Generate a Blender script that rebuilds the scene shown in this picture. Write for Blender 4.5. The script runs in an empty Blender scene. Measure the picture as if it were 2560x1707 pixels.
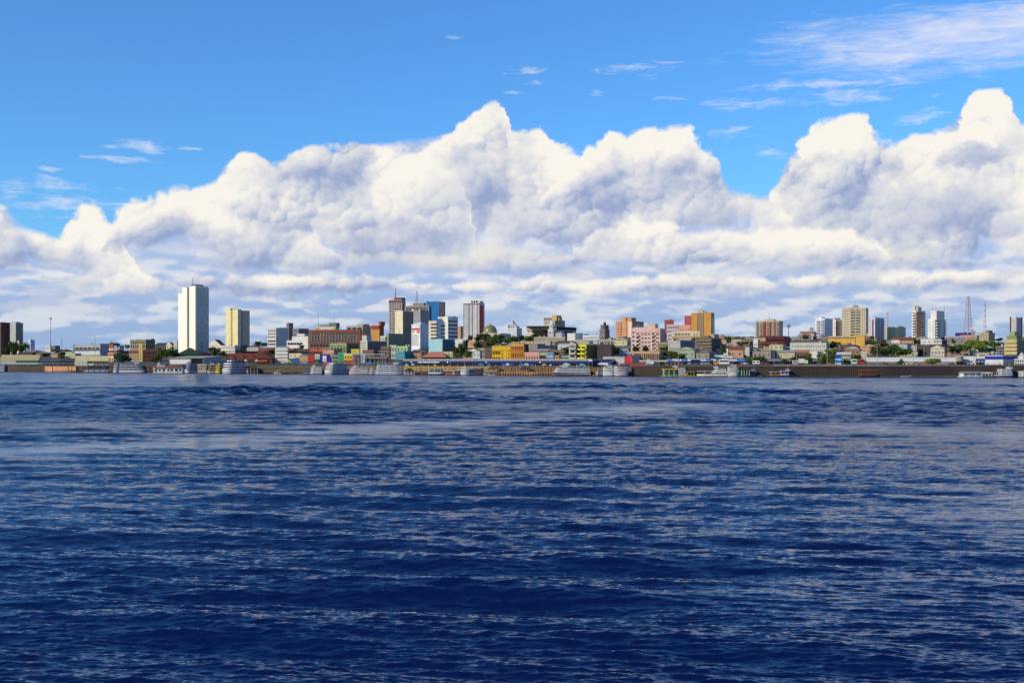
import bpy, math, random
import numpy as np
from math import radians, sin, cos, tan, atan, atan2, pi, sqrt, floor, hypot
from mathutils import Vector, Matrix

random.seed(7)
scene = bpy.context.scene
COL = scene.collection

# ------------------------------------------------------------------ camera
F = 3015.0                 # focal length of the photograph in its own pixels
CAMZ = 8.0                 # eye height on the upper deck of a boat
HY = 907.0                 # pixel row of the horizon
cam_data = bpy.data.cameras.new("camera")
cam = bpy.data.objects.new("camera", cam_data)
COL.objects.link(cam)
cam.location = (0, 0, CAMZ)
cam.rotation_euler = (radians(90), 0, 0)
cam_data.sensor_width = 36
cam_data.lens = 36 * F / 2560
cam_data.shift_y = (HY - 853.5) / 2560
cam_data.clip_start = 0.5
cam_data.clip_end = 60000
scene.camera = cam

# ------------------------------------------------------------------ light
SUN_DIR = Vector((-0.78, -0.46, 0.46)).normalized()     # from the town towards the sun
sun_data = bpy.data.lights.new("sun", 'SUN')
sun_data.energy = 4.0
sun_data.angle = radians(0.5)
sun_data.color = (1.0, 0.87, 0.64)
sun = bpy.data.objects.new("sun", sun_data)
COL.objects.link(sun)
sun.rotation_euler = SUN_DIR.to_track_quat('Z', 'Y').to_euler()
scene.view_settings.view_transform = 'Standard'
scene.view_settings.look = 'None'
scene.view_settings.exposure = 0.0
scene.view_settings.gamma = 1.0
scene.render.engine = 'CYCLES'
scene.cycles.max_bounces = 6
scene.cycles.use_denoising = True

# ------------------------------------------------------------------ world: sky and clouds
world = bpy.data.worlds.new("World")
scene.world = world
world.use_nodes = True
world.cycles.sampling_method = 'MANUAL'
world.cycles.sample_map_resolution = 512
WT = world.node_tree
for n in list(WT.nodes):
    WT.nodes.remove(n)

class S:
    """a socket with arithmetic: writes Math nodes"""
    def __init__(s, tree, sock):
        s.t = tree; s.s = sock
    def _m(s, op, *a, clamp=False):
        n = s.t.nodes.new('ShaderNodeMath'); n.operation = op; n.use_clamp = clamp
        for i, v in enumerate((s,) + a):
            if isinstance(v, S): s.t.links.new(v.s, n.inputs[i])
            else: n.inputs[i].default_value = v
        return S(s.t, n.outputs[0])
    def __add__(s, o): return s._m('ADD', o)
    __radd__ = __add__
    def __sub__(s, o): return s._m('SUBTRACT', o)
    def __rsub__(s, o): return (s * -1.0) + o
    def __mul__(s, o): return s._m('MULTIPLY', o)
    __rmul__ = __mul__
    def __truediv__(s, o): return s._m('DIVIDE', o)
    def min(s, o): return s._m('MINIMUM', o)
    def max(s, o): return s._m('MAXIMUM', o)
    def smin(s, o, k): return s._m('SMOOTH_MIN', o, k)
    def pow(s, o): return s._m('POWER', o)
    def clamp(s): return s._m('ADD', 0.0, clamp=True)
    def ss(s, a, b, c=0.0, d=1.0):
        n = s.t.nodes.new('ShaderNodeMapRange'); n.interpolation_type = 'SMOOTHSTEP'
        s.t.links.new(s.s, n.inputs[0])
        for i, v in enumerate((a, b, c, d)):
            if isinstance(v, S): s.t.links.new(v.s, n.inputs[i + 1])
            else: n.inputs[i + 1].default_value = v
        return S(s.t, n.outputs[0])

def vec(t, x, y, z=0.0):
    n = t.nodes.new('ShaderNodeCombineXYZ')
    for i, v in enumerate((x, y, z)):
        if isinstance(v, S): t.links.new(v.s, n.inputs[i])
        else: n.inputs[i].default_value = v
    return S(t, n.outputs[0])

def noise(t, v, scale, detail=4, rough=0.55, dist=0.0, dim='3D', color=False):
    n = t.nodes.new('ShaderNodeTexNoise'); n.noise_dimensions = dim
    t.links.new(v.s, n.inputs['Vector'])
    n.inputs['Scale'].default_value = scale; n.inputs['Detail'].default_value = detail
    n.inputs['Roughness'].default_value = rough; n.inputs['Distortion'].default_value = dist
    return S(t, n.outputs[1 if color else 0])

def voro(t, v, scale, detail=3, rough=0.5, smooth=0.6):
    n = t.nodes.new('ShaderNodeTexVoronoi'); n.voronoi_dimensions = '2D'; n.feature = 'SMOOTH_F1'
    t.links.new(v.s, n.inputs['Vector'])
    n.inputs['Scale'].default_value = scale; n.inputs['Detail'].default_value = detail
    n.inputs['Roughness'].default_value = rough; n.inputs['Smoothness'].default_value = smooth
    n.inputs['Lacunarity'].default_value = 2.3
    return S(t, n.outputs['Distance'])

def mixc(t, f, a, b):
    n = t.nodes.new('ShaderNodeMix'); n.data_type = 'RGBA'; n.clamp_factor = True
    if isinstance(f, S): t.links.new(f.s, n.inputs['Factor'])
    else: n.inputs['Factor'].default_value = f
    for k, v in (('A', a), ('B', b)):
        sock = [i for i in n.inputs if i.name == k and i.type == 'RGBA'][0]
        if isinstance(v, S): t.links.new(v.s, sock)
        else: sock.default_value = (v[0], v[1], v[2], 1)
    out = [o for o in n.outputs if o.type == 'RGBA'][0]
    return S(t, out)

U0, U1, VMAX = -0.5, 0.5, 0.36
def uv_of(x, y):
    """a direction in the sky: (azimuth, rise) of a point of the photographed cloud bank, 2352-wide survey grid"""
    X = x * 2560 / 2352 - 1280; Y = HY - y * 2560 / 2352
    a = atan(X / F)
    return a, Y / F * cos(a)

def curve(t, u, pts):
    n = t.nodes.new('ShaderNodeFloatCurve')
    c = n.mapping.curves[0]
    P = sorted(uv_of(*p) for p in pts)
    P = [((a - U0) / (U1 - U0), max(0.0, min(1.0, b / VMAX))) for a, b in P]
    while len(c.points) < len(P): c.points.new(0.5, 0.5)
    for q, (a, b) in zip(c.points, P):
        q.location = (a, b)
    for q in c.points: q.handle_type = 'AUTO'
    n.mapping.extend = 'HORIZONTAL'
    n.mapping.update()
    t.links.new(u.s, n.inputs['Value'])
    return S(t, n.outputs[0])

def build_sky():
    t = WT
    tc = t.nodes.new('ShaderNodeTexCoord')
    sx = t.nodes.new('ShaderNodeSeparateXYZ'); t.links.new(tc.outputs['Generated'], sx.inputs[0])
    dx, dy, dz = (S(t, sx.outputs[i]) for i in range(3))
    az = dx._m('ARCTAN2', dy)
    hyp = (dx * dx + dy * dy)._m('SQRT').max(0.02)
    v = dz / hyp
    # slow warp so that outlines fray
    P0 = vec(t, az, v)
    wn = noise(t, P0, 16, 5, 0.55, color=True)
    sw = t.nodes.new('ShaderNodeSeparateColor'); t.links.new(wn.s, sw.inputs[0])
    wx = (S(t, sw.outputs[0]) - 0.5); wy = (S(t, sw.outputs[1]) - 0.5)
    wn2 = noise(t, P0, 75, 4, 0.6, color=True)
    sw2 = t.nodes.new('ShaderNodeSeparateColor'); t.links.new(wn2.s, sw2.inputs[0])
    wx = wx * 0.040 + (S(t, sw2.outputs[0]) - 0.5) * 0.014
    wy = wy * 0.030 + (S(t, sw2.outputs[1]) - 0.5) * 0.012
    au = az + wx; av = v + wy
    # billows: three sizes of puff; relief is read at the point and a little nearer the sun
    LX, LY = -0.72, 0.69
    def puff(scale, smooth=None, seed=0.0):
        p = vec(t, au + seed, av * 1.2, 0.0)
        n = t.nodes.new('ShaderNodeTexVoronoi'); n.voronoi_dimensions = '2D'; n.feature = 'F1'
        if smooth is not None:
            n.feature = 'SMOOTH_F1'; n.inputs['Smoothness'].default_value = smooth
        n.inputs['Scale'].default_value = scale; n.inputs['Detail'].default_value = 0
        t.links.new(p.s, n.inputs['Vector'])
        d = S(t, n.outputs['Distance'])
        df = t.nodes.new('ShaderNodeVectorMath'); df.operation = 'SUBTRACT'
        t.links.new(p.s, df.inputs[0]); t.links.new(n.outputs['Position'], df.inputs[1])
        sp = t.nodes.new('ShaderNodeSeparateXYZ'); t.links.new(df.outputs[0], sp.inputs[0])
        l = (S(t, sp.outputs[0]) * (LX * scale) + S(t, sp.outputs[1]) * (LY * scale))
        return 1.0 - d * d, l
    h0, l0 = puff(11, 0.6)
    h1, l1 = puff(32, 0.6, 0.31)
    h2, l2 = puff(85, 0.5, 0.77)
    b0 = h0 * 0.55 + h1 * 0.3 + h2 * 0.15
    md = noise(t, vec(t, az, v * 1.4, 1.7), 14, 2, 0.5).ss(0.36, 0.66, 0.25, 1.35)
    md2 = noise(t, vec(t, az, v * 1.4, 5.7), 20, 2, 0.5).ss(0.38, 0.66, 0.2, 1.5)
    rel = (l0 * 0.72 + l1 * 0.42 * md + l2 * 0.26 * md2) * -1.0
    big_n = noise(t, vec(t, az, v * 1.3, 0.4), 9, 2, 0.5)
    fine = noise(t, vec(t, az, v), 110, 5, 0.6)
    un = (az - U0) / (U1 - U0)
    unw = (au - U0) / (U1 - U0)

    # ---- clear sky
    sky = t.nodes.new('ShaderNodeTexSky'); sky.sky_type = 'NISHITA'; sky.sun_disc = False
    sky.sun_elevation = math.asin(SUN_DIR.z)
    sky.sun_rotation = atan2(SUN_DIR.x, SUN_DIR.y)
    sky.altitude = 50; sky.air_density = 1.0; sky.dust_density = 0.35; sky.ozone_density = 2.5
    mm = t.nodes.new('ShaderNodeMix'); mm.data_type = 'RGBA'; mm.blend_type = 'MULTIPLY'; mm.inputs['Factor'].default_value = 1.0
    t.links.new(sky.outputs[0], mm.inputs[6]); mm.inputs[7].default_value = (*SKY_TINT, 1)
    out = S(t, mm.outputs[2])

    LIT = tuple(c / .15 for c in (.95, .915, .84)); LAV = tuple(c / .15 for c in (.62, .65, .74)); SH = tuple(c / .15 for c in (.31, .39, .62)); HAZ = tuple(c / .15 for c in (.36, .52, .78))
    # ---- thin high cloud
    def ell(cx, cy, rx, ry):
        a, b = uv_of(cx, cy); rx = rx * 1.0884 / F; ry = ry * 1.0884 / F
        q = ((az - a) / rx); w = ((v - b) / ry)
        return 1.0 - (q * q + w * w)
    cir = noise(t, vec(t, az * 1.0, v * 4.6), 9, 7, 0.62, 0.35)
    cir2 = noise(t, vec(t, az * 1.0, v * 5.0), 28, 6, 0.62, 0.5)
    big = ell(2230, 88, 500, 84)
    wis = cir * 0.55 + cir2 * 0.45
    a_big = (big * 0.55 + (wis - 0.5) * 2.3).ss(-0.12, 0.9, 0.0, 0.95)
    out = mixc(t, a_big, out, (5.0, 5.2, 6.2))
    sm = None
    for c in ((1485, 158, 105, 20), (1205, 162, 62, 11), (1222, 192, 30, 7), (1040, 84, 24, 7), (335, 336, 78, 17), (278, 366, 80, 9),
              (250, 338, 26, 7), (430, 340, 34, 8), (125, 388, 34, 7), (95, 430, 150, 24), (110, 470, 190, 26), (1890, 215, 230, 42), (1690, 235, 80, 20), (1370, 215, 24, 7),
              (1540, 228, 60, 6), (660, 198, 22, 5), (1765, 352, 46, 22), (1190, 214, 30, 6), (1690, 305, 60, 22), (2110, 268, 60, 20)):
        g = ell(*c)
        sm = g if sm is None else sm.max(g)
    a_sm = (sm * 0.42 + (cir2 - 0.5) * 2.8 + (fine - .5) * .5 - 0.05).ss(0.0, 0.95, 0.0, 0.72)
    out = mixc(t, a_sm, out, (4.8, 5.2, 6.2))

    # ---- pale distant decks above the horizon
    vs = (v + 0.02).max(0.0).pow(0.62)      # far cloud crowds together towards the horizon
    st = noise(t, vec(t, au * 1.0, vs * 1.15, 0.9), 10.5, 3.5, 0.52, 0.15)
    st1 = noise(t, vec(t, au - 0.006, vs * 1.15 + 0.016, 0.9), 10.5, 2.5, 0.5, 0.15)
    s2 = noise(t, vec(t, au * 1.0, vs * 1.9, 2.3), 19, 4, 0.55, 0.2); s3 = noise(t, vec(t, au - 0.004, vs * 1.9 + 0.014, 2.3), 19, 3, 0.55, 0.2)
    low = mixc(t, v.ss(0.0, 0.12), (2.1, 3.0, 4.6), (2.9, 3.7, 5.5))
    f_lit = ((st - 0.5) * 2.4 + (st - st1) * 5.5 + (s2 - 0.5) * 1.5 + (s2 - s3) * 4.0 + 0.42 + (fine - 0.5) * 0.22 - rel * 0.15).ss(-0.05, 1.1)
    low = mixc(t, f_lit, low, mixc(t, v.ss(0.0, 0.09), (3.7, 4.3, 5.2), (5.5, 5.5, 5.6)))

    def mass(out, top, bot, amp, w, kb, dark, shades=(), off=0.0, gain=1.0):
        T = curve(t, unw, top) * VMAX
        fr = T - v
        cov = fr
        if bot is not None:
            B = curve(t, unw, bot) * VMAX
            bb = (v - B)
            cov = fr.min(bb * kb)
        a = (cov + (b0 - 0.82 + off) * amp * 1.7 + wy * 0.9).ss(-w, w)
        # light: top and left of every puff catch the sun, the flat base stays in shade
        if bot is not None:
            hgt = (bb / (fr + bb).max(0.012)).clamp()
        else:
            hgt = (1.0 - fr * 5.5).clamp()
        lit = (dark - 0.13 + hgt * 0.78 + (big_n - 0.5) * 1.5 - rel * 0.76 * gain + (fine - 0.5) * 0.55 + (b0 - 0.7) * 0.9 + wx * 6.0).clamp()
        dk = lit * 0.0
        for (cx, cy, rx, ry, k) in shades:
            ca, cv = uv_of(cx, cy)
            q = (az + wx * 1.5 - ca) / (rx * 1.0884 / F); w_ = (v + wy * 1.5 - cv) / (ry * 1.0884 / F)
            f = (1.0 - (q * q + w_ * w_)).ss(-0.6, 0.9, 0.0, k)
            dk = dk.max(f)
        lit = lit * (1.0 - dk) + (0.30 - rel * 0.45 + (fine - 0.5) * 0.3) * dk
        lit = lit.clamp()
        c = mixc(t, lit.ss(0.0, 0.55), SH, LAV)
        c = mixc(t, lit.ss(0.35, 1.0), c, LIT)
        return mixc(t, a, out, c)

    top_all = [(-60, 440), (0, 452), (40, 490), (100, 520), (150, 545), (200, 482), (255, 520), (290, 482), (345, 462), (400, 440), (450, 420), (490, 405), (520, 368), (560, 355), (600, 358), (625, 378),
               (700, 352), (770, 345), (850, 325), (960, 318), (1030, 305), (1075, 278), (1110, 262), (1148, 240), (1165, 268), (1172, 310), (1200, 308), (1245, 305), (1275, 350), (1330, 375), (1350, 345), (1395, 340), (1412, 313), (1455, 318),
               (1500, 302), (1550, 300), (1605, 335), (1650, 365), (1680, 412), (1760, 432), (1790, 388), (1830, 332), (1875, 298), (1930, 270), (1990, 265), (2012, 312), (2100, 312), (2190, 275), (2212, 236), (2262, 214), (2318, 226), (2352, 300), (2420, 300)]
    back = mixc(t, ((st - 0.48) * 2.6 + (fine - .5) * 0.6 + 0.22 - rel * 1.2).ss(0.0, 1.2), (2.7, 3.5, 5.3), (5.6, 5.5, 5.7))
    back = mixc(t, v.ss(0.055, 0.115), low, back)
    T = curve(t, un, top_all) * VMAX
    a = (T - v + (b0 - 0.7) * 0.02 + wy * 0.5 - 0.005).ss(-0.004, 0.004)
    out = mixc(t, a, out, back)
    out = mixc(t, v.ss(0.035, 0.075, 1.0, 0.0), out, low)
    # rows of small far heaps, each on its own flat base
    for i, (yb, amp, fq, kk) in enumerate(((742, 40, 13, .5), (690, 56, 9, .75), (632, 60, 7.5, .9))):
        vb = uv_of(1176, yb)[1]; A = amp * 1.0884 / F
        rn = noise(t, vec(t, au + i * 3.7, 0.0, 0.0), fq, 4, 0.6)
        on = noise(t, vec(t, az + i * 1.9, 0.3, 0.0), fq * 0.45, 2, 0.5)
        base = vb + (on - 0.5) * A * 3.0
        bb = v - base
        hh = ((rn - 0.32) * 3.2).max(0.0) * A
        a = (hh - bb + (b0 - 0.7) * A * 0.8).ss(-A * 0.12, A * 0.22) * bb.ss(-A * 0.25, A * 0.1)
        lit = (bb / A * 0.85 - rel * 0.5 + (on - 0.5) * 2.2 + 0.12 + (fine - 0.5) * 0.5).clamp()
        k = i / 2.0
        sh = tuple(HAZ[j] * (1 - k) + SH[j] * k * 1.1 for j in range(3)); li = tuple((1 - k) * (LAV[j]) + k * (LIT[j] * 0.86) for j in range(3))
        c = mixc(t, lit.ss(0.0, 0.9), sh, li)
        out = mixc(t, a * (on.ss(0.44, 0.56) * kk), out, c)
    for m in MASSES:
        out = mass(out, *m)
    bg = t.nodes.new('ShaderNodeBackground'); t.links.new(out.s, bg.inputs[0]); bg.inputs[1].default_value = 0.15
    wo = t.nodes.new('ShaderNodeOutputWorld'); t.links.new(bg.outputs[0], wo.inputs[0])

SKY_TINT = (0.39, 0.79, 1.20)
# cloud masses, far to near: top outline, flat base, fray, edge softness, base sharpness, own light
MASSES = [
    # leftmost heaps
    ([(-60, 440), (0, 455), (40, 492), (100, 525), (140, 540), (175, 492), (208, 482), (240, 500), (275, 540), (310, 600), (360, 640)], [(-60, 632), (150, 628), (260, 660), (330, 660)], .024, .0032, 1.0, .30),
    # heap left of centre
    ([(200, 660), (250, 560), (285, 500), (345, 462), (400, 440), (490, 405), (560, 420), (640, 470), (760, 560), (860, 700)], [(240, 560), (400, 560), (600, 600), (860, 620)], .026, .0045, .8, .2, ((430, 540, 150, 30, .4), (700, 540, 100, 60, .4))),
    # right wall
    ([(1700, 700), (1765, 450), (1790, 388), (1830, 334), (1875, 300), (1930, 273), (1990, 268), (2012, 312), (2100, 316), (2190, 278), (2212, 240), (2262, 216), (2318, 228), (2352, 300), (2420, 300)], [(1700, 560), (1900, 560), (2352, 575), (2420, 575)], .026, .0032, .8, .28, ((2090, 480, 190, 60, .75), (2250, 350, 80, 26, .9), (2085, 415, 30, 16, .6), (2210, 430, 40, 16, .6), (1900, 520, 130, 60, .4), (2330, 520, 90, 60, .5), (2330, 320, 40, 50, .5))),
    # central tower with its spur
    ([(900, 700), (960, 360), (1030, 308), (1075, 280), (1110, 262), (1148, 240), (1165, 268), (1172, 312), (1200, 308), (1245, 306), (1275, 352), (1330, 378), (1400, 420), (1500, 560), (1560, 700)], [(900, 520), (1150, 540), (1300, 560), (1560, 560)], .024, .0032, .9, .25, ((1230, 500, 120, 60, .5), (1090, 330, 40, 20, .5))),
    # heap right of centre
    ([(1180, 700), (1260, 430), (1330, 378), (1350, 348), (1395, 342), (1412, 315), (1455, 320), (1500, 303), (1550, 302), (1605, 336), (1650, 368), (1680, 415), (1760, 436), (1810, 480), (1850, 640)], [(1180, 470), (1400, 500), (1640, 520), (1850, 518)], .024, .0032, 1.0, .26, ((1700, 470, 130, 50, .5), (1400, 490, 200, 34, .4))),
    # great heap left of centre
    ([(440, 700), (500, 410), (520, 370), (560, 357), (600, 360), (625, 380), (700, 354), (770, 348), (850, 332), (940, 345), (1000, 372), (1050, 420), (1075, 480), (1085, 560), (1120, 620), (1180, 660)], [(440, 440), (560, 500), (700, 540), (850, 590), (1000, 606), (1120, 604), (1180, 604)], .024, .0032, 1.0, .26, ((1035, 470, 60, 90, .5), (960, 560, 190, 55, .75), (760, 540, 120, 60, .5))),
    # low row on the right
    ([(1290, 700), (1340, 540), (1390, 508), (1500, 516), (1640, 530), (1800, 528), (1950, 540), (2040, 640)], [(1290, 600), (1500, 606), (2040, 606)], .018, .0034, .9, .22),
]
build_sky()

# ------------------------------------------------------------------ where things stand
ZO = dict(A=0, B=320, C=640, D=960, E=1280, F=1600, G=1920, H=2230)   # survey sheets
ZS = 1725 / 330.0
def PX(z, x): return ZO[z] + x / ZS
def PY(y): return 660 + y / ZS
_wl = [(-400, 926.5), (0, 928.8), (640, 933.6), (960, 936.0), (1280, 938.4), (1600, 940.0), (1920, 941.0), (2560, 942.6), (2960, 943.2)]
def lerp_tab(tab, x):
    if x <= tab[0][0]: return tab[0][1]
    for (a, va), (b, vb) in zip(tab, tab[1:]):
        if x <= b: return va + (vb - va) * (x - a) / (b - a)
    return tab[-1][1]
def shoreY(px): return CAMZ * F / (lerp_tab(_wl, px) - HY)
_q = [(0, 5.0), (560, 5.0), (960, 4.8), (1560, 4.8), (1640, 6.0), (2560, 6.2)]
_m = [(0, .50), (400, .62), (700, .8), (1000, 1.0), (2050, 1.0), (2300, .85), (2560, .8)]
_prof = [(-30, -4), (-1, -3.0), (1.5, 0.0), (26, 0.2), (45, 2.0), (60, 3.5), (120, 6.5), (200, 12), (350, 20), (550, 28), (900, 34), (1600, 30)]
_e = [(625, 1.6), (655, 10.4), (1572, 10.4), (1592, 1.6)]
def terr(px, d):
    e = lerp_tab(_e, px)
    d = d - (e - 1.6) if d < e + 4 else max(d - (e - 1.6), 5.6)
    q = lerp_tab(_q, px); v = lerp_tab(_prof, d)
    if d < 1.5: return -3 + (q + 3) * max(0.0, min(1.0, (d + 1) / 2.5))
    return q + v * lerp_tab(_m, px)
def XY(px, d):
    Y = shoreY(px) + d
    return (px - 1280) / F * Y, Y
def zat(py, Y): return CAMZ + (HY - py) / F * Y
def d_of(px, py):
    """how far behind the waterline the ground is seen at that row"""
    best = 3
    for i in range(3, 900, 3):
        Y = shoreY(px) + i
        p = HY - (terr(px, i) - CAMZ) * F / Y
        if p <= py: return i
    return 900

# ------------------------------------------------------------------ materials
def lin(c):
    c = c / 255.0
    return c / 12.92 if c <= 0.04045 else ((c + 0.055) / 1.055) ** 2.4
_mats = {}
def base_mat(name):
    m = bpy.data.materials.new(name); m.use_nodes = True
    t = m.node_tree; p = t.nodes['Principled BSDF']
    return m, t, p
def mat(rgb, rough=.75, kind='wall', metal=0.0):
    """painted, weathered wall; kind: wall / roof / plain / cloth"""
    key = (tuple(rgb), rough, kind, metal)
    if key in _mats: return _mats[key]
    m, t, p = base_mat(kind + "_paint")
    mean = sum(rgb) / 3; c = [lin((v * .86 + mean * .14) * .97) for v in rgb]
    g = t.nodes.new('ShaderNodeNewGeometry'); P = S(t, g.outputs['Position'])
    if kind == 'plain':
        p.inputs['Base Color'].default_value = (*c, 1)
    else:
        mp = t.nodes.new('ShaderNodeMapping'); t.links.new(P.s, mp.inputs[0])
        st = dict(wall=(1.1, 1.1, .22), roof=(.9, .9, .9), cloth=(.8, .8, .8), concrete=(1.3, 1.3, .3))[kind]
        mp.inputs['Scale'].default_value = st
        n1 = noise(t, S(t, mp.outputs[0]), .8, 5, .65)
        n2 = noise(t, P, .11, 3, .6)
        amt = dict(wall=.58, roof=.7, cloth=.22, concrete=.95)[kind]
        f = ((n1 - .42) * 2.2 + (n2 - .5) * 1.3).clamp() * amt
        dirt = (c[0] * .38 + .012, c[1] * .36 + .010, c[2] * .34 + .008)
        col = mixc(t, f, c, dirt)
        t.links.new(col.s, p.inputs['Base Color'])
    p.inputs['Roughness'].default_value = rough; p.inputs['Metallic'].default_value = metal
    p.inputs['Specular IOR Level'].default_value = .25
    _mats[key] = m
    return m
def glass(rgb=(28, 34, 44), rough=.15):
    key = ('glass', rgb, rough)
    if key in _mats: return _mats[key]
    m, t, p = base_mat("window_glass")
    p.inputs['Base Color'].default_value = (*[lin(v) for v in rgb], 1)
    p.inputs['Roughness'].default_value = rough
    p.inputs['Specular IOR Level'].default_value = .28
    _mats[key] = m
    return m
def curtain(rgb, line, sx, sz, rough=.08):
    m, t, p = base_mat("curtain_wall")
    g = t.nodes.new('ShaderNodeTexCoord')
    br = t.nodes.new('ShaderNodeTexBrick'); br.offset = 0
    mp = t.nodes.new('ShaderNodeMapping'); mp.inputs['Rotation'].default_value = (radians(90), 0, 0)
    sep = t.nodes.new('ShaderNodeSeparateXYZ'); t.links.new(g.outputs['Object'], sep.inputs[0])
    v = vec(t, S(t, sep.outputs[0]) + S(t, sep.outputs[1]), S(t, sep.outputs[2]))
    t.links.new(v.s, br.inputs['Vector'])
    br.inputs['Color1'].default_value = (*[lin(c) for c in rgb], 1)
    br.inputs['Color2'].default_value = (*[lin(c * .8) for c in rgb], 1)
    br.inputs['Mortar'].default_value = (*[lin(c) for c in line], 1)
    br.inputs['Scale'].default_value = 1; br.inputs['Mortar Size'].default_value = .14
    br.inputs['Brick Width'].default_value = sx; br.inputs['Row Height'].default_value = sz
    t.links.new(br.outputs['Color'], p.inputs['Base Color'])
    p.inputs['Roughness'].default_value = rough; p.inputs['Specular IOR Level'].default_value = .9
    return m

# ------------------------------------------------------------------ mesh building
class MB:
    def __init__(s): s.v = []; s.f = []; s.mi = []; s.mats = []
    def m(s, mt):
        if mt not in s.mats: s.mats.append(mt)
        return s.mats.index(mt)
    def add(s, vs, fs, mt):
        o = len(s.v); k = s.m(mt)
        s.v += [tuple(p) for p in vs]; s.f += [tuple(i + o for i in f) for f in fs]; s.mi += [k] * len(fs)
        return s
    def box(s, x0, x1, y0, y1, z0, z1, mt):
        vs = [(x, y, z) for z in (z0, z1) for (x, y) in ((x0, y0), (x1, y0), (x1, y1), (x0, y1))]
        return s.add(vs, [(0, 3, 2, 1), (4, 5, 6, 7), (0, 1, 5, 4), (1, 2, 6, 5), (2, 3, 7, 6), (3, 0, 4, 7)], mt)
    def prism(s, pts, z0, z1, mt, pts2=None):
        n = len(pts); q = pts2 or pts
        vs = [(x, y, z0) for x, y in pts] + [(x, y, z1) for x, y in q]
        fs = [tuple(range(n))[::-1], tuple(range(n, 2 * n))] + [(i, (i + 1) % n, n + (i + 1) % n, n + i) for i in range(n)]
        return s.add(vs, fs, mt)
    def cyl(s, p0, p1, r0, r1, n, mt):
        p0 = Vector(p0); p1 = Vector(p1); ax = (p1 - p0).normalized()
        a = ax.orthogonal().normalized(); b = ax.cross(a)
        vs = []
        for p, r in ((p0, r0), (p1, r1)):
            for i in range(n):
                t = 2 * pi * i / n; vs.append(p + a * (r * cos(t)) + b * (r * sin(t)))
        fs = [(i, (i + 1) % n, n + (i + 1) % n, n + i) for i in range(n)] + [tuple(range(n))[::-1], tuple(range(n, 2 * n))]
        return s.add(vs, fs, mt)
    def gable(s, x0, x1, y0, y1, z0, h, mt, along='x', t=.25, end=None):
        """pitched roof over a rectangle; ridge along x or y"""
        if along == 'x':
            ym = (y0 + y1) / 2
            vs = [(x0, y0, z0), (x1, y0, z0), (x1, y1, z0), (x0, y1, z0), (x0, ym, z0 + h), (x1, ym, z0 + h)]
            sl, en = [(0, 1, 5, 4), (2, 3, 4, 5)], [(3, 0, 4), (1, 2, 5)]
        else:
            xm = (x0 + x1) / 2
            vs = [(x0, y0, z0), (x1, y0, z0), (x1, y1, z0), (x0, y1, z0), (xm, y0, z0 + h), (xm, y1, z0 + h)]
            sl, en = [(3, 0, 4, 5), (1, 2, 5, 4)], [(0, 1, 4), (2, 3, 5)]
        s.add(vs, sl + [(0, 3, 2, 1)], mt); s.add(vs, en, end or mt)
        return s
    def hip(s, x0, x1, y0, y1, z0, h, mt):
        w, d = x1 - x0, y1 - y0; k = min(w, d) / 2
        if w >= d: r = [(x0 + k, (y0 + y1) / 2, z0 + h), (x1 - k, (y0 + y1) / 2, z0 + h)]
        else: r = [((x0 + x1) / 2, y0 + k, z0 + h), ((x0 + x1) / 2, y1 - k, z0 + h)]
        vs = [(x0, y0, z0), (x1, y0, z0), (x1, y1, z0), (x0, y1, z0)] + r
        if w >= d: fs = [(0, 1, 5, 4), (2, 3, 4, 5), (3, 0, 4), (1, 2, 5), (0, 3, 2, 1)]
        else: fs = [(0, 1, 4), (1, 2, 5, 4), (2, 3, 5), (3, 0, 4, 5), (0, 3, 2, 1)]
        return s.add(vs, fs, mt)
    def dome(s, cx, cy, z0, r, h, mt, n=24, k=8, pw=1.0):
        vs = []; fs = []
        for j in range(k + 1):
            t = pi / 2 * j / k; rr = r * cos(t) ** pw if j < k else 0.02
            for i in range(n): vs.append((cx + rr * cos(2 * pi * i / n), cy + rr * sin(2 * pi * i / n), z0 + h * sin(t)))
        for j in range(k):
            for i in range(n): fs.append((j * n + i, j * n + (i + 1) % n, (j + 1) * n + (i + 1) % n, (j + 1) * n + i))
        return s.add(vs, fs, mt)
    def mesh(s, name):
        me = bpy.data.meshes.new(name)
        me.from_pydata(s.v, [], s.f)
        for mt in s.mats: me.materials.append(mt)
        me.polygons.foreach_set('material_index', s.mi)
        me.update()
        return me
    def obj(s, name, parent=None, loc=None, rz=None):
        o = bpy.data.objects.new(name, s.mesh(name)); COL.objects.link(o)
        if parent: o.parent = parent
        if loc: o.location = loc
        if rz is not None: o.rotation_euler = (0, 0, rz)
        return o

def thing(name, label, cat, loc, rz=0.0, group=None):
    o = bpy.data.objects.new(name, None); COL.objects.link(o)
    o.empty_display_size = 1
    o.location = loc; o.rotation_euler = (0, 0, rz)
    o['label'] = label; o['category'] = cat
    if group: o['group'] = group
    return o
def link(name, me, parent, loc, rz=0.0, scale=None):
    o = bpy.data.objects.new(name, me); COL.objects.link(o); o.parent = parent
    o.location = loc; o.rotation_euler = (0, 0, rz)
    if scale: o.scale = scale
    return o

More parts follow.
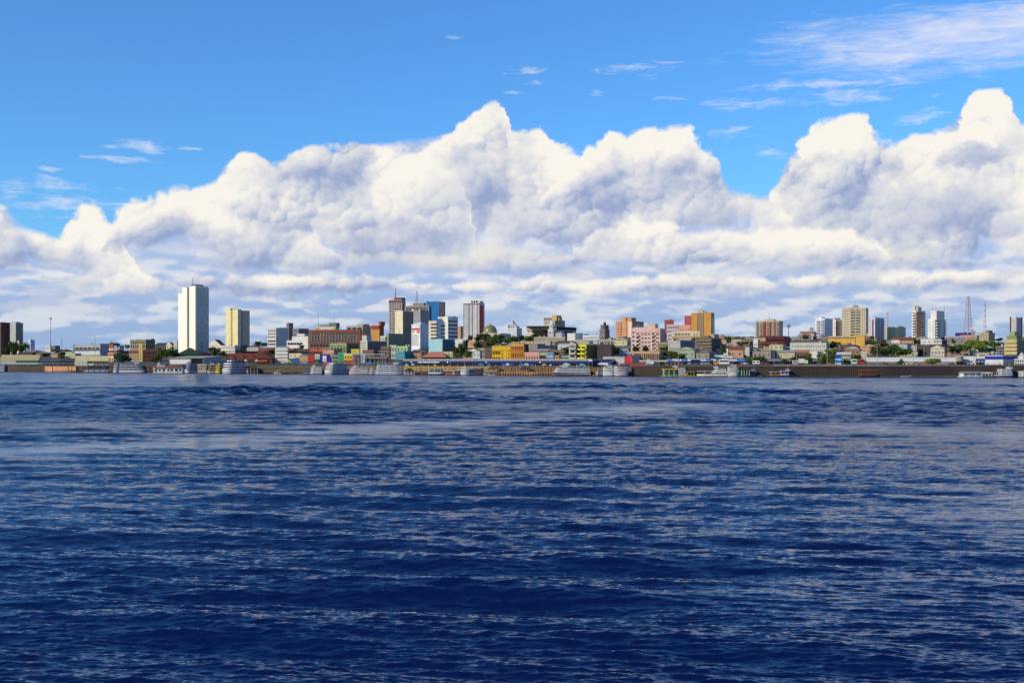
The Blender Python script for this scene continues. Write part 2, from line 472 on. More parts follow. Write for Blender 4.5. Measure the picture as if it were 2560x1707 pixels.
# ------------------------------------------------------------------ facades
GL = [glass((16, 19, 26)), glass((30, 32, 38)), glass((10, 11, 15)), glass((46, 58, 76), .1), glass((84, 78, 68), .5)]
_wm = {}
def win_mesh(w, h, frame, gk, style='w'):
    key = (round(w, 1), round(h, 1), frame.name, gk, style)
    if key in _wm: return _wm[key]
    w, h = max(.3, round(w, 1)), max(.3, round(h, 1))
    b = MB(); t = min(.12, w * .12)
    if style == 'w':
        g = GL[gk]
        b.box(-w / 2 + t, w / 2 - t, -.05, .0, -h / 2 + t, h / 2 - t, g)
        b.box(-w / 2, -w / 2 + t, -.12, 0, -h / 2, h / 2, frame); b.box(w / 2 - t, w / 2, -.12, 0, -h / 2, h / 2, frame)
        b.box(-w / 2 + t, w / 2 - t, -.12, 0, h / 2 - t, h / 2, frame); b.box(-w / 2 - .1, w / 2 + .1, -.25, -.001, -h / 2 - .12, -h / 2 - .003, frame)
        b.box(-w / 2 + t, w / 2 - t, -.12, 0, -h / 2, -h / 2 + t, frame)
        if w > 1.6:
            b.box(-.05, .05, -.10, -.052, -h / 2 + t, h / 2 - t, frame)
    elif style == 'o':       # dark sheet on the wall imitates the shade inside a bare opening
        b.box(-w / 2, w / 2, -.04, 0, -h / 2, h / 2, GL[2])
    elif style == 'r':
        b.box(-w / 2, w / 2, -.06, 0, -h / 2, h / 2, GL[gk])
        n = max(1, int(w / 2.2))
        for i in range(1, n): b.box(-w / 2 + w * i / n - .07, -w / 2 + w * i / n + .07, -.13, -.062, -h / 2, h / 2, frame)
    elif style == 'a':       # arched opening
        pts = [(-w / 2, -h / 2), (w / 2, -h / 2)] + [(w / 2 * cos(pi * i / 8), h / 2 - w / 2 + w / 2 * sin(pi * i / 8)) for i in range(9)]
        vs = [(x, -.08, z) for x, z in pts] + [(x, 0, z) for x, z in pts]; n = len(pts)
        b.add(vs, [tuple(range(n))] + [(i, n + i, n + (i + 1) % n, (i + 1) % n) for i in range(n)], GL[2])
        b.box(-w / 2 - .15, w / 2 + .15, -.25, -.002, -h / 2 - .15, -h / 2 - .003, frame)
    _wm[key] = b.mesh('window' if style != 'r' else 'window_band')
    return _wm[key]
_bm = {}
def balc_mesh(w, h, dp, slab, rail, solid):
    key = (round(w, 1), round(h, 1), round(dp, 1), slab.name, rail.name, solid)
    if key in _bm: return _bm[key]
    b = MB()
    b.box(-w / 2, w / 2, -dp, -.002, -h / 2, -h / 2 + .22, slab)
    z0, z1 = -h / 2 + .223, -h / 2 + min(1.15, h * .45)
    if solid:
        b.box(-w / 2, w / 2, -dp, -dp + .15, z0, z1, rail); b.box(-w / 2, -w / 2 + .15, -dp + .153, -.002, z0, z1, rail); b.box(w / 2 - .15, w / 2, -dp + .153, -.002, z0, z1, rail)
    else:
        b.box(-w / 2, w / 2, -dp, -dp + .08, z1 - .1, z1, rail)
        n = max(2, int(w / .5))
        for i in range(n + 1):
            x = -w / 2 + .04 + (w - .08) * i / n; b.box(x - .04, x + .04, -dp + .01, -dp + .07, z0, z1 - .103, rail)
    _bm[key] = b.mesh('balcony')
    return _bm[key]

def W(r, c, fw=.5, fh=.5, u=(.04, .96), v=(.02, .98), s='w', g=None, skip=0.0, col=None, dp=1.3, solid=True):
    return dict(r=r, c=c, fw=fw, fh=fh, u=u, v=v, s=s, g=g, skip=skip, col=col, dp=dp, solid=solid)
def Pn(rgb, u=(0, 1), v=(0, 1), t=.08, name='paint_or_shade_panel', kind='wall'):
    return dict(s='panel', col=rgb, u=u, v=v, t=t, name=name, kind=kind)

def facade(root, org, ang, width, z0, z1, specs, wallm, rnd):
    """specs on one face: org = left foot of the face seen from outside, ang = turn of the face"""
    dx, dy = cos(ang), sin(ang); nx, ny = sin(ang), -cos(ang)
    H = z1 - z0
    def put(name, me, u, z, out=0.0):
        return link(name, me, root, (org[0] + dx * u + nx * out, org[1] + dy * u + ny * out, z), ang)
    for sp in specs or ():
        u0, u1 = sp['u'][0] * width, sp['u'][1] * width
        v0, v1 = z0 + sp['v'][0] * H, z0 + sp['v'][1] * H
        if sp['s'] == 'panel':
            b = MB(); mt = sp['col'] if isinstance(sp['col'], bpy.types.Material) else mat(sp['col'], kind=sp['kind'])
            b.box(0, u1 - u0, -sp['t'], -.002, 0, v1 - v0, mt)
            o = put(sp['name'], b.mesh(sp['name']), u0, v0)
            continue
        R_, C_ = sp['r'], sp['c']
        ch = (v1 - v0) / R_; cw = (u1 - u0) / C_
        fm = mat(sp['col']) if sp['col'] else wallm
        items = []
        for r in range(R_):
            for c in range(C_):
                if sp['skip'] and rnd.random() < sp['skip']: continue
                items.append((r, c))
        over = []
        if len(items) > 100: items, over = items[-100:], items[:-100]
        st = sp['s']
        big = MB()
        for k, (r, c) in enumerate(items + over):
            u = u0 + (c + .5) * cw; z = v0 + (r + .5) * ch
            gk = sp['g'] if sp['g'] is not None else rnd.choice((0, 0, 0, 1, 2, 3, 4))
            if st == 'b':
                wm = win_mesh(cw * sp['fw'] * .8, ch * .7, fm, gk, 'o' if rnd.random() < .5 else 'w')
                me = balc_mesh(cw * sp['fw'], ch, sp['dp'], wallm, fm, sp['solid'])
                jobs = (('window', wm, u, z - ch * .04), ('balcony', me, u, z))
            elif st == 'slab':
                b = _bm.get(('slab', round(cw, 1), wallm.name))
                if not b:
                    q = MB(); q.box(-cw * sp['fw'] / 2, cw * sp['fw'] / 2, -sp['dp'], -.002, -.25, .25, fm); b = q.mesh('ledge'); _bm[('slab', round(cw, 1), wallm.name)] = b
                jobs = (('ledge', b, u, z),)
            elif st == 'fin':
                q = MB(); q.box(-cw * sp['fw'] / 2, cw * sp['fw'] / 2, -sp['dp'], -.002, -ch * sp['fh'] / 2, ch * sp['fh'] / 2, fm)
                jobs = (('pilaster', q.mesh('pilaster'), u, z),)
            else:
                nm = {'r': 'window_band', 'a': 'arched_window'}.get(st, 'window')
                jobs = ((nm, win_mesh(cw * sp['fw'], ch * sp['fh'], fm, gk, st), u, z),)
            for nm, me, uu, zz in jobs:
                if k < 100 or st == 'fin':
                    put(nm, me, uu, zz)
                else:
                    ca, sa = cos(ang), sin(ang)
                    X0, Y0 = org[0] + dx * uu, org[1] + dy * uu
                    vs = [(X0 + ca * v.co.x - sa * v.co.y, Y0 + sa * v.co.x + ca * v.co.y, zz + v.co.z) for v in me.vertices]
                    for p in me.polygons:
                        pass
                    o = len(big.v); big.v += vs
                    for p in me.polygons:
                        big.f.append(tuple(i + o for i in p.vertices)); big.mi.append(big.m(me.materials[p.material_index]))
        if big.f:
            o = big.obj(nm, root); o['kind'] = 'stuff'

def solve(px0, pxc, px1, Y, a):
    """lengths of the two seen faces from the rows of their edges"""
    Cx = (pxc - 1280) / F * Y
    k0, k1 = (px0 - 1280) / F, (px1 - 1280) / F
    wl = (Cx - k0 * Y) / max(.05, cos(a) + k0 * sin(a))
    den = sin(a) - k1 * cos(a)
    wr = (k1 * Y - Cx) / den if den > .06 else None
    return Cx, wl, wr

BLD = {}
def B(z, xs, ys, rgb, label, cat='building', name='building', a=38, L=None, R=None, roof='flat', rrgb=None, rh=None, tops=(), cor=True, rnd_seed=None, dadd=0, rlab=None, dep=None, kind='wall', group=None, eave=.5, band=None):
    px0, pxc, px1 = (PX(z, q) for q in xs)
    a = radians(a)
    d = d_of(pxc, PY(ys[1])) + dadd
    Y = shoreY(pxc) + d
    while True:
        Cx, wl, wr = solve(px0, pxc, px1, Y, a)
        if xs[2] - xs[1] < 3: wr = dep or max(5, wl * .6); break
        if wr is not None and wr < 75: break
        a += radians(3)
    if dep and xs[2] - xs[1] >= 3 and wr > dep * 3: pass
    wl = max(wl, .8); wr = max(wr, .8)
    if xs[1] - xs[0] < 3: wl = dep or max(5, wr * .6)
    zt, zb = zat(PY(ys[0]), Y), zat(PY(ys[1]), Y)
    g = min(terr(pxc, d), zb) - 1.5
    # local frame: +x along the left-hand face, +y along the right-hand face going back
    ca, sa = cos(a), sin(a)
    cx = Cx - ca * wl / 2 + sa * wr / 2; cy = Y + sa * wl / 2 + ca * wr / 2
    root = thing(name, label, cat, (cx, cy, g), -a, group)
    rnd = random.Random(rnd_seed or int(xs[0] * 7 + ys[0] * 13 + ord(z)))
    h = zt - g; hb = zb - g
    X0, X1, Y0, Y1 = -wl / 2, wl / 2, -wr / 2, wr / 2
    wm = mat(rgb, kind=kind)
    rm = mat(rrgb or (128, 122, 116), kind='roof')
    rise = 0
    if roof in ('gable', 'gabley', 'hip', 'shed'):
        rise = rh * .6 if rh is not None else min(wl, wr) * .22
        hw = h - rise
    else: hw = h
    b = MB(); b.box(X0, X1, Y0, Y1, 0, hw, wm); b.obj('wall', root)
    if roof == 'flat':
        b = MB()
        pm = mat(rrgb, kind='wall') if rrgb else wm
        e = .12 if cor else .0; ph = min(1.0, h * .06)
        for (x0, x1, y0, y1) in ((X0 - e, X1 + e, Y0 - e, Y0 + .25), (X0 - e, X1 + e, Y1 - .25, Y1 + e), (X0 - e, X0 + .25, Y0 + .253, Y1 - .253), (X1 - .25, X1 + e, Y0 + .253, Y1 - .253)):
            b.box(x0, x1, y0, y1, hw + .003, hw + ph, pm)
        b.obj('parapet', root)
    elif roof == 'gable': MB().gable(X0 - eave, X1 + eave, Y0 - eave, Y1 + eave, hw, rise, rm, 'x', end=wm).obj('roof', root)
    elif roof == 'gabley': MB().gable(X0 - eave, X1 + eave, Y0 - eave, Y1 + eave, hw, rise, rm, 'y', end=wm).obj('roof', root)
    elif roof == 'hip': MB().hip(X0 - eave, X1 + eave, Y0 - eave, Y1 + eave, hw, rise, rm).obj('roof', root)
    elif roof == 'shed':
        q = MB(); vs = [(X0 - eave, Y0 - eave, hw), (X1 + eave, Y0 - eave, hw), (X1 + eave, Y1 + eave, hw + rise), (X0 - eave, Y1 + eave, hw + rise)]
        q.add(vs + [(x, y, z_ + .25) for x, y, z_ in vs], [(0, 3, 2, 1), (4, 5, 6, 7), (0, 1, 5, 4), (1, 2, 6, 5), (2, 3, 7, 6), (3, 0, 4, 7)], rm); q.obj('roof', root)
        q = MB(); q.add([(X0, Y1, hw), (X1, Y1, hw), (X1, Y1, hw + rise - .1), (X0, Y1, hw + rise - .1), (X1, Y0, hw), (X0, Y0, hw)], [(0, 1, 2, 3), (1, 4, 2), (0, 3, 5)], wm); q.obj('gable_wall', root)
    elif roof == 'slab':
        MB().box(X0 - 1.2, X1 + 1.2, Y0 - 1.2, Y1 + 1.2, hw + .003, hw + .5, rm).obj('roof', root)
    if band:
        for f, rg in band:
            e = .16
            MB().box(X0 - e, X1 + e, Y0 - e, Y1 + e, hb + (hw - hb) * f - .35, hb + (hw - hb) * f + .35, mat(rg)).obj('cornice', root)
    ztop = hw
    facade(root, (X0, Y0), 0.0, wl, hb, ztop, L, wm, rnd)
    if R is None and name in ('house', 'shop', 'building', 'tenement') and wr > 5:
        R = [W(max(1, int((ztop - hb) / 3.2)), max(1, int(wr / 3.2)), .36, .42, skip=.3)]
    R = [dict(q, col=tuple(min(222, c * k_ + 8) for c, k_ in zip(q['col'], (1.30, 1.24, 1.12)))) if q['s'] == 'panel' and isinstance(q['col'], tuple) else q for q in (R or ())]  # many right-face panels hold shade in their colour; all are lightened here
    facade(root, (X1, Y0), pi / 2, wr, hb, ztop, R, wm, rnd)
    if roof == 'flat' and not tops and wl > 4 and wr > 4:
        for k in range(rnd.choice((1, 1, 2, 3))):
            tx, ty = rnd.uniform(X0 + 1.5, X1 - 1.5), rnd.uniform(Y0 + 1.2, max(Y0 + 1.3, min(Y1 - 1.5, Y0 + 6))); q = MB()
            if rnd.random() < .55:
                tc_ = mat(rnd.choice(((70, 110, 160), (150, 150, 150), (90, 84, 80), (190, 186, 176)))); q.cyl((tx, ty, hw + .004), (tx, ty, hw + 1.5), .8, .7, 10, tc_); q.cyl((tx, ty, hw + 1.5), (tx, ty, hw + 1.8), .7, .2, 10, tc_); q.obj('water_tank', root)
            elif rnd.random() < .6:
                q.box(tx - 1.2, tx + 1.2, ty - 1, ty + 1, hw + .004, hw + rnd.uniform(1.4, 2.4), wm); q.obj('roof_box', root)
            else:
                q.cyl((tx, ty, hw), (tx, ty, hw + rnd.uniform(2, 4)), .07, .05, 5, mat((120, 120, 120), kind='plain')); q.obj('antenna', root)
    # upper works: (name, u0,u1, v0,v1, height m or row, colour, [specs])
    for t in tops:
        nm, u0, u1, v0, v1, hh, c = t[:7]
        hh = hh * .42
        zb0 = hw + (rise * .5 if rise else 0) + .004
        if nm in ('antenna', 'mast'):
            x = X0 + wl * u0; y = Y0 + wr * v0; q = MB(); r = .16 if nm == 'antenna' else .28
            mm = mat(c, kind='plain')
            q.cyl((0, 0, 0), (0, 0, hh), r, r * .4, 5, mm)
            for j in range(2): q.box(-.7, .7, -.06, .06, hh * (.6 + .2 * j), hh * (.6 + .2 * j) + .12, mm)
            q.obj(nm, root, (x, y, zb0))
        elif nm == 'spire':
            q = MB(); x0, x1, y0, y1 = X0 + wl * u0, X0 + wl * u1, Y0 + wr * v0, Y0 + wr * v1
            xm, ym = (x0 + x1) / 2, (y0 + y1) / 2
            q.add([(x0, y0, 0), (x1, y0, 0), (x1, y1, 0), (x0, y1, 0), (xm, ym, hh)], [(0, 3, 2, 1), (0, 1, 4), (1, 2, 4), (2, 3, 4), (3, 0, 4)], mat(c)); q.obj('spire', root, (0, 0, zb0))
        else:
            q = MB(); x0, x1, y0, y1 = X0 + wl * u0, X0 + wl * u1, Y0 + wr * v0, Y0 + wr * v1
            q.box(x0, x1, y0, y1, zb0, hw + hh, mat(c)); q.box(x0 - .15, x1 + .15, y0 - .15, y1 + .15, hw + hh + .003, hw + hh + .3, mat(c)); o = q.obj(nm, root)
            if len(t) > 7:
                facade(root, (x0, y0), 0.0, x1 - x0, zb0, hw + hh, t[7], mat(c), rnd)
                if len(t) > 8: facade(root, (x1, y0), pi / 2, y1 - y0, zb0, hw + hh, t[8], mat(c), rnd)
    BLD[label] = (root, X0, X1, Y0, Y1, hw, hb, Y)
    return root

# ------------------------------------------------------------------ trees
def leaf_mat(rgb, rgb2):
    m, t, p = base_mat("foliage")
    g = t.nodes.new('ShaderNodeNewGeometry'); P = S(t, g.outputs['Position'])
    n = noise(t, P, .35, 3, .6)
    t.links.new(mixc(t, n.ss(.35, .65), [lin(v) for v in rgb], [lin(v) for v in rgb2]).s, p.inputs['Base Color'])
    p.inputs['Roughness'].default_value = .6; p.inputs['Specular IOR Level'].default_value = .25
    return m
LEAF = [leaf_mat((56, 76, 24), (88, 106, 36)), leaf_mat((40, 60, 26), (60, 82, 32)), leaf_mat((96, 116, 32), (120, 130, 46))]
BARK = mat((84, 70, 56))
def crown_mesh(seed, lm, flat=.75, n=950):
    r = random.Random(seed); q = MB(); k = q.m(lm)
    cl = []
    for i in range(11):
        t = r.uniform(0, 2 * pi); rr = r.uniform(.2, .85); zz = r.uniform(-.45, .62)
        cl.append((rr * cos(t), rr * sin(t), zz * flat, r.uniform(.22, .42)))
    cl += [(0, 0, .1, .55), (0, 0, -.1, .5), (.3, .1, 0, .4), (-.3, -.1, 0, .4)]
    for i in range(n):
        cx, cy, cz, cr = r.choice(cl)
        d = Vector((r.gauss(0, 1), r.gauss(0, 1), r.gauss(0, 1) + .25)).normalized()
        c = Vector((cx, cy, cz)) + d * cr * (r.random() ** .35) * Vector((1, 1, .8)).length / 1.6
        nn = (d + Vector((r.gauss(0, .5), r.gauss(0, .5), r.gauss(0, .5)))).normalized()
        u = nn.orthogonal().normalized(); w = nn.cross(u)
        an = r.uniform(0, pi); u, w = u * cos(an) + w * sin(an), w * cos(an) - u * sin(an)
        s_ = r.uniform(.06, .125)
        o = len(q.v)
        q.v += [tuple(c + u * s_), tuple(c + w * s_ * .8), tuple(c - u * s_), tuple(c - w * s_ * .8 + nn * s_ * .3)]
        q.f.append((o, o + 1, o + 2, o + 3)); q.mi.append(k)
    return q.mesh('crown')
def trunk_mesh(seed):
    r = random.Random(seed); q = MB()
    q.cyl((0, 0, -.15), (0.03, 0, .45), .055, .035, 7, BARK)
    for i in range(5):
        t = 2 * pi * i / 5 + r.uniform(-.4, .4); q.cyl((0.02, 0, .32 + .03 * i), (.42 * cos(t), .42 * sin(t), .75 + .1 * r.random()), .026, .01, 5, BARK)
    return q.mesh('trunk')
CR = {(k, i): crown_mesh(100 + 10 * k + i, LEAF[k]) for k in range(3) for i in range(3)}
TR = [trunk_mesh(i) for i in range(2)]
def tree(z, xs, ys, label, kind=0, name='tree', group='trees among the houses of the town', yb=None, dadd=0):
    """xs: extent of the crown, ys: top and foot of the crown in the survey"""
    px = PX(z, sum(xs) / 2); top, low = PY(ys[0]), PY(ys[1])
    d = d_of(px, PY(yb) if yb else low + 2) + dadd; X, Y = XY(px, d)
    w = (xs[1] - xs[0]) / ZS * Y / F; zt = zat(top, Y); zl = zat(low, Y); g = terr(px, d) - .3
    h = zt - g; ch = max(zt - zl, w * .45, 2.5); ch = min(ch, h * .98)
    r = random.Random(int(xs[0] * 3 + ys[0]))
    o = thing(name, label, 'tree', (X, Y, g), r.uniform(0, 6), group)
    link('trunk', TR[r.randrange(2)], o, (0, 0, 0), 0, (w * .62, w * .62, max(.5, (h - ch * .4))))
    link('crown', CR[(kind, r.randrange(3))], o, (0, 0, h - ch / 2), r.uniform(0, 6), (w * .66, w * .66, ch * .70))
    return o

# ------------------------------------------------------------------ river, land
def kind(o, k='structure'): o['kind'] = k; return o

def build_water():
    rng = np.random.RandomState(3)
    r = np.concatenate([np.array([16.5]), np.arange(17, 150, .27), np.arange(150, 300, .65), np.arange(300, 900, 1.25)])
    Y = CAMZ * F / r
    Y = np.concatenate([Y, np.array([24, 20, 14, 6, 0, -20, -80, -300.0])])
    NC = 820
    c = np.linspace(-1, 1, NC); c = c * (.60 + .40 * c ** 4)
    Wd = np.maximum(np.abs(Y) * .56 + 32, np.where(Y < 20, 60, 0))
    X2 = Wd[:, None] * c[None, :]; Y2 = np.repeat(Y[:, None], NC, 1)
    dY = np.abs(np.gradient(Y))[:, None]; dX = (Wd * 1.25 / NC)[:, None]
    H = np.zeros_like(X2)
    cells = np.maximum(dY, dX)
    # calm and ruffled patches of the river (a wake crosses it)
    def seg(ax, ay, bx, by):
        vx, vy = bx - ax, by - ay; t = np.clip(((X2 - ax) * vx + (Y2 - ay) * vy) / (vx * vx + vy * vy), 0, 1)
        return np.hypot(X2 - ax - t * vx, Y2 - ay - t * vy)
    wob = 3.0 * np.sin(X2 * .11 + 1.3 * np.sin(Y2 * .05)) + 2.0 * np.sin(X2 * .31 + Y2 * .17)
    wake = np.exp(-(((np.minimum(seg(-62, 96, -30, 122), seg(-30, 122, 36, 232)) + wob * .6) / 10.5) ** 2))
    wake2 = np.exp(-(((seg(44, 152, 70, 108) + wob * .4) / 6.0) ** 2))
    slick = np.exp(-(((X2 - 31) / 11) ** 2 + ((Y2 - 62) / 14) ** 2)) + .6 * np.exp(-(((X2 - 12) / 9) ** 2 + ((Y2 - 41) / 4) ** 2))
    calm = np.clip(1 - (.86 + .08 * np.sin(X2 * .9 + Y2 * .35)) * wake - .75 * wake2 - .5 * slick, .08, 1)
    calm = np.clip(calm + .30 * wake * np.sin(Y2 * .55 + X2 * .12 + 1.5 * np.sin(X2 * .13)) * (np.sin(X2 * .07 + Y2 * .9) > -.3), .20, 1)
    patch = .88 + .42 * np.sin(X2 * .045 + 2.1 * np.sin(Y2 * .021 + 1)) * np.sin(Y2 * .033 + .6 * np.sin(X2 * .03))
    lens = np.concatenate([rng.uniform(.17, .42, 56), rng.uniform(.42, .95, 36), rng.uniform(.95, 2.4, 22), rng.uniform(3, 8.5, 14), rng.uniform(2.6, 6.5, 22)])
    farw = np.clip((Y2 - 70) / 260, 0, 1)
    farw = farw * farw * (3 - 2 * farw)
    lo = 0
    nearw = .74 + .36 * np.clip((Y2 - 55) / 110, 0, 1)
    for i_ in range(9):
        kx, ky = rng.normal(0, .035), rng.normal(0, .05); lo = lo + np.sin(kx * X2 + ky * Y2 + rng.uniform(0, 6.28)) * .34
    gust = np.clip(.75 + .55 * lo, .12, 1.7)
    for j_, L in enumerate(lens):
        th = rng.normal(0, .22 if L > .5 else .30) + .10
        if L > 2.5: th = rng.normal(.1, .3)
        k = 2 * pi / L
        slope = .060 if L < .42 else (.050 if L < .95 else (.036 if L < 3 else .046))
        A = slope / k
        ph = rng.uniform(0, 2 * pi)
        att = np.clip((L - 1.6 * np.abs(dY * cos(th))) / (1.0 * np.abs(dY * cos(th)) + 1e-6), 0, 1) * np.clip((L / (2.2 * dX * max(.15, abs(sin(th))))) - .6, 0, 1)
        s_ = np.sin(k * (X2 * sin(th) + Y2 * cos(th)) + ph)
        s_ = s_ + .08 * (s_ * s_ - .5)                    # sharper crests
        m = calm if L < 3 else .25 + .75 * calm
        if j_ >= len(lens) - 22: m = m * farw * gust * 1.9
        elif L > 3: m = m * (1 - .8 * farw)
        H += A * s_ * att * m * patch * (nearw if j_ < len(lens) - 22 else 1.0)
    H[Y < 24] = 0
    n, mcols = X2.shape
    me = bpy.data.meshes.new('water')
    co = np.stack([X2, Y2, H], -1).reshape(-1, 3).astype(np.float32)
    idx = np.arange(n * mcols).reshape(n, mcols)
    q = np.stack([idx[:-1, :-1], idx[:-1, 1:], idx[1:, 1:], idx[1:, :-1]], -1).reshape(-1, 4)
    q = q[:, ::-1]
    me.vertices.add(len(co)); me.vertices.foreach_set('co', co.ravel())
    me.loops.add(q.size); me.loops.foreach_set('vertex_index', q.ravel().astype(np.int32))
    me.polygons.add(len(q)); me.polygons.foreach_set('loop_start', np.arange(0, q.size, 4, dtype=np.int32))
    me.polygons.foreach_set('use_smooth', np.ones(len(q), dtype=bool))
    at = me.attributes.new('calm', 'FLOAT', 'POINT'); at.data.foreach_set('value', calm.ravel().astype(np.float32))
    me.update(); me.validate()
    if me.polygons[0].normal.z < 0: me.flip_normals()
    m, t, p = base_mat('water')
    g = t.nodes.new('ShaderNodeNewGeometry'); P = S(t, g.outputs['Position'])
    sp = t.nodes.new('ShaderNodeSeparateXYZ'); t.links.new(P.s, sp.inputs[0]); py = S(t, sp.outputs[1])
    a_ = t.nodes.new('ShaderNodeAttribute'); a_.attribute_name = 'calm'; cm = S(t, a_.outputs['Fac'])
    far = py.ss(70, 260)
    mp = t.nodes.new('ShaderNodeMapping'); t.links.new(P.s, mp.inputs[0]); mp.inputs['Scale'].default_value = (.42, 1, 1); mp.inputs['Rotation'].default_value = (0, 0, .12)
    Pm = S(t, mp.outputs[0])
    n1 = noise(t, Pm, 3.2, 3, .6, .3); n5 = noise(t, Pm, 9.0, 3, .6, .4)
    n2 = noise(t, Pm, .55, 4, .6, .3)
    n3 = noise(t, P, .02, 4, .55)
    n4 = noise(t, P, .05, 3, .5)
    pat = (n3 * .6 + n4 * .4).ss(.36, .62, .12, 1.25)
    hgt = n5 * (py.ss(25, 120, .018, .030)) * cm + n1 * (py.ss(28, 130, .06, .30)) * cm * (far * (pat - 1.0) + 1.0) + n2 * far * pat * .5 * cm
    bp = t.nodes.new('ShaderNodeBump'); bp.inputs['Strength'].default_value = 1.0; bp.inputs['Distance'].default_value = 1.0
    t.links.new(hgt.s, bp.inputs['Height']); t.links.new(bp.outputs[0], p.inputs['Normal'])
    p.inputs['Base Color'].default_value = (*WATER_COL, 1)
    t.links.new((far * .14 + .04).s, p.inputs['Roughness'])
    p.inputs['IOR'].default_value = 1.33
    p.inputs['Specular Tint'].default_value = (.42, .68, 1.0, 1)
    me.materials.append(m)
    o = bpy.data.objects.new('water', me); COL.objects.link(o); kind(o)
WATER_COL = (.0014, .007, .050)
build_water()

def build_ground():
    ds = [-40, -6, -1, .5, 1.6, 5, 8, 9, 9.8, 10.6, 14, 20, 28, 36, 45, 60, 80, 100, 120, 160, 200, 260, 350, 450, 550, 700, 900, 1200, 1800, 3000, 9000]
    pxs = np.linspace(-900, 3500, 180)
    vs = []; fs = []
    rr = random.Random(5)
    for px in pxs:
        for d in ds:
            X, Y = XY(px, d)
            z = terr(px, min(d, 1500)) + (rr.uniform(-.4, .4) if d > 60 else 0)
            vs.append((X, Y, z if d > -1.5 else -4))
    n = len(ds)
    for i in range(len(pxs) - 1):
        for j in range(n - 1):
            fs.append((i * n + j, (i + 1) * n + j, (i + 1) * n + j + 1, i * n + j + 1))
    m, t, p = base_mat('ground')
    g = t.nodes.new('ShaderNodeNewGeometry'); P = S(t, g.outputs['Position'])
    n1 = noise(t, P, .03, 5, .6); n2 = noise(t, P, .4, 4, .6)
    c = mixc(t, n1.ss(.42, .58), (.025, .042, .014), (.085, .075, .055)); c = mixc(t, n2.ss(.4, .7), c, (.05, .05, .04))
    t.links.new(c.s, p.inputs['Base Color']); p.inputs['Roughness'].default_value = .9
    b = MB(); b.add(vs, fs, m); o = b.obj('ground'); kind(o)
    # the road along the river front
    vs = []; fs = []
    for px in pxs:
        for d in (14, 24):
            X, Y = XY(px, d); vs.append((X, Y, terr(px, d) + .05))
    for i in range(len(pxs) - 1): fs.append((2 * i, 2 * i + 2, 2 * i + 3, 2 * i + 1))
    b = MB(); b.add(vs, fs, mat((78, 76, 74), kind='roof')); kind(b.obj('road'))
build_ground()
def terrace():
    vs = []; fs = []
    for i in range(60):
        px = 640 + 945 * i / 59
        for d in (1.4, 12):
            X, Y = XY(px, d); vs.append((X, Y, 2.28))
    for i in range(59): fs.append((2 * i, 2 * i + 2, 2 * i + 3, 2 * i + 1))
    kind(MB().add(vs, fs, mat((116, 92, 72), kind='roof')).obj('quay_terrace'))
terrace()

_st = {}
def stained(rgb):
    """river wall with an uneven tide mark, rust runs and patches"""
    if rgb in _st: return _st[rgb]
    m, t, p = base_mat('river_wall'); g = t.nodes.new('ShaderNodeNewGeometry'); P = S(t, g.outputs['Position'])
    sp = t.nodes.new('ShaderNodeSeparateXYZ'); t.links.new(P.s, sp.inputs[0]); z = S(t, sp.outputs[2])
    c = [lin(v) for v in rgb]; mp = t.nodes.new('ShaderNodeMapping'); t.links.new(P.s, mp.inputs[0]); mp.inputs['Scale'].default_value = (.5, .5, .08)
    a = noise(t, S(t, mp.outputs[0]), 1.0, 5, .65); b = noise(t, P, .06, 3, .6)
    col = mixc(t, ((a - .45) * 3.0).clamp() * .8, c, [v * .35 for v in c]); col = mixc(t, ((b - .5) * 3.5).clamp() * .7, col, (c[0] * 1.7 + .02, c[1] * 1.6 + .02, c[2] * 1.5 + .02))
    tide = (z + (a - .5) * 2.2 + (b - .5) * 2.5).ss(.7, 1.5, 1.0, 0.0) * .75
    col = mixc(t, tide, col, (.022, .018, .014)); t.links.new(col.s, p.inputs['Base Color']); p.inputs['Roughness'].default_value = .9
    _st[rgb] = m; return m
def quay(px0, px1, top, d, label, rgb, posts=0, prgb=None, bottom=-1.5, cap=None, thick=1.6, cat='wall', name='quay_wall', pw=.5, base_z=None, top1=None, rail=False, prot=.45):
    n = max(2, int((px1 - px0) / 12))
    pts = [XY(px0 + (px1 - px0) * i / n, d) for i in range(n + 1)]
    c = pts[0]
    def tz(i): return top if top1 is None else top + (top1 - top) * i / n
    o = thing(name, label, cat, (c[0], c[1], bottom))
    def strip(y0, y1, z0f, z1f, m, nm):
        vs = []; fs = []
        for i, (x, y) in enumerate(pts):
            for (yy, zz) in ((y0, z0f(i)), (y1, z0f(i)), (y1, z1f(i)), (y0, z1f(i))): vs.append((x - c[0], y + yy - c[1], zz - bottom))
        for i in range(n):
            a, b_ = 4 * i, 4 * i + 4
            for k in range(4): fs.append((a + k, b_ + k, b_ + (k + 1) % 4, a + (k + 1) % 4))
        fs += [(0, 3, 2, 1)[::-1], tuple(4 * n + k for k in (0, 3, 2, 1))]
        q = MB(); q.add(vs, fs, m); q.obj(nm, o)
    strip(0, thick, lambda i: bottom, tz, stained(rgb), 'wall_face')
    if cap: strip(-.25, thick, lambda i: tz(i) + .003, lambda i: tz(i) + (.5 if not rail else .9), mat(cap, kind='concrete'), 'coping')
    if rail:
        strip(.5, .6, lambda i: tz(i) + 1.7, lambda i: tz(i) + 1.8, mat((60, 56, 54), kind='plain'), 'rail')
    if posts:
        pm = mat(prgb or rgb, kind='plain')
        for i in range(posts):
            f = (i + .5) / posts; j = f * n
            x, y = XY(px0 + (px1 - px0) * f, d)
            q = MB(); q.box(-pw / 2, pw / 2, -prot, -.003, 0, (top if top1 is None else top + (top1 - top) * f) - bottom + .3, pm)
            q.obj('pile', o, (x - c[0], y - c[1], 0))
    return o

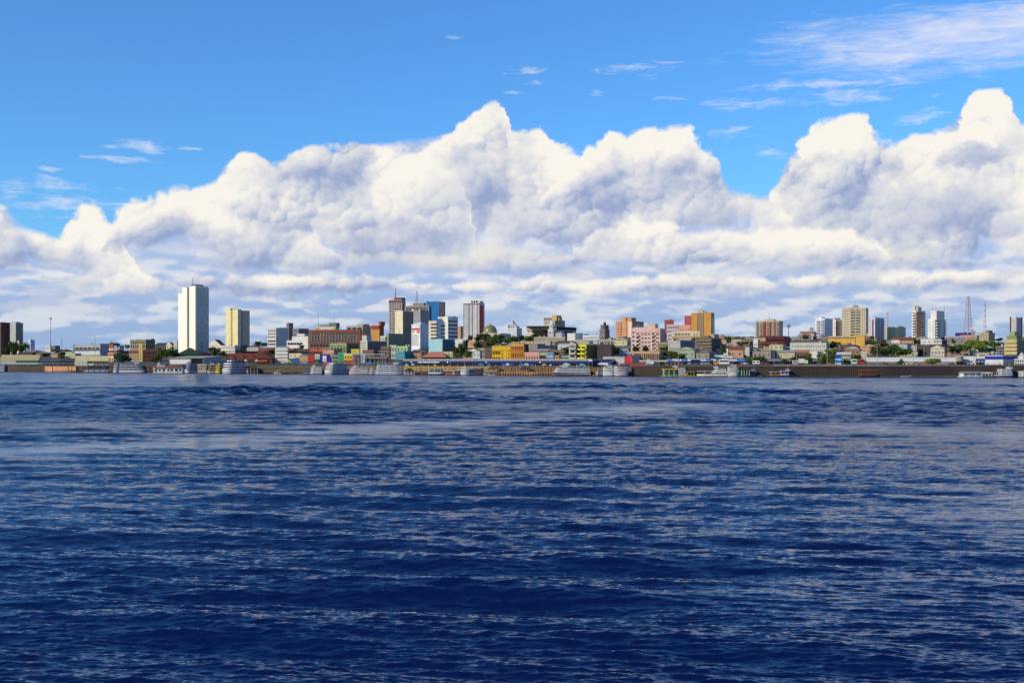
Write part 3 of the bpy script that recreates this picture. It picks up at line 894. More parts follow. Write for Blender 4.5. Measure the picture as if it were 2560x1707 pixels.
# ================================================================== THE TOWN, west to east; some dark walls hold shade in their colour
WHITE = (216, 210, 196); CREAM = (226, 214, 176); GREY = (150, 148, 146); DK = (70, 62, 58); RED = (150, 62, 44); TERR = (164, 84, 58)

# ---- sheet A
B('A', (-90, 14, 137), (770, 1175), (96, 74, 64), 'dark brown apartment tower cut by the left edge of the picture', 'tower', 'apartment_tower', L=[W(10, 4, .5, .4)], R=[W(10, 5, .6, .42)], tops=[('roof_box', .3, .7, .2, .8, 3, (80, 66, 60))], cor=False)
B('A', (132, 206, 302), (775, 1110), (186, 188, 182), 'tall tower with grey balcony bands and a teal glass side, behind the brown tower', 'tower', 'apartment_tower', a=44,
  L=[W(12, 1, .98, .3, s='r'), W(12, 1, 1.0, .2, s='slab', dp=.8)], R=[Pn(curtain((16, 92, 104), (60, 130, 140), 2.4, 3.2), (0, .96), (0, 1), .3, 'glass_facade'), W(12, 1, .2, .2, u=(.8, 1.02), s='slab', dp=1.2)], tops=[('roof_box', .1, 1.0, .1, .6, 5, (150, 128, 104))])
B('A', (222, 246, 260), (1010, 1095), (222, 206, 160), 'small cream church tower with pointed grey spire beside the teal tower', 'church', 'church_tower', L=[W(1, 1, .4, .3, s='a', v=(.4, .9))], tops=[('spire', -.1, 1.1, -.1, 1.1, 8, (120, 112, 110))], cor=False)
B('A', (366, 400, 455), (1000, 1090), (190, 204, 226), 'pale blue-white block with rooftop box behind the trees at far left', a=40, L=[W(4, 2)], R=[W(4, 4, .6, .45)], tops=[('roof_box', .1, .9, .0, .5, 5, (196, 206, 222))])
B('A', (590, 655, 680), (1078, 1125), (206, 202, 196), 'white low block with open stair frame at the foot of the tall mast', L=[W(2, 4)], tops=[('roof_frame', .1, .9, .1, .8, 4, (190, 190, 190))])
B('A', (684, 720, 785), (1072, 1120), (120, 118, 116), 'dark grey twin-box building right of the tall mast', L=[W(2, 2)], R=[W(2, 4)])
B('A', (320, 470, 560), (1122, 1165), (128, 92, 70), 'long brown house with pale greenish hipped roof below the trees', 'house', 'house', a=25, L=[W(1, 7, .35, .5)], roof='hip', rrgb=(150, 156, 142), rh=3)
B('A', (232, 420, 575), (1150, 1200), (84, 66, 54), 'low dark brown row of houses above the yellow-green shed roofs', 'house', 'house', a=22, L=[W(1, 9, .4, .5)], roof='gable', rrgb=(96, 74, 60), rh=2)
B('A', (576, 700, 755), (1150, 1195), (160, 152, 144), 'grey house with pale metal roof left of the arcaded warehouse', 'house', 'house', a=20, L=[W(1, 5, .4, .5)], roof='gable', rrgb=(182, 176, 170), rh=2.5)
B('A', (775, 850, 952), (1110, 1195), (110, 92, 84), 'arcaded old warehouse with dark red-grey pitched roof', 'warehouse', 'warehouse', a=35, L=[W(1, 4, .5, .6, s='a', v=(.05, .7))], R=[W(1, 5, .5, .6, s='a', v=(.05, .7))], roof='hip', rrgb=(92, 66, 62), rh=4)
B('A', (955, 1310, 1450), (1048, 1195), (170, 176, 182), 'wide pale grey office block with a row of six dark windows', 'office', 'office_block', a=18,
  L=[W(1, 6, .82, 1, u=(.07, .98), v=(.57, .73)), W(1, 1, 1, 1, u=(.06, 1), v=(.42, .56), s='r', g=4), Pn((214, 214, 212), (.06, .98), (.10, .36), .1), Pn((150, 158, 166), (0, .04), (0, 1), .5)], R=[W(2, 4, .3, .3)], cor=True)
# red and white customs house with its little tower
B('A', (1405, 1485, 1500), (1170, 1285), (222, 196, 158), 'cream customs clock tower base with orange-red bands beside the round dark tree', 'tower', 'customs_tower', a=20,
  L=[W(1, 3, .35, .8, s='a', v=(.08, .55)), Pn((166, 76, 44), (0, 1), (.78, .97), .2), Pn((166, 76, 44), (0, 1), (.0, .07), .2)], tops=[('turret', .22, .95, .1, .9, 19, (168, 82, 50), [W(1, 1, .35, .35, v=(.45, .85), g=4), Pn((226, 206, 172), (.0, 1), (.38, .62), .1)]), ('cap', .3, .85, .2, .8, 24, (120, 66, 48)), ('spire', .45, .75, .3, .7, 34, (120, 70, 50))], cor=False)
B('A', (1500, 1560, 1625), (1110, 1170), (128, 60, 46), 'dark red brick wing with hipped roof behind the customs tower', 'customs building', 'customs_wing', a=30, L=[W(2, 3, .3, .5)], R=[W(2, 3, .3, .5)], roof='hip', rrgb=(110, 52, 42), rh=4)
B('A', (1522, 1560, 1622), (1066, 1105), (170, 196, 216), 'low pale blue building under the round hilltop tree', a=40, L=[W(1, 2)], R=[W(1, 4)])
B('A', (1600, 1864, 1872), (1130, 1270), (224, 198, 164), 'long cream customs building with red trim and red hipped roof', 'customs building', 'customs_building', a=12, dep=14,
  L=[W(3, 14, .42, .6, s='a'), Pn((168, 78, 50), (0, 1), (.31, .35), .18), Pn((168, 78, 50), (0, 1), (.64, .68), .18), Pn((168, 78, 50), (0, 1), (.96, 1.0), .2)], roof='hip', rrgb=(132, 58, 44), rh=4)
# port sheds
B('A', (5, 500, 545), (1186, 1300), (170, 168, 158), 'long port shed with yellow-green and rusty metal roof at far left', 'shed', 'port_shed', a=8, dep=30, roof='gable', rrgb=(168, 158, 112), rh=9,
  L=[Pn((22, 96, 84), (.42, 1), (.35, .95), .2), Pn((190, 190, 184), (0, .41), (.5, .9), .1)], dadd=6)
B('A', (540, 752, 760), (1206, 1320), (74, 84, 104), 'blue-grey shed gable next to the green shed wall', 'shed', 'port_shed', a=8, dep=36, roof='gabley', rrgb=(166, 164, 120), rh=8, eave=1.2, L=[Pn((206, 208, 206), (0, 1), (.50, .56), .3), W(1, 4, .6, .9, s='o', v=(0, .4))])
B('A', (766, 985, 992), (1206, 1320), (62, 64, 78), 'dark shed gable in the middle of the port roofs', 'shed', 'port_shed', a=8, dep=36, roof='gabley', rrgb=(166, 164, 120), rh=8, eave=1.2, L=[Pn((206, 208, 206), (0, 1), (.50, .56), .3), W(1, 4, .6, .9, s='o', v=(0, .4))])
B('A', (992, 1418, 1425), (1200, 1290), (118, 84, 70), 'long warehouse with pale yellow roof left of the customs tower', 'warehouse', 'warehouse', a=8, dep=22, roof='gable', rrgb=(196, 188, 140), rh=8, L=[W(1, 12, .5, .8, s='o'), Pn((60, 50, 46), (0, 1), (.93, 1.0), .1)])
for i, (x0, x1, c, lb) in enumerate(((975, 1030, (214, 208, 190), 'white shipping container left of the striped riverboat roof'), (1034, 1082, (206, 206, 196), 'cream shipping container between two others on the quay'), (1086, 1132, (222, 220, 206), 'white shipping container touching the striped riverboat roof'))):
    d = 6; X0, Y = XY(PX('A', x0), d); X1, _ = XY(PX('A', x1), d)
    o = thing('shipping_container', lb, 'container', ((X0 + X1) / 2, Y, 5.0), 0, 'containers on the port quay')
    w = X1 - X0 - .3; q = MB(); cm = mat(c)
    q.box(-w / 2, w / 2, -1.2, 1.2, .1, 4.6, cm)
    for k in range(int(w / .8)): q.box(-w / 2 + .3 + k * .8, -w / 2 + .7 + k * .8, -1.28, -1.203, .3, 4.4, cm)
    q.obj('body', o); q = MB(); q.box(-w / 2 + .2, -w / 2 + .3, -1.35, -1.283, .2, 4.5, mat((90, 90, 90))); q.obj('door_bar', o)

# pier on piles, far left
def pier(px0, px1, top, under, d, label, deck_rgb, roof=None, n=9):
    X0, Y = XY(px0, d); X1, Y1 = XY(px1, d)
    o = thing('pier', label, 'pier', ((X0 + X1) / 2, Y, -2), 0)
    w = X1 - X0; q = MB(); q.box(-w / 2, w / 2, -3, 14, top + 2, top + 2.9, mat(deck_rgb, kind='concrete')); q.obj('deck', o)
    for i in range(n):
        for yy in (-2, 5):
            q = MB(); x = -w / 2 + w * (i + .5) / n
            q.box(x - .45, x + .45, yy - .45, yy + .45, 0, top + 1.997, mat((150, 128, 108) if i % 2 else (96, 80, 70), kind='concrete')); q.obj('pile', o)
    if roof:
        q = MB(); q.box(-w / 2, w / 2, -4, 6, top + 5.6, top + 6.1, mat(roof)); q.obj('roof', o)
        for i in range(6):
            q = MB(); x = -w / 2 + w * (i + .5) / 6; q.box(x - .2, x + .2, -3.4, -3.0, top + 2.903, top + 5.597, mat((200, 200, 196))); q.obj('post', o)
    return o
pier(-60, 109, 3.2, 0, -12, 'dark pier on pale concrete piles at far left with long white roof', (70, 60, 54), (206, 204, 198), 14)
quay(-120, 112, 4.6, 0, 'shaded brown bank wall behind the far left pier', (74, 54, 42), 0)
quay(112, 190, 5.0, -2, 'sunlit tan river wall with dark joint beside the far left pier', (184, 136, 96), 2, (120, 84, 60), cap=(110, 84, 60))
quay(190, 430, 5.0, 0, 'brown river wall behind the moored western boats', (74, 58, 48), 20, (52, 42, 36), cap=(84, 70, 58))
quay(430, 640, 5.0, 0, 'brown river wall behind the blue and white passenger boat', (70, 54, 44), 20, (52, 42, 36), cap=(84, 70, 58))

# ---- sheet B
B('B', (28, 232, 355), (992, 1105), (142, 132, 112), 'old stone palace with seven tall windows and a small roof pediment', 'palace', 'old_palace', a=30, L=[W(2, 7, .42, .62, s='a'), Pn((160, 150, 128), (0, 1), (.9, .98), .3)], R=[W(2, 5, .4, .6, s='a')], tops=[('pediment', .35, .65, .0, .1, 2.5, (140, 130, 112)), ('roof_box', .92, 1.0, .7, .9, 5, (80, 72, 68)), ('roof_box', .1, .2, .0, .1, 1.6, (130, 122, 106))])
B('B', (352, 540, 620), (1028, 1110), (92, 84, 90), 'dark slate-roofed hall right of the old stone palace', 'hall', 'hall', a=18, L=[W(1, 6, .3, .5)], roof='gable', rrgb=(70, 70, 82), rh=6)
B('B', (500, 572, 600), (1022, 1105), (226, 212, 160), 'small cream chapel facade left of the tall white tower', 'church', 'chapel', a=20, L=[W(1, 2, .3, .4, s='a')], roof='gabley', rrgb=(120, 110, 100), rh=7)
B('B', (596, 640, 665), (1010, 1110), (206, 206, 204), 'white building corner squeezed against the tall white tower', a=25, L=[W(3, 3)])
B('B', (142, 188, 200), (1052, 1280), (206, 176, 92), 'narrow ochre stone pillar tower in front of the customs houses', 'tower', 'pillar_tower', a=22, L=[W(1, 1, .12, .9, v=(.05, .95), s='o')], tops=[('cap', .1, .9, .1, .9, 1.2, (190, 170, 110))], cor=True)
B('B', (196, 420, 442), (1108, 1275), (84, 44, 38), 'dark red brick customs warehouse with hipped roof, right of the ochre pillar', 'warehouse', 'customs_warehouse', a=14, dep=14, L=[W(3, 12, .4, .6, s='a')], roof='hip', rrgb=(84, 48, 42), rh=4)
# tall white slab tower
def tall_tower():
    px0, pxc, px1 = PX('B', 655), PX('B', 888), PX('B', 1053)
    a = radians(40); Y = shoreY(pxc) + 190
    Cx, wl, wr = solve(px0, pxc, px1, Y, a)
    g = terr(pxc, 190) - 1
    ca, sa = cos(a), sin(a)
    root = thing('office_tower', 'tallest tower, blank cream slabs stepped on the left and blue glass on the right', 'tower', (Cx - ca * wl / 2 + sa * wr / 2, Y + sa * wl / 2 + ca * wr / 2, g), -a)
    Zt = lambda zy: zat(PY(zy), Y) - g
    X0, X1, Y0, Y1 = -wl / 2, wl / 2, -wr / 2, wr / 2
    cm = mat((232, 226, 208), rough=.8, kind='plain')
    cw = mat((244, 238, 216), kind='plain')
    f = lambda u: X0 + wl * u
    MB().box(f(0), f(.27), Y0, Y1, 0, Zt(370), cw).obj('slab', root)
    MB().box(f(.272), f(.53), Y0 - .6, Y1, 0, Zt(296), cw).obj('slab', root)
    MB().box(f(.532), f(.655), Y0 + 1.4, Y1, 0, Zt(296), mat((176, 166, 148))).obj('recess', root)
    MB().box(f(.657), f(1), Y0 - .6, Y1 - .4, 0, Zt(285), cw).obj('slab', root)
    for k in range(20):
        q = MB(); zz = Zt(1080) + (Zt(320) - Zt(1080)) * (k + .5) / 20
        q.box(f(.57), f(.62), Y0 + 1.3, Y0 + 1.397, zz - .5, zz + .5, GL[0]); q.obj('window', root)
    gm = curtain((146, 168, 176), (160, 172, 176), 1.9, 3.3, .12)
    MB().box(f(1) + .003, f(1) + .5, Y0 + .2, Y1, 0, Zt(306), gm).obj('glass_facade', root)
    MB().box(f(.66), f(1) - 1, Y0 + 1, Y1 - 5, Zt(285) + .003, Zt(268), mat((60, 62, 66))).obj('roof_box', root)
    q = MB(); q.cyl((f(.72), Y0 + 2, Zt(285)), (f(.72), Y0 + 2, Zt(165)), .35, .2, 6, mat((150, 150, 150), kind='plain')); q.box(f(.72) - 1.6, f(.72) + 1.6, Y0 + 1.9, Y0 + 2.1, Zt(190), Zt(186), mat((150, 150, 150), kind='plain')); q.obj('antenna', root)
tall_tower()
B('B', (1275, 1435, 1590), (612, 1085), (232, 218, 158), 'cream-yellow blank-walled tower with five antennas on its stepped top', 'tower', 'apartment_tower', a=40,
  L=[Pn((192, 148, 62), (.42, .57), (0, 1), .1), W(11, 1, .3, .25, u=(.44, .55), g=2), W(11, 3, .3, .22, u=(.02, .4), skip=.6, g=2)], R=[Pn((168, 160, 150), (0, .3), (0, 1), .1), Pn((60, 56, 54), (.31, .38), (0, 1), .1), Pn((150, 142, 132), (.39, 1), (0, 1), .1), W(12, 4, .2, .25, u=(.42, .98), skip=.5, g=2), W(12, 1, .1, .2, u=(.0, .3), g=2)],
  tops=[('roof_step', .16, .42, .0, .5, 9, (230, 216, 158)), ('roof_step', .57, 1, .0, .3, 6, (222, 208, 156)), ('roof_box', .42, .57, .1, .5, 8, (110, 104, 100)), ('antenna', .2, 0, .2, 0, 18, (120, 120, 120)), ('antenna', .36, 0, .2, 0, 19, (120, 120, 120)), ('antenna', .52, 0, .2, 0, 18, (120, 120, 120)), ('antenna', .66, 0, .2, 0, 19, (120, 120, 120)), ('antenna', .8, 0, .2, 0, 16, (120, 120, 120)), ('dish', .6, .7, .0, .1, 7, (230, 230, 230))])
B('B', (1050, 1214, 1272), (985, 1145), (224, 214, 196), 'white cathedral front with a triangular gable, red roof and cross', 'church', 'cathedral', a=22, L=[W(1, 3, .3, .7, s='a', v=(.05, .55), u=(.1, .9)), W(1, 6, .12, 1, v=(.0, .55), s='fin', dp=.5, col=(226, 196, 160)), Pn((170, 96, 70), (0, 1), (.60, .63), .3)], roof='gabley', rrgb=(158, 70, 48), rh=11, tops=[('antenna', .5, 0, .02, 0, 13, (90, 70, 60))], rnd_seed=3)
B('B', (1212, 1395, 1470), (1070, 1165), (222, 218, 204), 'low white arcade building in front of the cream-yellow tower', a=20, L=[W(1, 9, .4, .55, v=(.55, .98)), W(1, 9, .45, .5, s='a', v=(.0, .5))], R=[W(2, 4)])
B('B', (1395, 1470, 1560), (1062, 1120), (110, 110, 120), 'dark blue-grey block behind the white arcade building', a=35, L=[W(2, 3)], R=[W(2, 4)])
B('B', (1590, 1690, 1730), (1050, 1105), (132, 80, 62), 'red-roofed house with a domed turret, right of the cream-yellow tower', 'house', 'house', a=25, roof='hip', rrgb=(120, 58, 46), rh=4, L=[W(1, 5)], tops=[('turret', .3, .5, .2, .6, 5, (190, 170, 150)), ('cap', .33, .47, .25, .55, 7, (70, 60, 58))])
B('B', (1555, 1700, 1760), (1085, 1140), (206, 202, 198), 'white low house below the domed turret', 'house', 'house', a=22, L=[W(1, 7)], roof='shed', rrgb=(180, 180, 182), rh=1.5)
B('B', (1500, 1690, 1740), (1136, 1175), (96, 50, 44), 'dark red row of roofs above the market hall', 'house', 'house', a=16, L=[W(1, 9, .4, .5)], roof='gable', rrgb=(122, 58, 46), rh=2)
# green and red warehouse
B('B', (640, 985, 1085), (1095, 1225), (22, 62, 48), 'warehouse with dark green gable and dark red roof below the tall white tower', 'warehouse', 'warehouse', a=16, roof='gabley', rrgb=(138, 40, 34), rh=11, eave=1.4)
B('B', (545, 985, 1230), (1200, 1300), (186, 192, 200), 'white and grey open shed in front of the green gable', 'shed', 'port_shed', a=20, dep=30, roof='shed', rrgb=(160, 156, 150), rh=3, L=[W(1, 1, 1, 1, u=(.63, .99), v=(0, .9), s='o'), Pn((216, 212, 200), (0, .60), (0, .75), .2)], R=[W(1, 6, .3, .3)], eave=1.5)
# market hall roofs
for i, (x0, x1, lb) in enumerate(((1290, 1405, 'leftmost rust-red market gable beside the grey shed wall'), (1440, 1532, 'rust-red market gable second from the grey shed wall'), (1566, 1660, 'rust-red market gable third from the grey shed wall'))):
    B('B', (x0, x1 - 8, x1), (1176, 1290), (120, 62, 50), lb, 'market hall', 'market_hall', a=12, dep=26, roof='gabley', rrgb=(156, 66, 46), rh=6, L=[W(1, 3, .6, .8, s='a', v=(0, .8))], group='gabled roofs of the market hall')
B('B', (1280, 1690, 1725), (1165, 1240), (110, 58, 46), 'long low market hall roof behind the three rust-red gables', 'market hall', 'market_hall', a=8, dep=14, roof='gable', rrgb=(128, 54, 42), rh=4)

# ---- sheet C
B('C', (152, 262, 425), (846, 1088), (204, 200, 194), 'pale grey apartment block with six rows of windows and blank stained, shade-toned side', 'apartment block', 'apartment_block', a=36, L=[W(3, 4, .7, .5, v=(.48, .98)), W(2, 1, .96, .5, v=(.08, .42), s='r')], R=[W(6, 5, .2, .25, skip=.5, g=2), Pn((150, 156, 168), (.0, 1), (.0, 1), .05)], tops=[('roof_frame', .6, 1, .3, .9, 3, (180, 180, 178)), ('roof_box', .1, 1, .2, .9, 1.5, (190, 188, 180))])  # grey side panel has the shade of that face in its colour
B('C', (396, 430, 486), (778, 1070), (140, 122, 112), 'brown-grey stair tower attached to the right of the pale apartment block', 'tower', 'stair_tower', a=44, L=[W(7, 1, .4, .3, g=2)], dadd=20)
B('C', (478, 560, 690), (850, 1030), (128, 128, 134), 'dark grey flat block behind the white modern offices', a=36, L=[W(4, 3, .6, .4)], R=[W(4, 5, .6, .4)])
B('C', (400, 620, 700), (1002, 1090), (216, 214, 206), 'white modern office with one long window band and stepped upper floors', 'office', 'office_building', a=24, L=[W(1, 5, .9, .5, s='r', v=(.25, .85))], R=[W(2, 3)], tops=[('upper_floor', .42, 1, .1, .8, 9, (214, 212, 204), [W(1, 4, .8, .4, s='r', v=(.3, .9))]), ('roof_slab', .3, 1.05, .05, .85, 10, (222, 220, 214)), ('stair_box', .55, .98, .2, .7, 18, (214, 212, 204), [W(1, 2, .3, .6)])])
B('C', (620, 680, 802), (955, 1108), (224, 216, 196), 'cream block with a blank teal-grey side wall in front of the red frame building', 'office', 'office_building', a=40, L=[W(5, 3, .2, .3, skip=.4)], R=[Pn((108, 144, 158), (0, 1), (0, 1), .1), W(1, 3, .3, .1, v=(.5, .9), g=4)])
B('C', (800, 916, 922), (1014, 1088), (190, 194, 200), 'plain silver-grey cube right of the teal-grey side wall', 'block', 'plain_block', a=20, dep=16, L=[W(2, 4, .05, .9, s='o')])
B('C', (682, 1370, 1388), (868, 1090), (112, 96, 88), 'wide unfinished building with brick-red bands and an open concrete grid of bays', 'building', 'frame_building', a=18, dep=22,
  L=[Pn((150, 58, 42), (0, 1), (.90, 1), .5), Pn((150, 58, 42), (0, 1), (.27, .33), .5), W(3, 16, .72, .66, v=(.34, .9), g=None), W(1, 16, .7, .6, v=(.0, .26)), W(1, 16, .12, 1, v=(.34, .9), s='fin', dp=.4, col=(176, 160, 140)), Pn((150, 58, 42), (.965, 1), (.33, .9), .5)], R=[Pn((140, 54, 40), (0, 1), (0, 1), .2)])
B('C', (780, 1040, 1088), (826, 905), (206, 198, 180), 'domed-roof white and yellow building with spired tower above the red frame building', 'building', 'spired_building', a=20,
  L=[Pn((206, 160, 32), (0, .18), (0, 1), .3), Pn((206, 160, 32), (.9, 1), (0, 1), .3), W(1, 6, .4, .4, u=(.2, .9))], R=[Pn((206, 160, 32), (0, 1), (0, 1), .2)],
  tops=[('upper_floor', .15, .66, .1, .9, 9, (150, 146, 138), [W(2, 6, .5, .5)]), ('tower_box', .68, 1.0, .1, .9, 14, (200, 196, 190), [W(3, 3, .5, .4)], [W(3, 2, .5, .4)]), ('cap', .66, 1.03, .05, .95, 15, (110, 112, 116)), ('spire', .74, .95, .2, .8, 24, (210, 206, 200)), ('mast', .84, 0, .5, 0, 42, (150, 150, 150)), ('mast', .1, 0, .2, 0, 47, (140, 140, 140))])
B('C', (1178, 1395, 1500), (812, 960), (168, 162, 150), 'concrete frame block with dark glass bays and box on top, right of the red bands', 'building', 'frame_building', a=28, L=[W(3, 3, .8, .8, v=(.0, .92), s='w', g=0)], R=[W(3, 3, .3, .4)], tops=[('roof_box', .62, 1, .1, .8, 7, (176, 160, 136))])
B('C', (1504, 1612, 1672), (805, 965), (206, 142, 62), 'orange block with brick-red top and antennas', 'building', 'orange_building', a=30, L=[Pn((156, 58, 36), (0, 1), (.70, 1), .15)], R=[Pn((110, 62, 58), (0, 1), (0, 1), .1), W(4, 2, .3, .4)], tops=[('tower_box', .95, 1.18, .0, .9, 13, (158, 70, 50)), ('antenna', .1, 0, .3, 0, 14, (150, 150, 150)), ('antenna', .2, 0, .5, 0, 12, (150, 150, 150)), ('antenna', .55, 0, .5, 0, 17, (150, 150, 150)), ('antenna', .7, 0, .3, 0, 20, (150, 150, 150)), ('antenna', 1.0, 0, .3, 0, 24, (150, 150, 150)), ('antenna', 1.15, 0, .3, 0, 22, (150, 150, 150))])
B('C', (1594, 1700, 1760), (946, 1012), (184, 206, 176), 'pale mint flat-roofed house left of the brown grid tower', 'house', 'house', a=25, L=[W(1, 5, .4, .4), Pn((206, 214, 196), (0, 1), (.85, 1), .2)])
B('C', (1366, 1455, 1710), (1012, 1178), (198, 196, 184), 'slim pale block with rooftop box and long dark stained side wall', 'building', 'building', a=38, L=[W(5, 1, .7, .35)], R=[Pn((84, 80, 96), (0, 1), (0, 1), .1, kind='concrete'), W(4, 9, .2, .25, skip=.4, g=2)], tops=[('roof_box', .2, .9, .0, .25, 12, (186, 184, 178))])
B('C', (964, 1182, 1345), (1042, 1180), (150, 166, 124), 'green three-storey house with balcony bands and an olive side wall', 'house', 'house', a=26, L=[W(3, 5, .7, .5, v=(.15, .9)), W(3, 1, 1, 1, s='slab', v=(0, .8), dp=.8, col=(140, 176, 128)), W(1, 5, .6, .6, v=(0, .15), s='o')], R=[Pn((84, 84, 62), (0, 1), (0, 1), .1)])
B('C', (1244, 1350, 1360), (1115, 1180), (214, 196, 70), 'small yellow two-storey house left of the slim pale block', 'house', 'house', a=18, dep=10, L=[W(2, 4, .3, .4)])
B('C', (250, 415, 430), (1105, 1290), (214, 210, 200), 'white four-storey house with dark horizontal gaps behind the river wall ramp', 'house', 'house', a=14, dep=12, L=[W(4, 1, .96, .3, s='r', g=1), W(4, 1, 1, 1, s='slab', dp=.8)])
B('C', (20, 230, 250), (1105, 1180), (120, 70, 56), 'rust-roofed house above the big market hall gable', 'house', 'house', a=18, dep=12, L=[W(1, 6)], roof='hip', rrgb=(150, 62, 44), rh=4)
B('C', (252, 500, 520), (1100, 1180), (104, 66, 56), 'long rust-red roof with dormer behind the white four-storey house', 'house', 'house', a=14, dep=14, L=[W(1, 9)], roof='gable', rrgb=(148, 64, 48), rh=4, tops=[('dormer', .93, .98, .1, .3, 6, (206, 120, 60))])
B('C', (0, 130, 180), (1088, 1120), (190, 190, 192), 'pale grey low roofs at the left of the rust-roofed house', 'house', 'house', a=20, L=[W(1, 6)], roof='gable', rrgb=(176, 176, 180), rh=2)
B('C', (250, 405, 425), (1075, 1110), (120, 116, 112), 'low grey metal-roofed house under the pale apartment block', 'house', 'house', a=18, dep=12, L=[W(1, 6)], roof='gable', rrgb=(150, 152, 160), rh=2)
B('C', (410, 690, 700), (1128, 1195), (66, 54, 56), 'dark shaded terrace of houses left of the orange roofs', 'house', 'house', a=12, dep=14, L=[W(2, 12, .3, .4)], roof='gable', rrgb=(96, 74, 66), rh=2)
B('C', (690, 880, 900), (1100, 1195), (92, 70, 62), 'house with bright orange-red double roof in the centre of the dark terrace', 'house', 'house', a=14, dep=14, L=[W(2, 8, .4, .4)], roof='hip', rrgb=(186, 78, 46), rh=5, tops=[('turret', .5, .57, .1, .3, 7, (206, 110, 60))])
B('C', (880, 1000, 1010), (1095, 1165), (120, 108, 96), 'grey-brown house squeezed against the green three-storey house', 'house', 'house', a=14, dep=12, L=[W(2, 4)], roof='gable', rrgb=(140, 110, 80), rh=3)
B('C', (-20, 215, 245), (1140, 1300), (96, 50, 42), 'largest market hall gable, dark red with a lighter red awning', 'market hall', 'market_hall', a=14, dep=30, roof='gabley', rrgb=(146, 58, 44), rh=10, eave=1, L=[Pn((176, 72, 54), (.2, .75), (.35, .75), 1.2, 'awning'), W(1, 3, .6, .5, s='a', v=(0, .35))])
B('C', (568, 680, 686), (1195, 1290), (196, 150, 104), 'tan boxy shop with pale green top edge on the river front', 'shop', 'shop', a=10, dep=9, L=[Pn((110, 140, 110), (0, 1), (.93, 1), .2), W(1, 4, .6, .8, s='o', v=(0, .25))])
B('C', (684, 765, 768), (1192, 1298), (196, 54, 56), 'crimson shop front between the tan shop and the green and white one', 'shop', 'shop', a=10, dep=9, L=[W(1, 3, .5, .6, v=(.55, .8), g=4), Pn((170, 44, 44), (0, 1), (.15, .4), .8, 'awning')])
B('C', (767, 833, 836), (1186, 1290), (214, 216, 204), 'narrow shop with white upper floor and dark green ground floor', 'shop', 'shop', a=10, dep=9, L=[Pn((22, 120, 78), (0, 1), (0, .48), .2), W(1, 2, .5, .5, v=(.5, .95))])
B('C', (834, 970, 974), (1187, 1288), (38, 34, 148), 'royal blue shop front with a tall white poster in its middle', 'shop', 'shop', a=10, dep=9, L=[Pn((222, 222, 214), (.28, .64), (.12, .9), .12, 'poster'), Pn((110, 190, 190), (.38, .54), (.25, .5), .16, 'poster_print')])
B('C', (990, 1074, 1080), (1190, 1290), (138, 134, 128), 'grey two-storey shop right of the royal blue shop', 'shop', 'shop', a=10, dep=9, L=[W(2, 3, .7, .4), W(2, 1, 1, 1, s='slab', dp=.9)])
B('C', (1072, 1144, 1148), (1165, 1290), (74, 176, 126), 'bright sea-green narrow house on the river front', 'house', 'house', a=10, dep=9, L=[W(4, 2, .6, .45), W(4, 1, 1, 1, s='slab', dp=.7)])
B('C', (1146, 1264, 1268), (1176, 1290), (220, 196, 60), 'yellow house with white trim over a red shop front', 'shop', 'shop', a=10, dep=9, L=[Pn((190, 60, 56), (0, 1), (0, .32), .3), Pn((226, 224, 216), (0, 1), (.9, 1), .3), W(1, 3, .5, .5, v=(.4, .85))])
B('C', (1266, 1366, 1370), (1180, 1290), (108, 74, 92), 'dull purple blank-fronted house beside the pale post', 'house', 'house', a=10, dep=9, L=[W(2, 3, .3, .3)])
B('C', (1370, 1422, 1426), (1176, 1290), (170, 182, 192), 'pale blue-grey narrow wall right of the purple house', 'house', 'house', a=10, dep=9, L=[W(1, 1, .2, .3)])
B('C', (1430, 1700, 1725), (1215, 1275), (120, 104, 92), 'low dim market sheds under the long thin canopy', 'shed', 'market_shed', a=10, dep=10, L=[W(1, 8, .7, .7, s='o')], roof='gable', rrgb=(140, 130, 120), rh=2)
B('C', (1440, 1680, 1700), (1130, 1200), (88, 80, 84), 'brownish low house row with white balcony, below the dark stained wall', 'house', 'house', a=14, dep=12, L=[W(2, 7, .4, .4)], roof='gable', rrgb=(134, 120, 112), rh=2)
B('C', (1560, 1690, 1740), (1140, 1190), (150, 136, 118), 'grey-beige gabled house on the right of the brownish row', 'house', 'house', a=20, L=[W(1, 4)], roof='gable', rrgb=(120, 112, 108), rh=3)
def canopy(z, x0, x1, yt, yb, d, label, rgb, legs=6, depth=6, name='canopy', cat='canopy', th=.5, legrgb=(150, 150, 150), top2=None):
    px0, px1 = PX(z, x0), PX(z, x1); pm = (px0 + px1) / 2
    X, Y = XY(pm, d); w = (px1 - px0) / F * Y; zt = zat(PY(yt), Y); g = terr(pm, d) - .5
    th = max(th, zt - zat(PY(yb), Y))
    o = thing(name, label, cat, (X, Y, g))
    q = MB(); q.box(-w / 2, w / 2, -depth / 2, depth / 2, zt - g - th, zt - g, mat(rgb)); q.obj('roof', o)
    for i in range(legs):
        for yy in (-depth / 2 + .3, depth / 2 - .3):
            q = MB(); x = -w / 2 + w * (i + .5) / legs; q.box(x - .15, x + .15, yy - .15, yy + .15, 0, zt - g - th - .003, mat(legrgb)); q.obj('post', o)
    return o, X, Y, w, zt, g
canopy('C', 1255, 1685, 1174, 1182, 30, 'long thin pale canopy on posts over the market sheds', (206, 200, 196), 8)
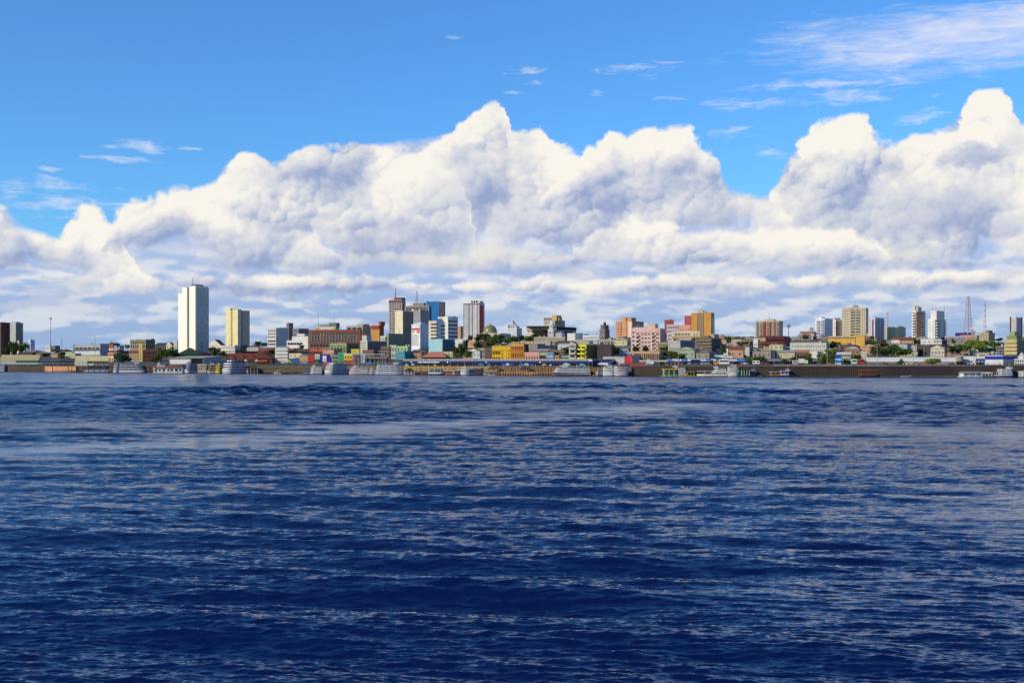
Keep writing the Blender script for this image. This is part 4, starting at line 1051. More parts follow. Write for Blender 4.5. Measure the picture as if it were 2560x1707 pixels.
# embankment with ramp
quay(640, 776, 5.0, 12, 'upper river wall of pale green panels between brown posts', (150, 168, 138), 18, (120, 84, 58), cap=(140, 96, 66))
quay(640, 1030, 2.4, 0, 'lower brown piled river wall under the pale green panels', (104, 72, 48), 60, (136, 98, 66))
quay(776, 1010, 5.0, 10, 'upper brown river wall behind the cluster of white riverboats', (120, 92, 70), 24, cap=(140, 120, 96))

# ================================================================== sheet D
B('D', (62, 235, 282), (476, 1000), (178, 162, 156), 'brown-topped tower with a dense grid of dark windows and two lattice masts', 'tower', 'office_tower', a=28,
  L=[Pn((96, 52, 46), (0, 1), (.955, 1), .3), W(14, 5, .78, .56, v=(.08, .95)), W(1, 5, .1, 1, v=(0, .95), s='fin', dp=.4)], R=[W(14, 3, .5, .4)],
  tops=[('roof_box', .42, 1.0, .0, .9, 9, (104, 60, 54)), ('roof_box', .14, .4, .1, .8, 6, (186, 176, 168)), ('mast', .36, 0, .3, 0, 30, (190, 130, 124)), ('mast', .46, 0, .3, 0, 48, (150, 140, 140)), ('mast', .36, 0, .6, 0, 46, (150, 140, 140)), ('mast', .7, 0, .3, 0, 30, (150, 150, 150)), ('antenna', .95, 0, .3, 0, 12, (150, 150, 150))])
B('D', (268, 582, 640), (552, 980), (150, 144, 140), 'broad concrete tower with vertical fins on top and a tall lattice mast', 'tower', 'concrete_tower', a=24,
  L=[W(1, 16, .28, 1, v=(.8, .98), s='fin', dp=.9, col=(186, 178, 170)), W(1, 1, .98, 1, v=(.8, .98), s='r', g=2), Pn((160, 158, 156), (.36, 1), (0, .79), .4), W(8, 10, .3, .3, u=(.4, .98), v=(0, .76), skip=.7, g=2)], R=[Pn((172, 160, 146), (0, 1), (0, 1), .2), W(8, 3, .3, .3, skip=.5)],
  tops=[('roof_slab', .14, .8, .1, .8, 3.5, (160, 154, 148)), ('roof_box', .3, .76, .2, .7, 12, (164, 160, 156), [W(1, 7, .3, .8, s='o')]), ('mast', .62, 0, .3, 0, 22, (150, 150, 150)), ('mast', .7, 0, .4, 0, 40, (150, 150, 150)), ('antenna', .5, 0, .4, 0, 22, (150, 150, 150))])
B('D', (146, 246, 390), (622, 1062), (226, 214, 172), 'cream blank slab tower with a faint grey emblem, banded windows on its right side', 'tower', 'office_tower', a=42,
  L=[Pn((196, 190, 170), (.42, .58), (.48, .52), .05, 'emblem'), Pn((196, 190, 170), (.40, .46), (.38, .48), .05, 'emblem'), Pn((196, 190, 170), (.54, .60), (.38, .48), .05, 'emblem'), Pn((196, 190, 170), (.42, .58), (.28, .37), .05, 'emblem')],
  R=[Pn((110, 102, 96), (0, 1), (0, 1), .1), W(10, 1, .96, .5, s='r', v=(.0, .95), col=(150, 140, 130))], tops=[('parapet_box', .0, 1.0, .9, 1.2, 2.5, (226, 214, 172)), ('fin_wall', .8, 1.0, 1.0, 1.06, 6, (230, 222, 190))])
B('D', (552, 714, 797), (500, 745), (14, 106, 176), 'vivid blue tower side with white banded windows on its right face', 'tower', 'office_tower', a=34,
  L=[Pn((70, 130, 160), (0, .1), (0, 1), .1)], R=[Pn((150, 130, 126), (0, 1), (0, 1), .1), W(6, 1, .9, .5, u=(.0, .9), v=(0, .95), s='r', col=(196, 190, 186)), Pn((70, 60, 64), (.9, 1), (0, 1), .4)], tops=[('roof_box', .1, .8, .1, .8, 2.5, (16, 70, 130)), ('roof_box', .0, .1, .0, .3, 3.5, (20, 90, 150))])
B('D', (583, 712, 720), (756, 1090), (224, 220, 208), 'lower left step of the white ribbon-window office', 'office', 'office_building', a=22, dep=16, L=[W(7, 1, .7, .42, u=(.1, 1.0), s='r', v=(.02, .98))], tops=[('roof_box', .0, .5, .3, .9, 3, (70, 60, 60))])
B('D', (706, 836, 966), (702, 1092), (228, 224, 214), 'white office with dark ribbon windows wrapping round its corner', 'office', 'office_building', a=40, L=[W(6, 1, .46, .32, u=(.0, 1.0), s='r', v=(.02, .8))], R=[W(7, 1, .97, .42, s='r', v=(.05, .95))], tops=[('parapet_box', .5, .75, .1, .3, 2.5, (220, 216, 206)), ('parapet_box', .9, 1.0, .5, .8, 2.5, (110, 106, 100))])
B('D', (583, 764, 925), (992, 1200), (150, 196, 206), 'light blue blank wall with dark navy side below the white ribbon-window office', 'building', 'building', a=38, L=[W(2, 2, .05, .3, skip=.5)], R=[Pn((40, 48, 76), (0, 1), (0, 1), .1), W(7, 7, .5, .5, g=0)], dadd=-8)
def poster_building():
    r = B('D', (360, 474, 582), (800, 1190), (214, 216, 222), 'narrow white building with red-lettered billboard wall, blue-windowed side', 'building', 'building', a=42,
      L=[Pn((232, 228, 224), (.02, .98), (.04, .95), .12, 'billboard')], R=[W(4, 2, .26, .34, u=(.2, .95), v=(.0, .5), g=3), W(3, 4, .3, .2, u=(0, 1), v=(.55, .72), g=4), W(1, 1, .2, .1, u=(.6, .95), v=(.03, .12), g=2)],
      tops=[('roof_box', .1, .9, .2, .7, 5, (206, 206, 206)), ('antenna', .4, 0, .1, 0, 14, (150, 150, 150)), ('antenna', .6, 0, .2, 0, 10, (150, 150, 150))])
    return r
POSTER = poster_building()
B('D', (385, 476, 582), (618, 1110), (150, 148, 150), 'grey concrete shaft rising directly behind the billboard building', 'tower', 'concrete_shaft', a=42, L=[W(6, 2, .1, .3, skip=.5)], R=[W(8, 3, .12, .3, skip=.6, g=2)], tops=[('roof_box', .8, 1.0, .0, .4, 4, (206, 190, 160))])
B('D', (35, 60, 362), (918, 1075), (138, 146, 120), 'olive green blank-walled block below the cream slab tower', 'block', 'olive_block', a=50, R=[W(1, 10, .1, .2, v=(.8, .95), skip=.5, g=2)])
B('D', (1037, 1245, 1314), (516, 955), (200, 198, 200), 'white and red apartment tower with dark vertical stripes and a penthouse', 'tower', 'apartment_tower', a=24,
  L=[W(17, 2, .42, .6, u=(.12, .34), g=2), W(17, 1, .5, .25, u=(.38, .52), g=1), W(17, 1, .5, .25, u=(.6, .76), g=1), Pn((58, 52, 56), (.02, .05), (0, .97), .3), Pn((58, 52, 56), (.34, .38), (0, .97), .3), Pn((58, 52, 56), (.54, .58), (0, .97), .3), W(17, 1, .6, .5, u=(.78, 1.0), g=2), Pn((120, 50, 46), (.0, 1), (.975, 1), .35)],
  R=[Pn((176, 48, 40), (0, .72), (0, .95), .3), W(17, 1, .4, .35, u=(.2, .5), g=2), W(17, 1, .6, .4, u=(.75, .95))],
  tops=[('penthouse', .45, 1.0, .1, .8, 8, (206, 198, 190)), ('roof_fin', .5, .52, .0, .1, 10, (90, 70, 66)), ('roof_fin', .66, .68, .0, .1, 10, (90, 70, 66)), ('roof_fin', .8, .82, .0, .1, 10, (90, 70, 66))])
B('D', (964, 1000, 1034), (822, 945), (196, 156, 110), 'small tan apartment block between the white ribbon office and the striped tower', a=42, L=[W(5, 2, .3, .3)], R=[W(5, 2, .6, .4)])
# domed theatre
def theatre():
    px = PX('D', 1388); d = 560; Y = shoreY(px) + d; X = (px - 1280) / F * Y; g = terr(px, d) - 2
    Zt = lambda zy: zat(PY(zy), Y) - g; s = Y / F / ZS
    o = thing('domed_theatre', 'theatre with a green and gold patterned dome on a long white base', 'theatre', (X, Y, g), radians(-12))
    b = MB(); b.box(-110 * s, 215 * s, -16, 24, 0, Zt(930), mat((222, 214, 204))); b.obj('wall', o)
    b = MB(); b.box(-112 * s, 217 * s, -16.6, 24.4, Zt(930) + .003, Zt(908), mat((212, 204, 196))); b.obj('cornice', o)
    for i in range(14):
        link('window', win_mesh(.8, 1.6, mat((222, 214, 204)), 0, 'w'), o, (-100 * s + i * 22 * s, -16.02, Zt(950)), 0)
    b = MB(); b.cyl((0, 0, Zt(908) + .01), (0, 0, Zt(893)), 95 * s, 95 * s, 28, mat((186, 150, 118))); b.obj('drum', o)
    m, t, p = base_mat('dome_tiles')
    tc = t.nodes.new('ShaderNodeTexCoord'); sp = t.nodes.new('ShaderNodeSeparateXYZ'); t.links.new(tc.outputs['Object'], sp.inputs[0])
    x, y, z = (S(t, sp.outputs[i]) for i in range(3))
    az = y._m('ARCTAN2', x); u = az * 10 / pi
    w = ((u + z * .55)._m('FRACT') - .5)._m('ABSOLUTE') + ((u - z * .55)._m('FRACT') - .5)._m('ABSOLUTE')
    c = mixc(t, w.ss(.35, .5), (.30, .24, .05), (.10, .16, .07))
    n = noise(t, vec(t, u, z), 3, 3); c = mixc(t, (n.ss(.5, .65)), c, (.22, .12, .08))
    t.links.new(c.s, p.inputs['Base Color']); p.inputs['Roughness'].default_value = .35
    b = MB(); b.dome(0, 0, Zt(893), 91 * s, Zt(795) - Zt(893), m, 32, 10, .9); q = b.obj('dome', o)
    for f in q.data.polygons: f.use_smooth = True
    b = MB(); b.cyl((0, 0, Zt(797)), (0, 0, Zt(755)), .6, .1, 8, mat((190, 150, 60))); b.obj('finial', o)
theatre()
# white many-turreted building
def castle():
    B('E', (-58, 60, 128), (845, 945), (206, 208, 214), 'white ornate building with stepped turrets, right of the theatre dome', 'building', 'ornate_building', a=34,
      L=[W(4, 7, .35, .4)], R=[Pn((150, 156, 170), (0, 1), (0, 1), .1), W(4, 5, .4, .45)],
      tops=[('upper_floor', .1, .85, .1, .8, 9, (206, 208, 212), [W(2, 5, .4, .5)]), ('turret', .0, .2, .1, .3, 12, (80, 84, 96)), ('turret', .3, .55, .1, .5, 22, (212, 204, 186), [W(2, 2, .3, .3)]), ('cap', .36, .5, .15, .4, 26, (190, 180, 160)), ('turret', .62, .76, .1, .4, 15, (214, 212, 206)), ('turret', .9, 1.0, .0, .2, 7, (206, 206, 210))])
castle()
B('D', (842, 1075, 1085), (988, 1090), (226, 224, 218), 'long plain white wall building among trees, below the striped tower', 'building', 'building', a=14, dep=12, L=[Pn((236, 234, 228), (0, 1), (.94, 1), .2), W(1, 4, .1, .2, skip=.5)])
B('D', (165, 304, 436), (1078, 1150), (166, 206, 130), 'lime green upper house joined to a salmon pink one, above the teal house', 'house', 'house', a=30, L=[W(1, 3, .4, .6), ], R=[Pn((206, 152, 128), (0, 1), (0, 1), .1), W(1, 4, .35, .5)])
B('D', (155, 268, 442), (1146, 1240), (70, 150, 166), 'teal and turquoise corner house in front of the lime green one', 'house', 'house', a=34, L=[W(2, 4, .45, .35, g=4)], R=[Pn((22, 118, 128), (0, 1), (0, 1), .1), W(1, 5, .3, .4, v=(.1, .5))], dadd=-10)
B('D', (75, 160, 170), (1070, 1240), (186, 180, 168), 'cream ornate low house left of the teal corner house', 'house', 'house', a=18, dep=12, L=[W(2, 4, .4, .5, s='a')])
B('D', (-40, 70, 80), (1085, 1245), (120, 106, 96), 'dim brown-grey houses left of the cream ornate house', 'house', 'house', a=18, dep=12, L=[W(3, 5, .4, .4)])
B('D', (583, 640, 690), (1065, 1180), (84, 70, 66), 'dark gabled houses between the billboard building and the light blue wall', 'house', 'house', a=30, roof='gable', rrgb=(74, 60, 58), rh=5, L=[W(2, 3)])
B('D', (520, 800, 845), (1145, 1240), (86, 156, 150), 'market pavilion with broad terracotta hipped roof and teal walls', 'pavilion', 'market_pavilion', a=14, dep=18, roof='hip', rrgb=(196, 112, 82), rh=7, eave=1.8, L=[W(1, 12, .6, .5, v=(.2, 1), g=4)], R=[W(1, 5, .6, .5)])
B('D', (1030, 1105, 1110), (1128, 1238), (226, 160, 132), 'small salmon pink house under a red hipped roof, left of the cream shops', 'house', 'house', a=14, dep=10, L=[W(2, 3, .35, .45)], roof='hip', rrgb=(120, 60, 50), rh=2.5)
B('D', (1098, 1220, 1228), (1128, 1238), (206, 196, 170), 'cream columned shop with a bright blue doorway', 'shop', 'shop', a=14, dep=10, L=[Pn((40, 90, 160), (.02, .28), (.25, .7), .12, 'door'), W(1, 5, .45, .5, v=(.2, .75), u=(.3, 1)), W(1, 6, .15, 1, v=(0, .8), s='fin', dp=.3)], roof='flat')
B('D', (1080, 1200, 1215), (1092, 1150), (190, 172, 150), 'house with dark red pyramid roof behind the cream columned shop', 'house', 'house', a=20, dep=12, roof='hip', rrgb=(110, 58, 48), rh=4, L=[W(1, 5)])
B('D', (1226, 1312, 1318), (1108, 1238), (176, 172, 160), 'roofless grey house ruin with open windows and greenery inside', 'ruin', 'ruined_house', a=14, dep=10, L=[W(2, 4, .55, .6, s='o'), Pn((70, 86, 60), (.0, .4), (.7, .95), .1, 'creeper')])
B('D', (1104, 1198, 1212), (1002, 1110), (196, 160, 136), 'pinkish brick blank-walled house above the cream columned shop', 'house', 'house', a=25, dep=12, L=[Pn((206, 120, 84), (.2, .9), (.4, .9), .08, kind='roof')])
B('D', (1208, 1330, 1336), (1012, 1110), (94, 54, 52), 'dark maroon blank-walled house right of the pinkish brick one', 'house', 'house', a=16, dep=12, kind='concrete')
B('D', (1314, 1410, 1416), (1108, 1238), (116, 96, 84), 'brown weathered house touching the bright yellow palace', 'house', 'house', a=14, dep=10, L=[W(3, 4, .4, .4)], kind='concrete')
B('D', (1412, 1654, 1662), (1080, 1240), (236, 186, 22), 'bright yellow palace with a row of arched windows', 'palace', 'yellow_palace', a=14, dep=16,
  L=[W(1, 5, .62, .75, u=(.02, .46), v=(.33, .72), s='a'), W(1, 5, .62, .8, u=(.02, .46), v=(0, .18), s='a'), W(3, 1, .5, .55, u=(.5, .64), v=(0, .85)), W(3, 1, .5, .55, u=(.82, .98), v=(0, .85)), Pn((240, 200, 60), (0, 1), (.74, .79), .3), Pn((240, 200, 60), (0, 1), (.27, .30), .25), Pn((170, 120, 40), (.49, .5), (0, 1), .12), Pn((210, 160, 30), (.77, .78), (0, 1), .2)], tops=[('pediment', .36, .5, .0, .1, 2, (236, 190, 40))])
B('D', (1652, 1830, 1850), (1046, 1240), (196, 122, 40), 'orange-brown house with tall windows and yellow cornice beside the yellow palace', 'house', 'house', a=14, dep=14, L=[W(2, 7, .35, .5), Pn((226, 176, 70), (0, 1), (.86, 1), .3)])
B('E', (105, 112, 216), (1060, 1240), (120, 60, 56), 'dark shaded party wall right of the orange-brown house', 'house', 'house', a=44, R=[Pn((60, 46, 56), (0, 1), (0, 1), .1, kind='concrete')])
B('D', (1440, 1660, 1725), (1040, 1085), (176, 168, 156), 'pale roofs seen just above the yellow palace', 'house', 'house', a=18, dep=14, roof='gable', rrgb=(160, 152, 144), rh=3, L=[W(1, 8)])
B('D', (1630, 1760, 1800), (1010, 1060), (216, 206, 186), 'cream house at the foot of the hill trees behind the yellow palace', 'house', 'house', a=25, L=[W(1, 4)])

# long blue-edged market gallery with lettering
FONT = {}
def text_mesh(s, size, depth, mt, name='lettering', ex=0.0):
    c = bpy.data.curves.new('txt', 'FONT'); c.body = s; c.size = size; c.extrude = depth; c.align_x = 'CENTER'; c.align_y = 'CENTER'; c.space_character = 1.12; c.offset = ex
    o = bpy.data.objects.new('txt', c); COL.objects.link(o)
    dg = bpy.context.evaluated_depsgraph_get(); me = bpy.data.meshes.new_from_object(o.evaluated_get(dg))
    bpy.data.objects.remove(o); bpy.data.curves.remove(c)
    me.name = name; me.materials.clear(); me.materials.append(mt)
    return me
def words(parent, s, size, loc, rz=0.0, rgb=(235, 235, 235), ex=.02):
    me = text_mesh(s, size, .06, mat(rgb, kind='plain'), ex=ex)
    o = link('lettering', me, parent, loc, 0); o.rotation_euler = (pi / 2, 0, rz); return o
def gallery(z0, x0, z1, x1, d, label, yt, ym, yb, rgb, upper=None, rgb2=(150, 146, 140), depth=12, tilt=True):
    """a long low hall that follows the bank"""
    pa, pb = PX(z0, x0), PX(z1, x1)
    Xa, Ya = XY(pa, d); Xb, Yb = XY(pb, d)
    an = atan2(Yb - Ya, Xb - Xa); Lg = hypot(Xb - Xa, Yb - Ya); cx, cy = (Xa + Xb) / 2, (Ya + Yb) / 2
    pm = (pa + pb) / 2; g = min(terr(pa, d), terr(pb, d)) - .8
    o = thing('market_gallery', label, 'market gallery', (cx, cy, g), an)
    Zt = lambda y: zat(PY(y), cy) - g
    q = MB(); q.box(-Lg / 2, Lg / 2, .6, depth, 0, Zt(yb) - .003, mat((70, 62, 60), kind='concrete')); q.obj('wall', o)
    q = MB(); q.box(-Lg / 2 - .4, Lg / 2 + .4, -1, depth + 1, Zt(yb), Zt(ym), mat(rgb, kind='cloth')); q.obj('fascia', o)
    if upper:
        q = MB(); q.box(-Lg / 2, Lg / 2, 0, depth, Zt(ym) + .003, Zt(yt), mat(rgb2)); q.obj('roof', o)
        n = int(Lg / 5)
        for i in range(min(n, 100)):
            q = MB(); x = -Lg / 2 + Lg * (i + .5) / n; q.box(x - .22, x + .22, -.35, -.003, Zt(ym) + .05, Zt(yt) - .1, mat((206, 196, 176))); q.obj('bracket', o)
    n = int(Lg / 6)
    for i in range(min(n, 100)):
        q = MB(); x = -Lg / 2 + Lg * (i + .5) / n; q.box(x - .2, x + .2, .1, .5, 0, Zt(yb) - .003, mat((170, 160, 146))); q.obj('pillar', o)
    return o, Lg, Zt, (pa, pb), cy
BLUE = (24, 40, 106)
o, Lg, Zt, (pa, pb), cy = gallery('D', 250, 'E', 1010, 30, 'very long dark blue market gallery with white lettering, behind the crowded landing', 1238, 1266, 1300, BLUE, True)
def u_at(px, pa, pb, Lg): return -Lg / 2 + Lg * (px - pa) / (pb - pa)
xm = u_at(PX('D', 625), pa, pb, Lg)
words(o, 'FEIRA MANAUS MODERNA', 1.35, (xm, -1.08, (Zt(1266) + Zt(1300)) / 2), ex=.05)
for zx in (380, 885, 1405):
    q = MB(); q.cyl((0, -.1, 0), (0, .1, 0), .5, .5, 14, mat((220, 224, 232), kind='plain')); q.obj('emblem', o, (u_at(PX('D', zx), pa, pb, Lg), -1.12, (Zt(1266) + Zt(1300)) / 2))
q = MB(); q.cyl((0, -.1, 0), (0, .1, 0), .5, .5, 14, mat((220, 224, 232), kind='plain')); q.obj('emblem', o, (u_at(PX('E', 420), pa, pb, Lg), -1.12, (Zt(1266) + Zt(1300)) / 2))

# ================================================================== sheet E
B('E', (416, 560, 692), (742, 905), (176, 166, 140), 'old beige hilltop complex with ochre water tower, behind the white church', 'building', 'hilltop_building', a=34,
  L=[Pn((150, 150, 120), (.02, .5), (.1, .6), .1), W(1, 6, .4, .3, v=(.75, .95))], R=[W(1, 1, .5, .8, u=(.0, .5), v=(.1, .6), s='a'), W(1, 4, .2, .2, v=(.7, .9))],
  tops=[('tower_box', .0, .75, .0, .6, 10, (140, 128, 116), [W(1, 5, .4, .3)]), ('tower_box', .75, 1.15, .0, .5, 17, (206, 170, 100)), ('tower_box', 1.0, 1.3, .1, .4, 9, (206, 170, 100)), ('turret', .02, .06, .0, .05, 12, (200, 190, 180))])
# curved dark slab building
def curved():
    px = PX('E', 520); d = 640; Y = shoreY(px) + d; X = (px - 1280) / F * Y; g = terr(px, d) - 1
    s = Y / F / ZS; Zt = lambda zy: zat(PY(zy), Y) - g
    o = thing('curved_building', 'long drum-shaped slab building, lit beige on the left, black-purple shade painted on the right', 'building', (X, Y, g))
    def arc(x0, x1, y, bulge, n, z0, z1, m, nm, off=0.0):
        vs = []; fs = []
        for i in range(n + 1):
            t = i / n; x = x0 + (x1 - x0) * t; yy = y - bulge * sin(pi * (t * .5 + .0)) if bulge > 0 else y + bulge * 0
            for (dy, z) in ((0, z0), (14, z0), (14, z1), (0, z1)): vs.append((x, yy - off + dy, z))
        for i in range(n):
            a, b_ = 4 * i, 4 * i + 4
            for k in range(4): fs.append((a + k, a + (k + 1) % 4, b_ + (k + 1) % 4, b_ + k))
        fs += [(0, 1, 2, 3)[::-1], tuple(4 * n + k for k in range(4))]
        q = MB(); q.add(vs, fs, m); q.obj(nm, o)
    bm, dm = mat((168, 160, 128)), mat((56, 48, 62))
    arc(-330 * s, 50 * s, 0, 24, 12, Zt(872), Zt(822), bm, 'wall')
    arc(-310 * s, 50 * s, 4, 22, 12, 0, Zt(872) - .003, mat((70, 62, 66)), 'wall')
    # right part turns away from the sun, its shade painted into the colour
    q = MB(); a = (50 * s, -24); b_ = (330 * s, 10)
    def slab(z0, z1, m, nm, ins=0.0):
        q = MB(); vs = [(a[0] + .01, a[1] + ins, z0), (b_[0] - ins, b_[1] + ins, z0), (b_[0] - ins, b_[1] + 14, z0), (a[0] + .01, a[1] + 14, z0)]
        q.add(vs + [(x, y, z1) for x, y, _ in vs], [(0, 3, 2, 1), (4, 5, 6, 7), (0, 1, 5, 4), (1, 2, 6, 5), (2, 3, 7, 6), (3, 0, 4, 7)], m); q.obj(nm, o)
    slab(Zt(868), Zt(826), dm, 'wall'); slab(0, Zt(880), dm, 'wall', .3); slab(Zt(880) + .003, Zt(868) - .003, GL[0], 'window_band', .8)
    an = atan2(34, 280 * s)
    for i in range(9):
        t = (i + .5) / 9; x = a[0] + (b_[0] - a[0]) * t; y = a[1] + (b_[1] - a[1]) * t
        q = MB(); w = 5 if i % 2 else 2; q.box(-w / 2, w / 2, -.2, .5, 0, Zt(868) - Zt(880) - .1, mat((190, 196, 206), kind='plain')); q.obj('panel', o, (x, y + .2, Zt(880) + .05), an)
    MB().box(-332 * s, 52 * s, -26, 15, Zt(822) + .003, Zt(817), mat((160, 150, 120))).obj('roof', o)
curved()
def church():
    px = PX('E', 518); d = 480; Y = shoreY(px) + d; X = (px - 1280) / F * Y; g = terr(px, d) - 1
    s = Y / F / ZS; Zt = lambda zy: zat(PY(zy), Y) - g
    o = thing('gothic_church', 'white gothic church with slender pinnacled bell tower', 'church', (X, Y, g), radians(-14))
    w = mat((228, 222, 216)); tr = mat((200, 180, 170))
    MB().box(-36 * s, 36 * s, -5, 7, 0, Zt(852), w).obj('wall', o)
    MB().box(-22 * s, 22 * s, -4, 4, Zt(852) + .003, Zt(775), w).obj('belfry', o)
    for zy in (938, 890, 858):
        MB().box(-38 * s, 38 * s, -5.3, 7.2, Zt(zy), Zt(zy) + .7, tr).obj('cornice', o)
    for x in (-22, 22):
        for y in (-4, 4): MB().cyl((x * s, y, Zt(778)), (x * s, y, Zt(735)), .4, .1, 6, w).obj('pinnacle', o)
    MB().cyl((0, 0, Zt(775) + .01), (0, 0, Zt(722)), 1.2, .1, 8, w).obj('spire', o)
    for x in (-9, 9): link('window', win_mesh(.5, 2.4, w, 2, 'a'), o, (x * s, -4.02, Zt(815)))
    for x in (-20, 0, 20): link('window', win_mesh(.6, 1.8, w, 2, 'a'), o, (x * s, -5.02, Zt(905)))
    MB().box(36 * s + .003, 140 * s, -3, 16, 0, Zt(905), w).obj('wall', o)
    MB().gable(36 * s + .003, 141 * s, -3.6, 16.6, Zt(905) + .003, Zt(880) - Zt(905), mat((170, 160, 150)), 'x').obj('roof', o)
    for i in range(4):
        link('window', win_mesh(.7, 1.6, w, 2, 'a'), o, ((52 + i * 24) * s, -3.02, Zt(930)))
        MB().cyl(((42 + i * 26) * s, -2.6, Zt(905) + .01), ((42 + i * 26) * s, -2.6, Zt(880)), .35, .1, 6, w).obj('pinnacle', o)
church()
B('E', (165, 318, 480), (868, 1000), (206, 176, 160), 'pinkish chapel gable with a long dark red roof, left of the white church', 'church', 'chapel', a=36, roof='gabley', rrgb=(100, 48, 44), rh=10, L=[W(1, 1, .3, .4, s='a')])
B('E', (722, 826, 928), (910, 1020), (206, 204, 198), 'white cube building right of the white church', a=40, R=[Pn((176, 180, 188), (0, 1), (0, 1), .08)])
B('E', (926, 1134, 1140), (935, 1018), (222, 222, 218), 'white low building with a thin window strip, right of the white cube', a=14, dep=14, L=[W(1, 9, .7, .3, v=(.45, .95)), Pn((236, 236, 232), (0, 1), (.86, 1), .2)], tops=[('roof_box', .05, .35, .2, .7, 3, (80, 84, 90))])
B('E', (1145, 1215, 1275), (862, 985), (128, 118, 118), 'old grey stone stepped tower with a small lantern on top', 'tower', 'stone_tower', a=40, L=[W(3, 2, .5, .35, g=2)], R=[W(3, 3, .5, .35, g=2)], cor=True, kind='concrete',
  tops=[('tower_box', .08, .95, .1, .9, 16, (120, 112, 112), [W(2, 2, .45, .5, g=2)], [W(2, 3, .5, .4, g=2)]), ('turret', .4, .7, .3, .6, 22, (110, 104, 104)), ('cap', .66, .9, .1, .3, 25, (60, 60, 66))], band=[(.5, (150, 140, 136)), (.96, (150, 140, 136))])
B('E', (1357, 1570, 1722), (755, 970), (214, 150, 106), 'broad orange apartment block with a taller central turret', 'apartment block', 'apartment_block', a=34,
  L=[W(6, 1, .6, .4, u=(.08, .26)), W(6, 1, .5, .5, u=(.3, .42)), W(6, 1, .5, .5, u=(.58, .72)), Pn((190, 126, 84), (.30, .31), (0, 1), .3), Pn((226, 214, 196), (.78, .95), (0, 1), .1), W(6, 2, .4, .4, u=(.78, .95)), W(6, 1, 1, 1, u=(.0, .28), s='slab', dp=.6)], R=[W(6, 2, .5, .45, u=(.1, .9)), Pn((228, 220, 204), (.2, .8), (.0, .9), .05)],
  tops=[('turret', .34, .62, .0, .4, 14, (214, 150, 100)), ('turret', .7, .95, .0, .4, 13, (206, 146, 100)), ('turret', .62, .7, .1, .4, 9, (226, 206, 170))])
B('E', (1555, 1935, 2000), (856, 1145), (222, 186, 172), 'wide pink apartment block with balconies and green potted ledges', 'apartment block', 'apartment_block', a=20, dep=20,
  L=[W(5, 1, .6, .5, u=(.02, .14)), W(5, 1, .8, 1, u=(.16, .3), s='b', dp=1.2, v=(0, .88)), W(5, 3, .7, .4, u=(.34, .68), v=(0, .88)), W(5, 1, .8, 1, u=(.7, .82), s='b', dp=1.4, v=(0, .88)), W(5, 1, .7, .4, u=(.84, .98), v=(0, .88)), Pn((214, 146, 130), (0, 1), (.88, .9), .4)], R=[Pn((150, 120, 130), (0, 1), (0, 1), .1), W(5, 3, .4, .4)],
  tops=[('upper_floor', .05, .5, .2, .8, 4, (222, 186, 172), [W(1, 6, .4, .4)]), ('roof_box', .52, .8, .2, .8, 10, (220, 178, 160))])
B('E', (290, 690, 712), (958, 1060), (170, 158, 132), 'long weathered beige wall building below the chapel and church', 'building', 'building', a=14, dep=12, L=[W(1, 12, .2, .3, skip=.6, v=(.1, .5)), Pn((186, 176, 150), (0, 1), (.85, 1), .3)], kind='concrete')
B('E', (105, 500, 528), (1012, 1090), (188, 178, 154), 'long stained cream terrace wall with square blocks, above the pink arcade', 'building', 'building', a=14, dep=12, L=[W(1, 8, .08, 1, s='fin', dp=.3), W(1, 8, .3, .3, skip=.5)], kind='concrete')
B('E', (555, 740, 850), (1000, 1105), (128, 106, 84), 'brown ruinous house with a curved canopy roof in mid-slope', 'ruin', 'ruined_house', a=25, L=[W(2, 4, .5, .5, s='o')], R=[W(2, 3, .5, .5, s='o')], kind='concrete', roof='gable', rrgb=(80, 74, 76), rh=3)
B('E', (220, 470, 500), (1110, 1175), (156, 146, 132), 'low beige roofs with dark blue awning above the pink arcade', 'house', 'house', a=14, dep=12, L=[W(1, 9, .4, .4)], roof='shed', rrgb=(170, 164, 154), rh=2)
B('E', (352, 570, 590), (1065, 1120), (78, 72, 80), 'dark blue-roofed low house in mid-slope above the beige roofs', 'house', 'house', a=14, dep=12, L=[W(1, 7, .4, .4)], roof='shed', rrgb=(50, 62, 90), rh=2)
B('E', (490, 680, 700), (1128, 1240), (126, 108, 92), 'brown house with pale balcony between the blue shop and the white balcony house', 'house', 'house', a=14, dep=10, L=[W(3, 5, .5, .4), W(3, 1, 1, 1, s='slab', dp=.8)])
B('E', (820, 1000, 1010), (990, 1050), (196, 182, 154), 'blank beige flat-roofed house below the white low building', 'house', 'house', a=14, dep=10, kind='concrete')
B('E', (1002, 1130, 1136), (992, 1060), (186, 186, 184), 'pale house with a dark teal gate and lilac edge in mid-slope', 'house', 'house', a=14, dep=10, L=[Pn((70, 104, 104), (.05, .45), (0, .85), .1, 'gate'), Pn((140, 140, 196), (.88, 1), (0, 1), .1)])
B('E', (1136, 1385, 1395), (996, 1065), (198, 188, 162), 'cream house with five big brown windows in a row', 'house', 'house', a=14, dep=10, L=[W(1, 5, .82, .6, u=(.05, .98), g=4), Pn((186, 176, 150), (0, 1), (.88, 1), .3)])
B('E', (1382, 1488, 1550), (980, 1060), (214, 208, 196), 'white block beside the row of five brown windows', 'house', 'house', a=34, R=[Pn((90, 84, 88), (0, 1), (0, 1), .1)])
B('E', (1330, 1560, 1600), (1072, 1150), (104, 96, 84), 'dark curved-roof house below the pink apartment block', 'house', 'house', a=16, dep=12, L=[W(1, 8, .6, .5, s='o')], roof='shed', rrgb=(120, 112, 96), rh=2)
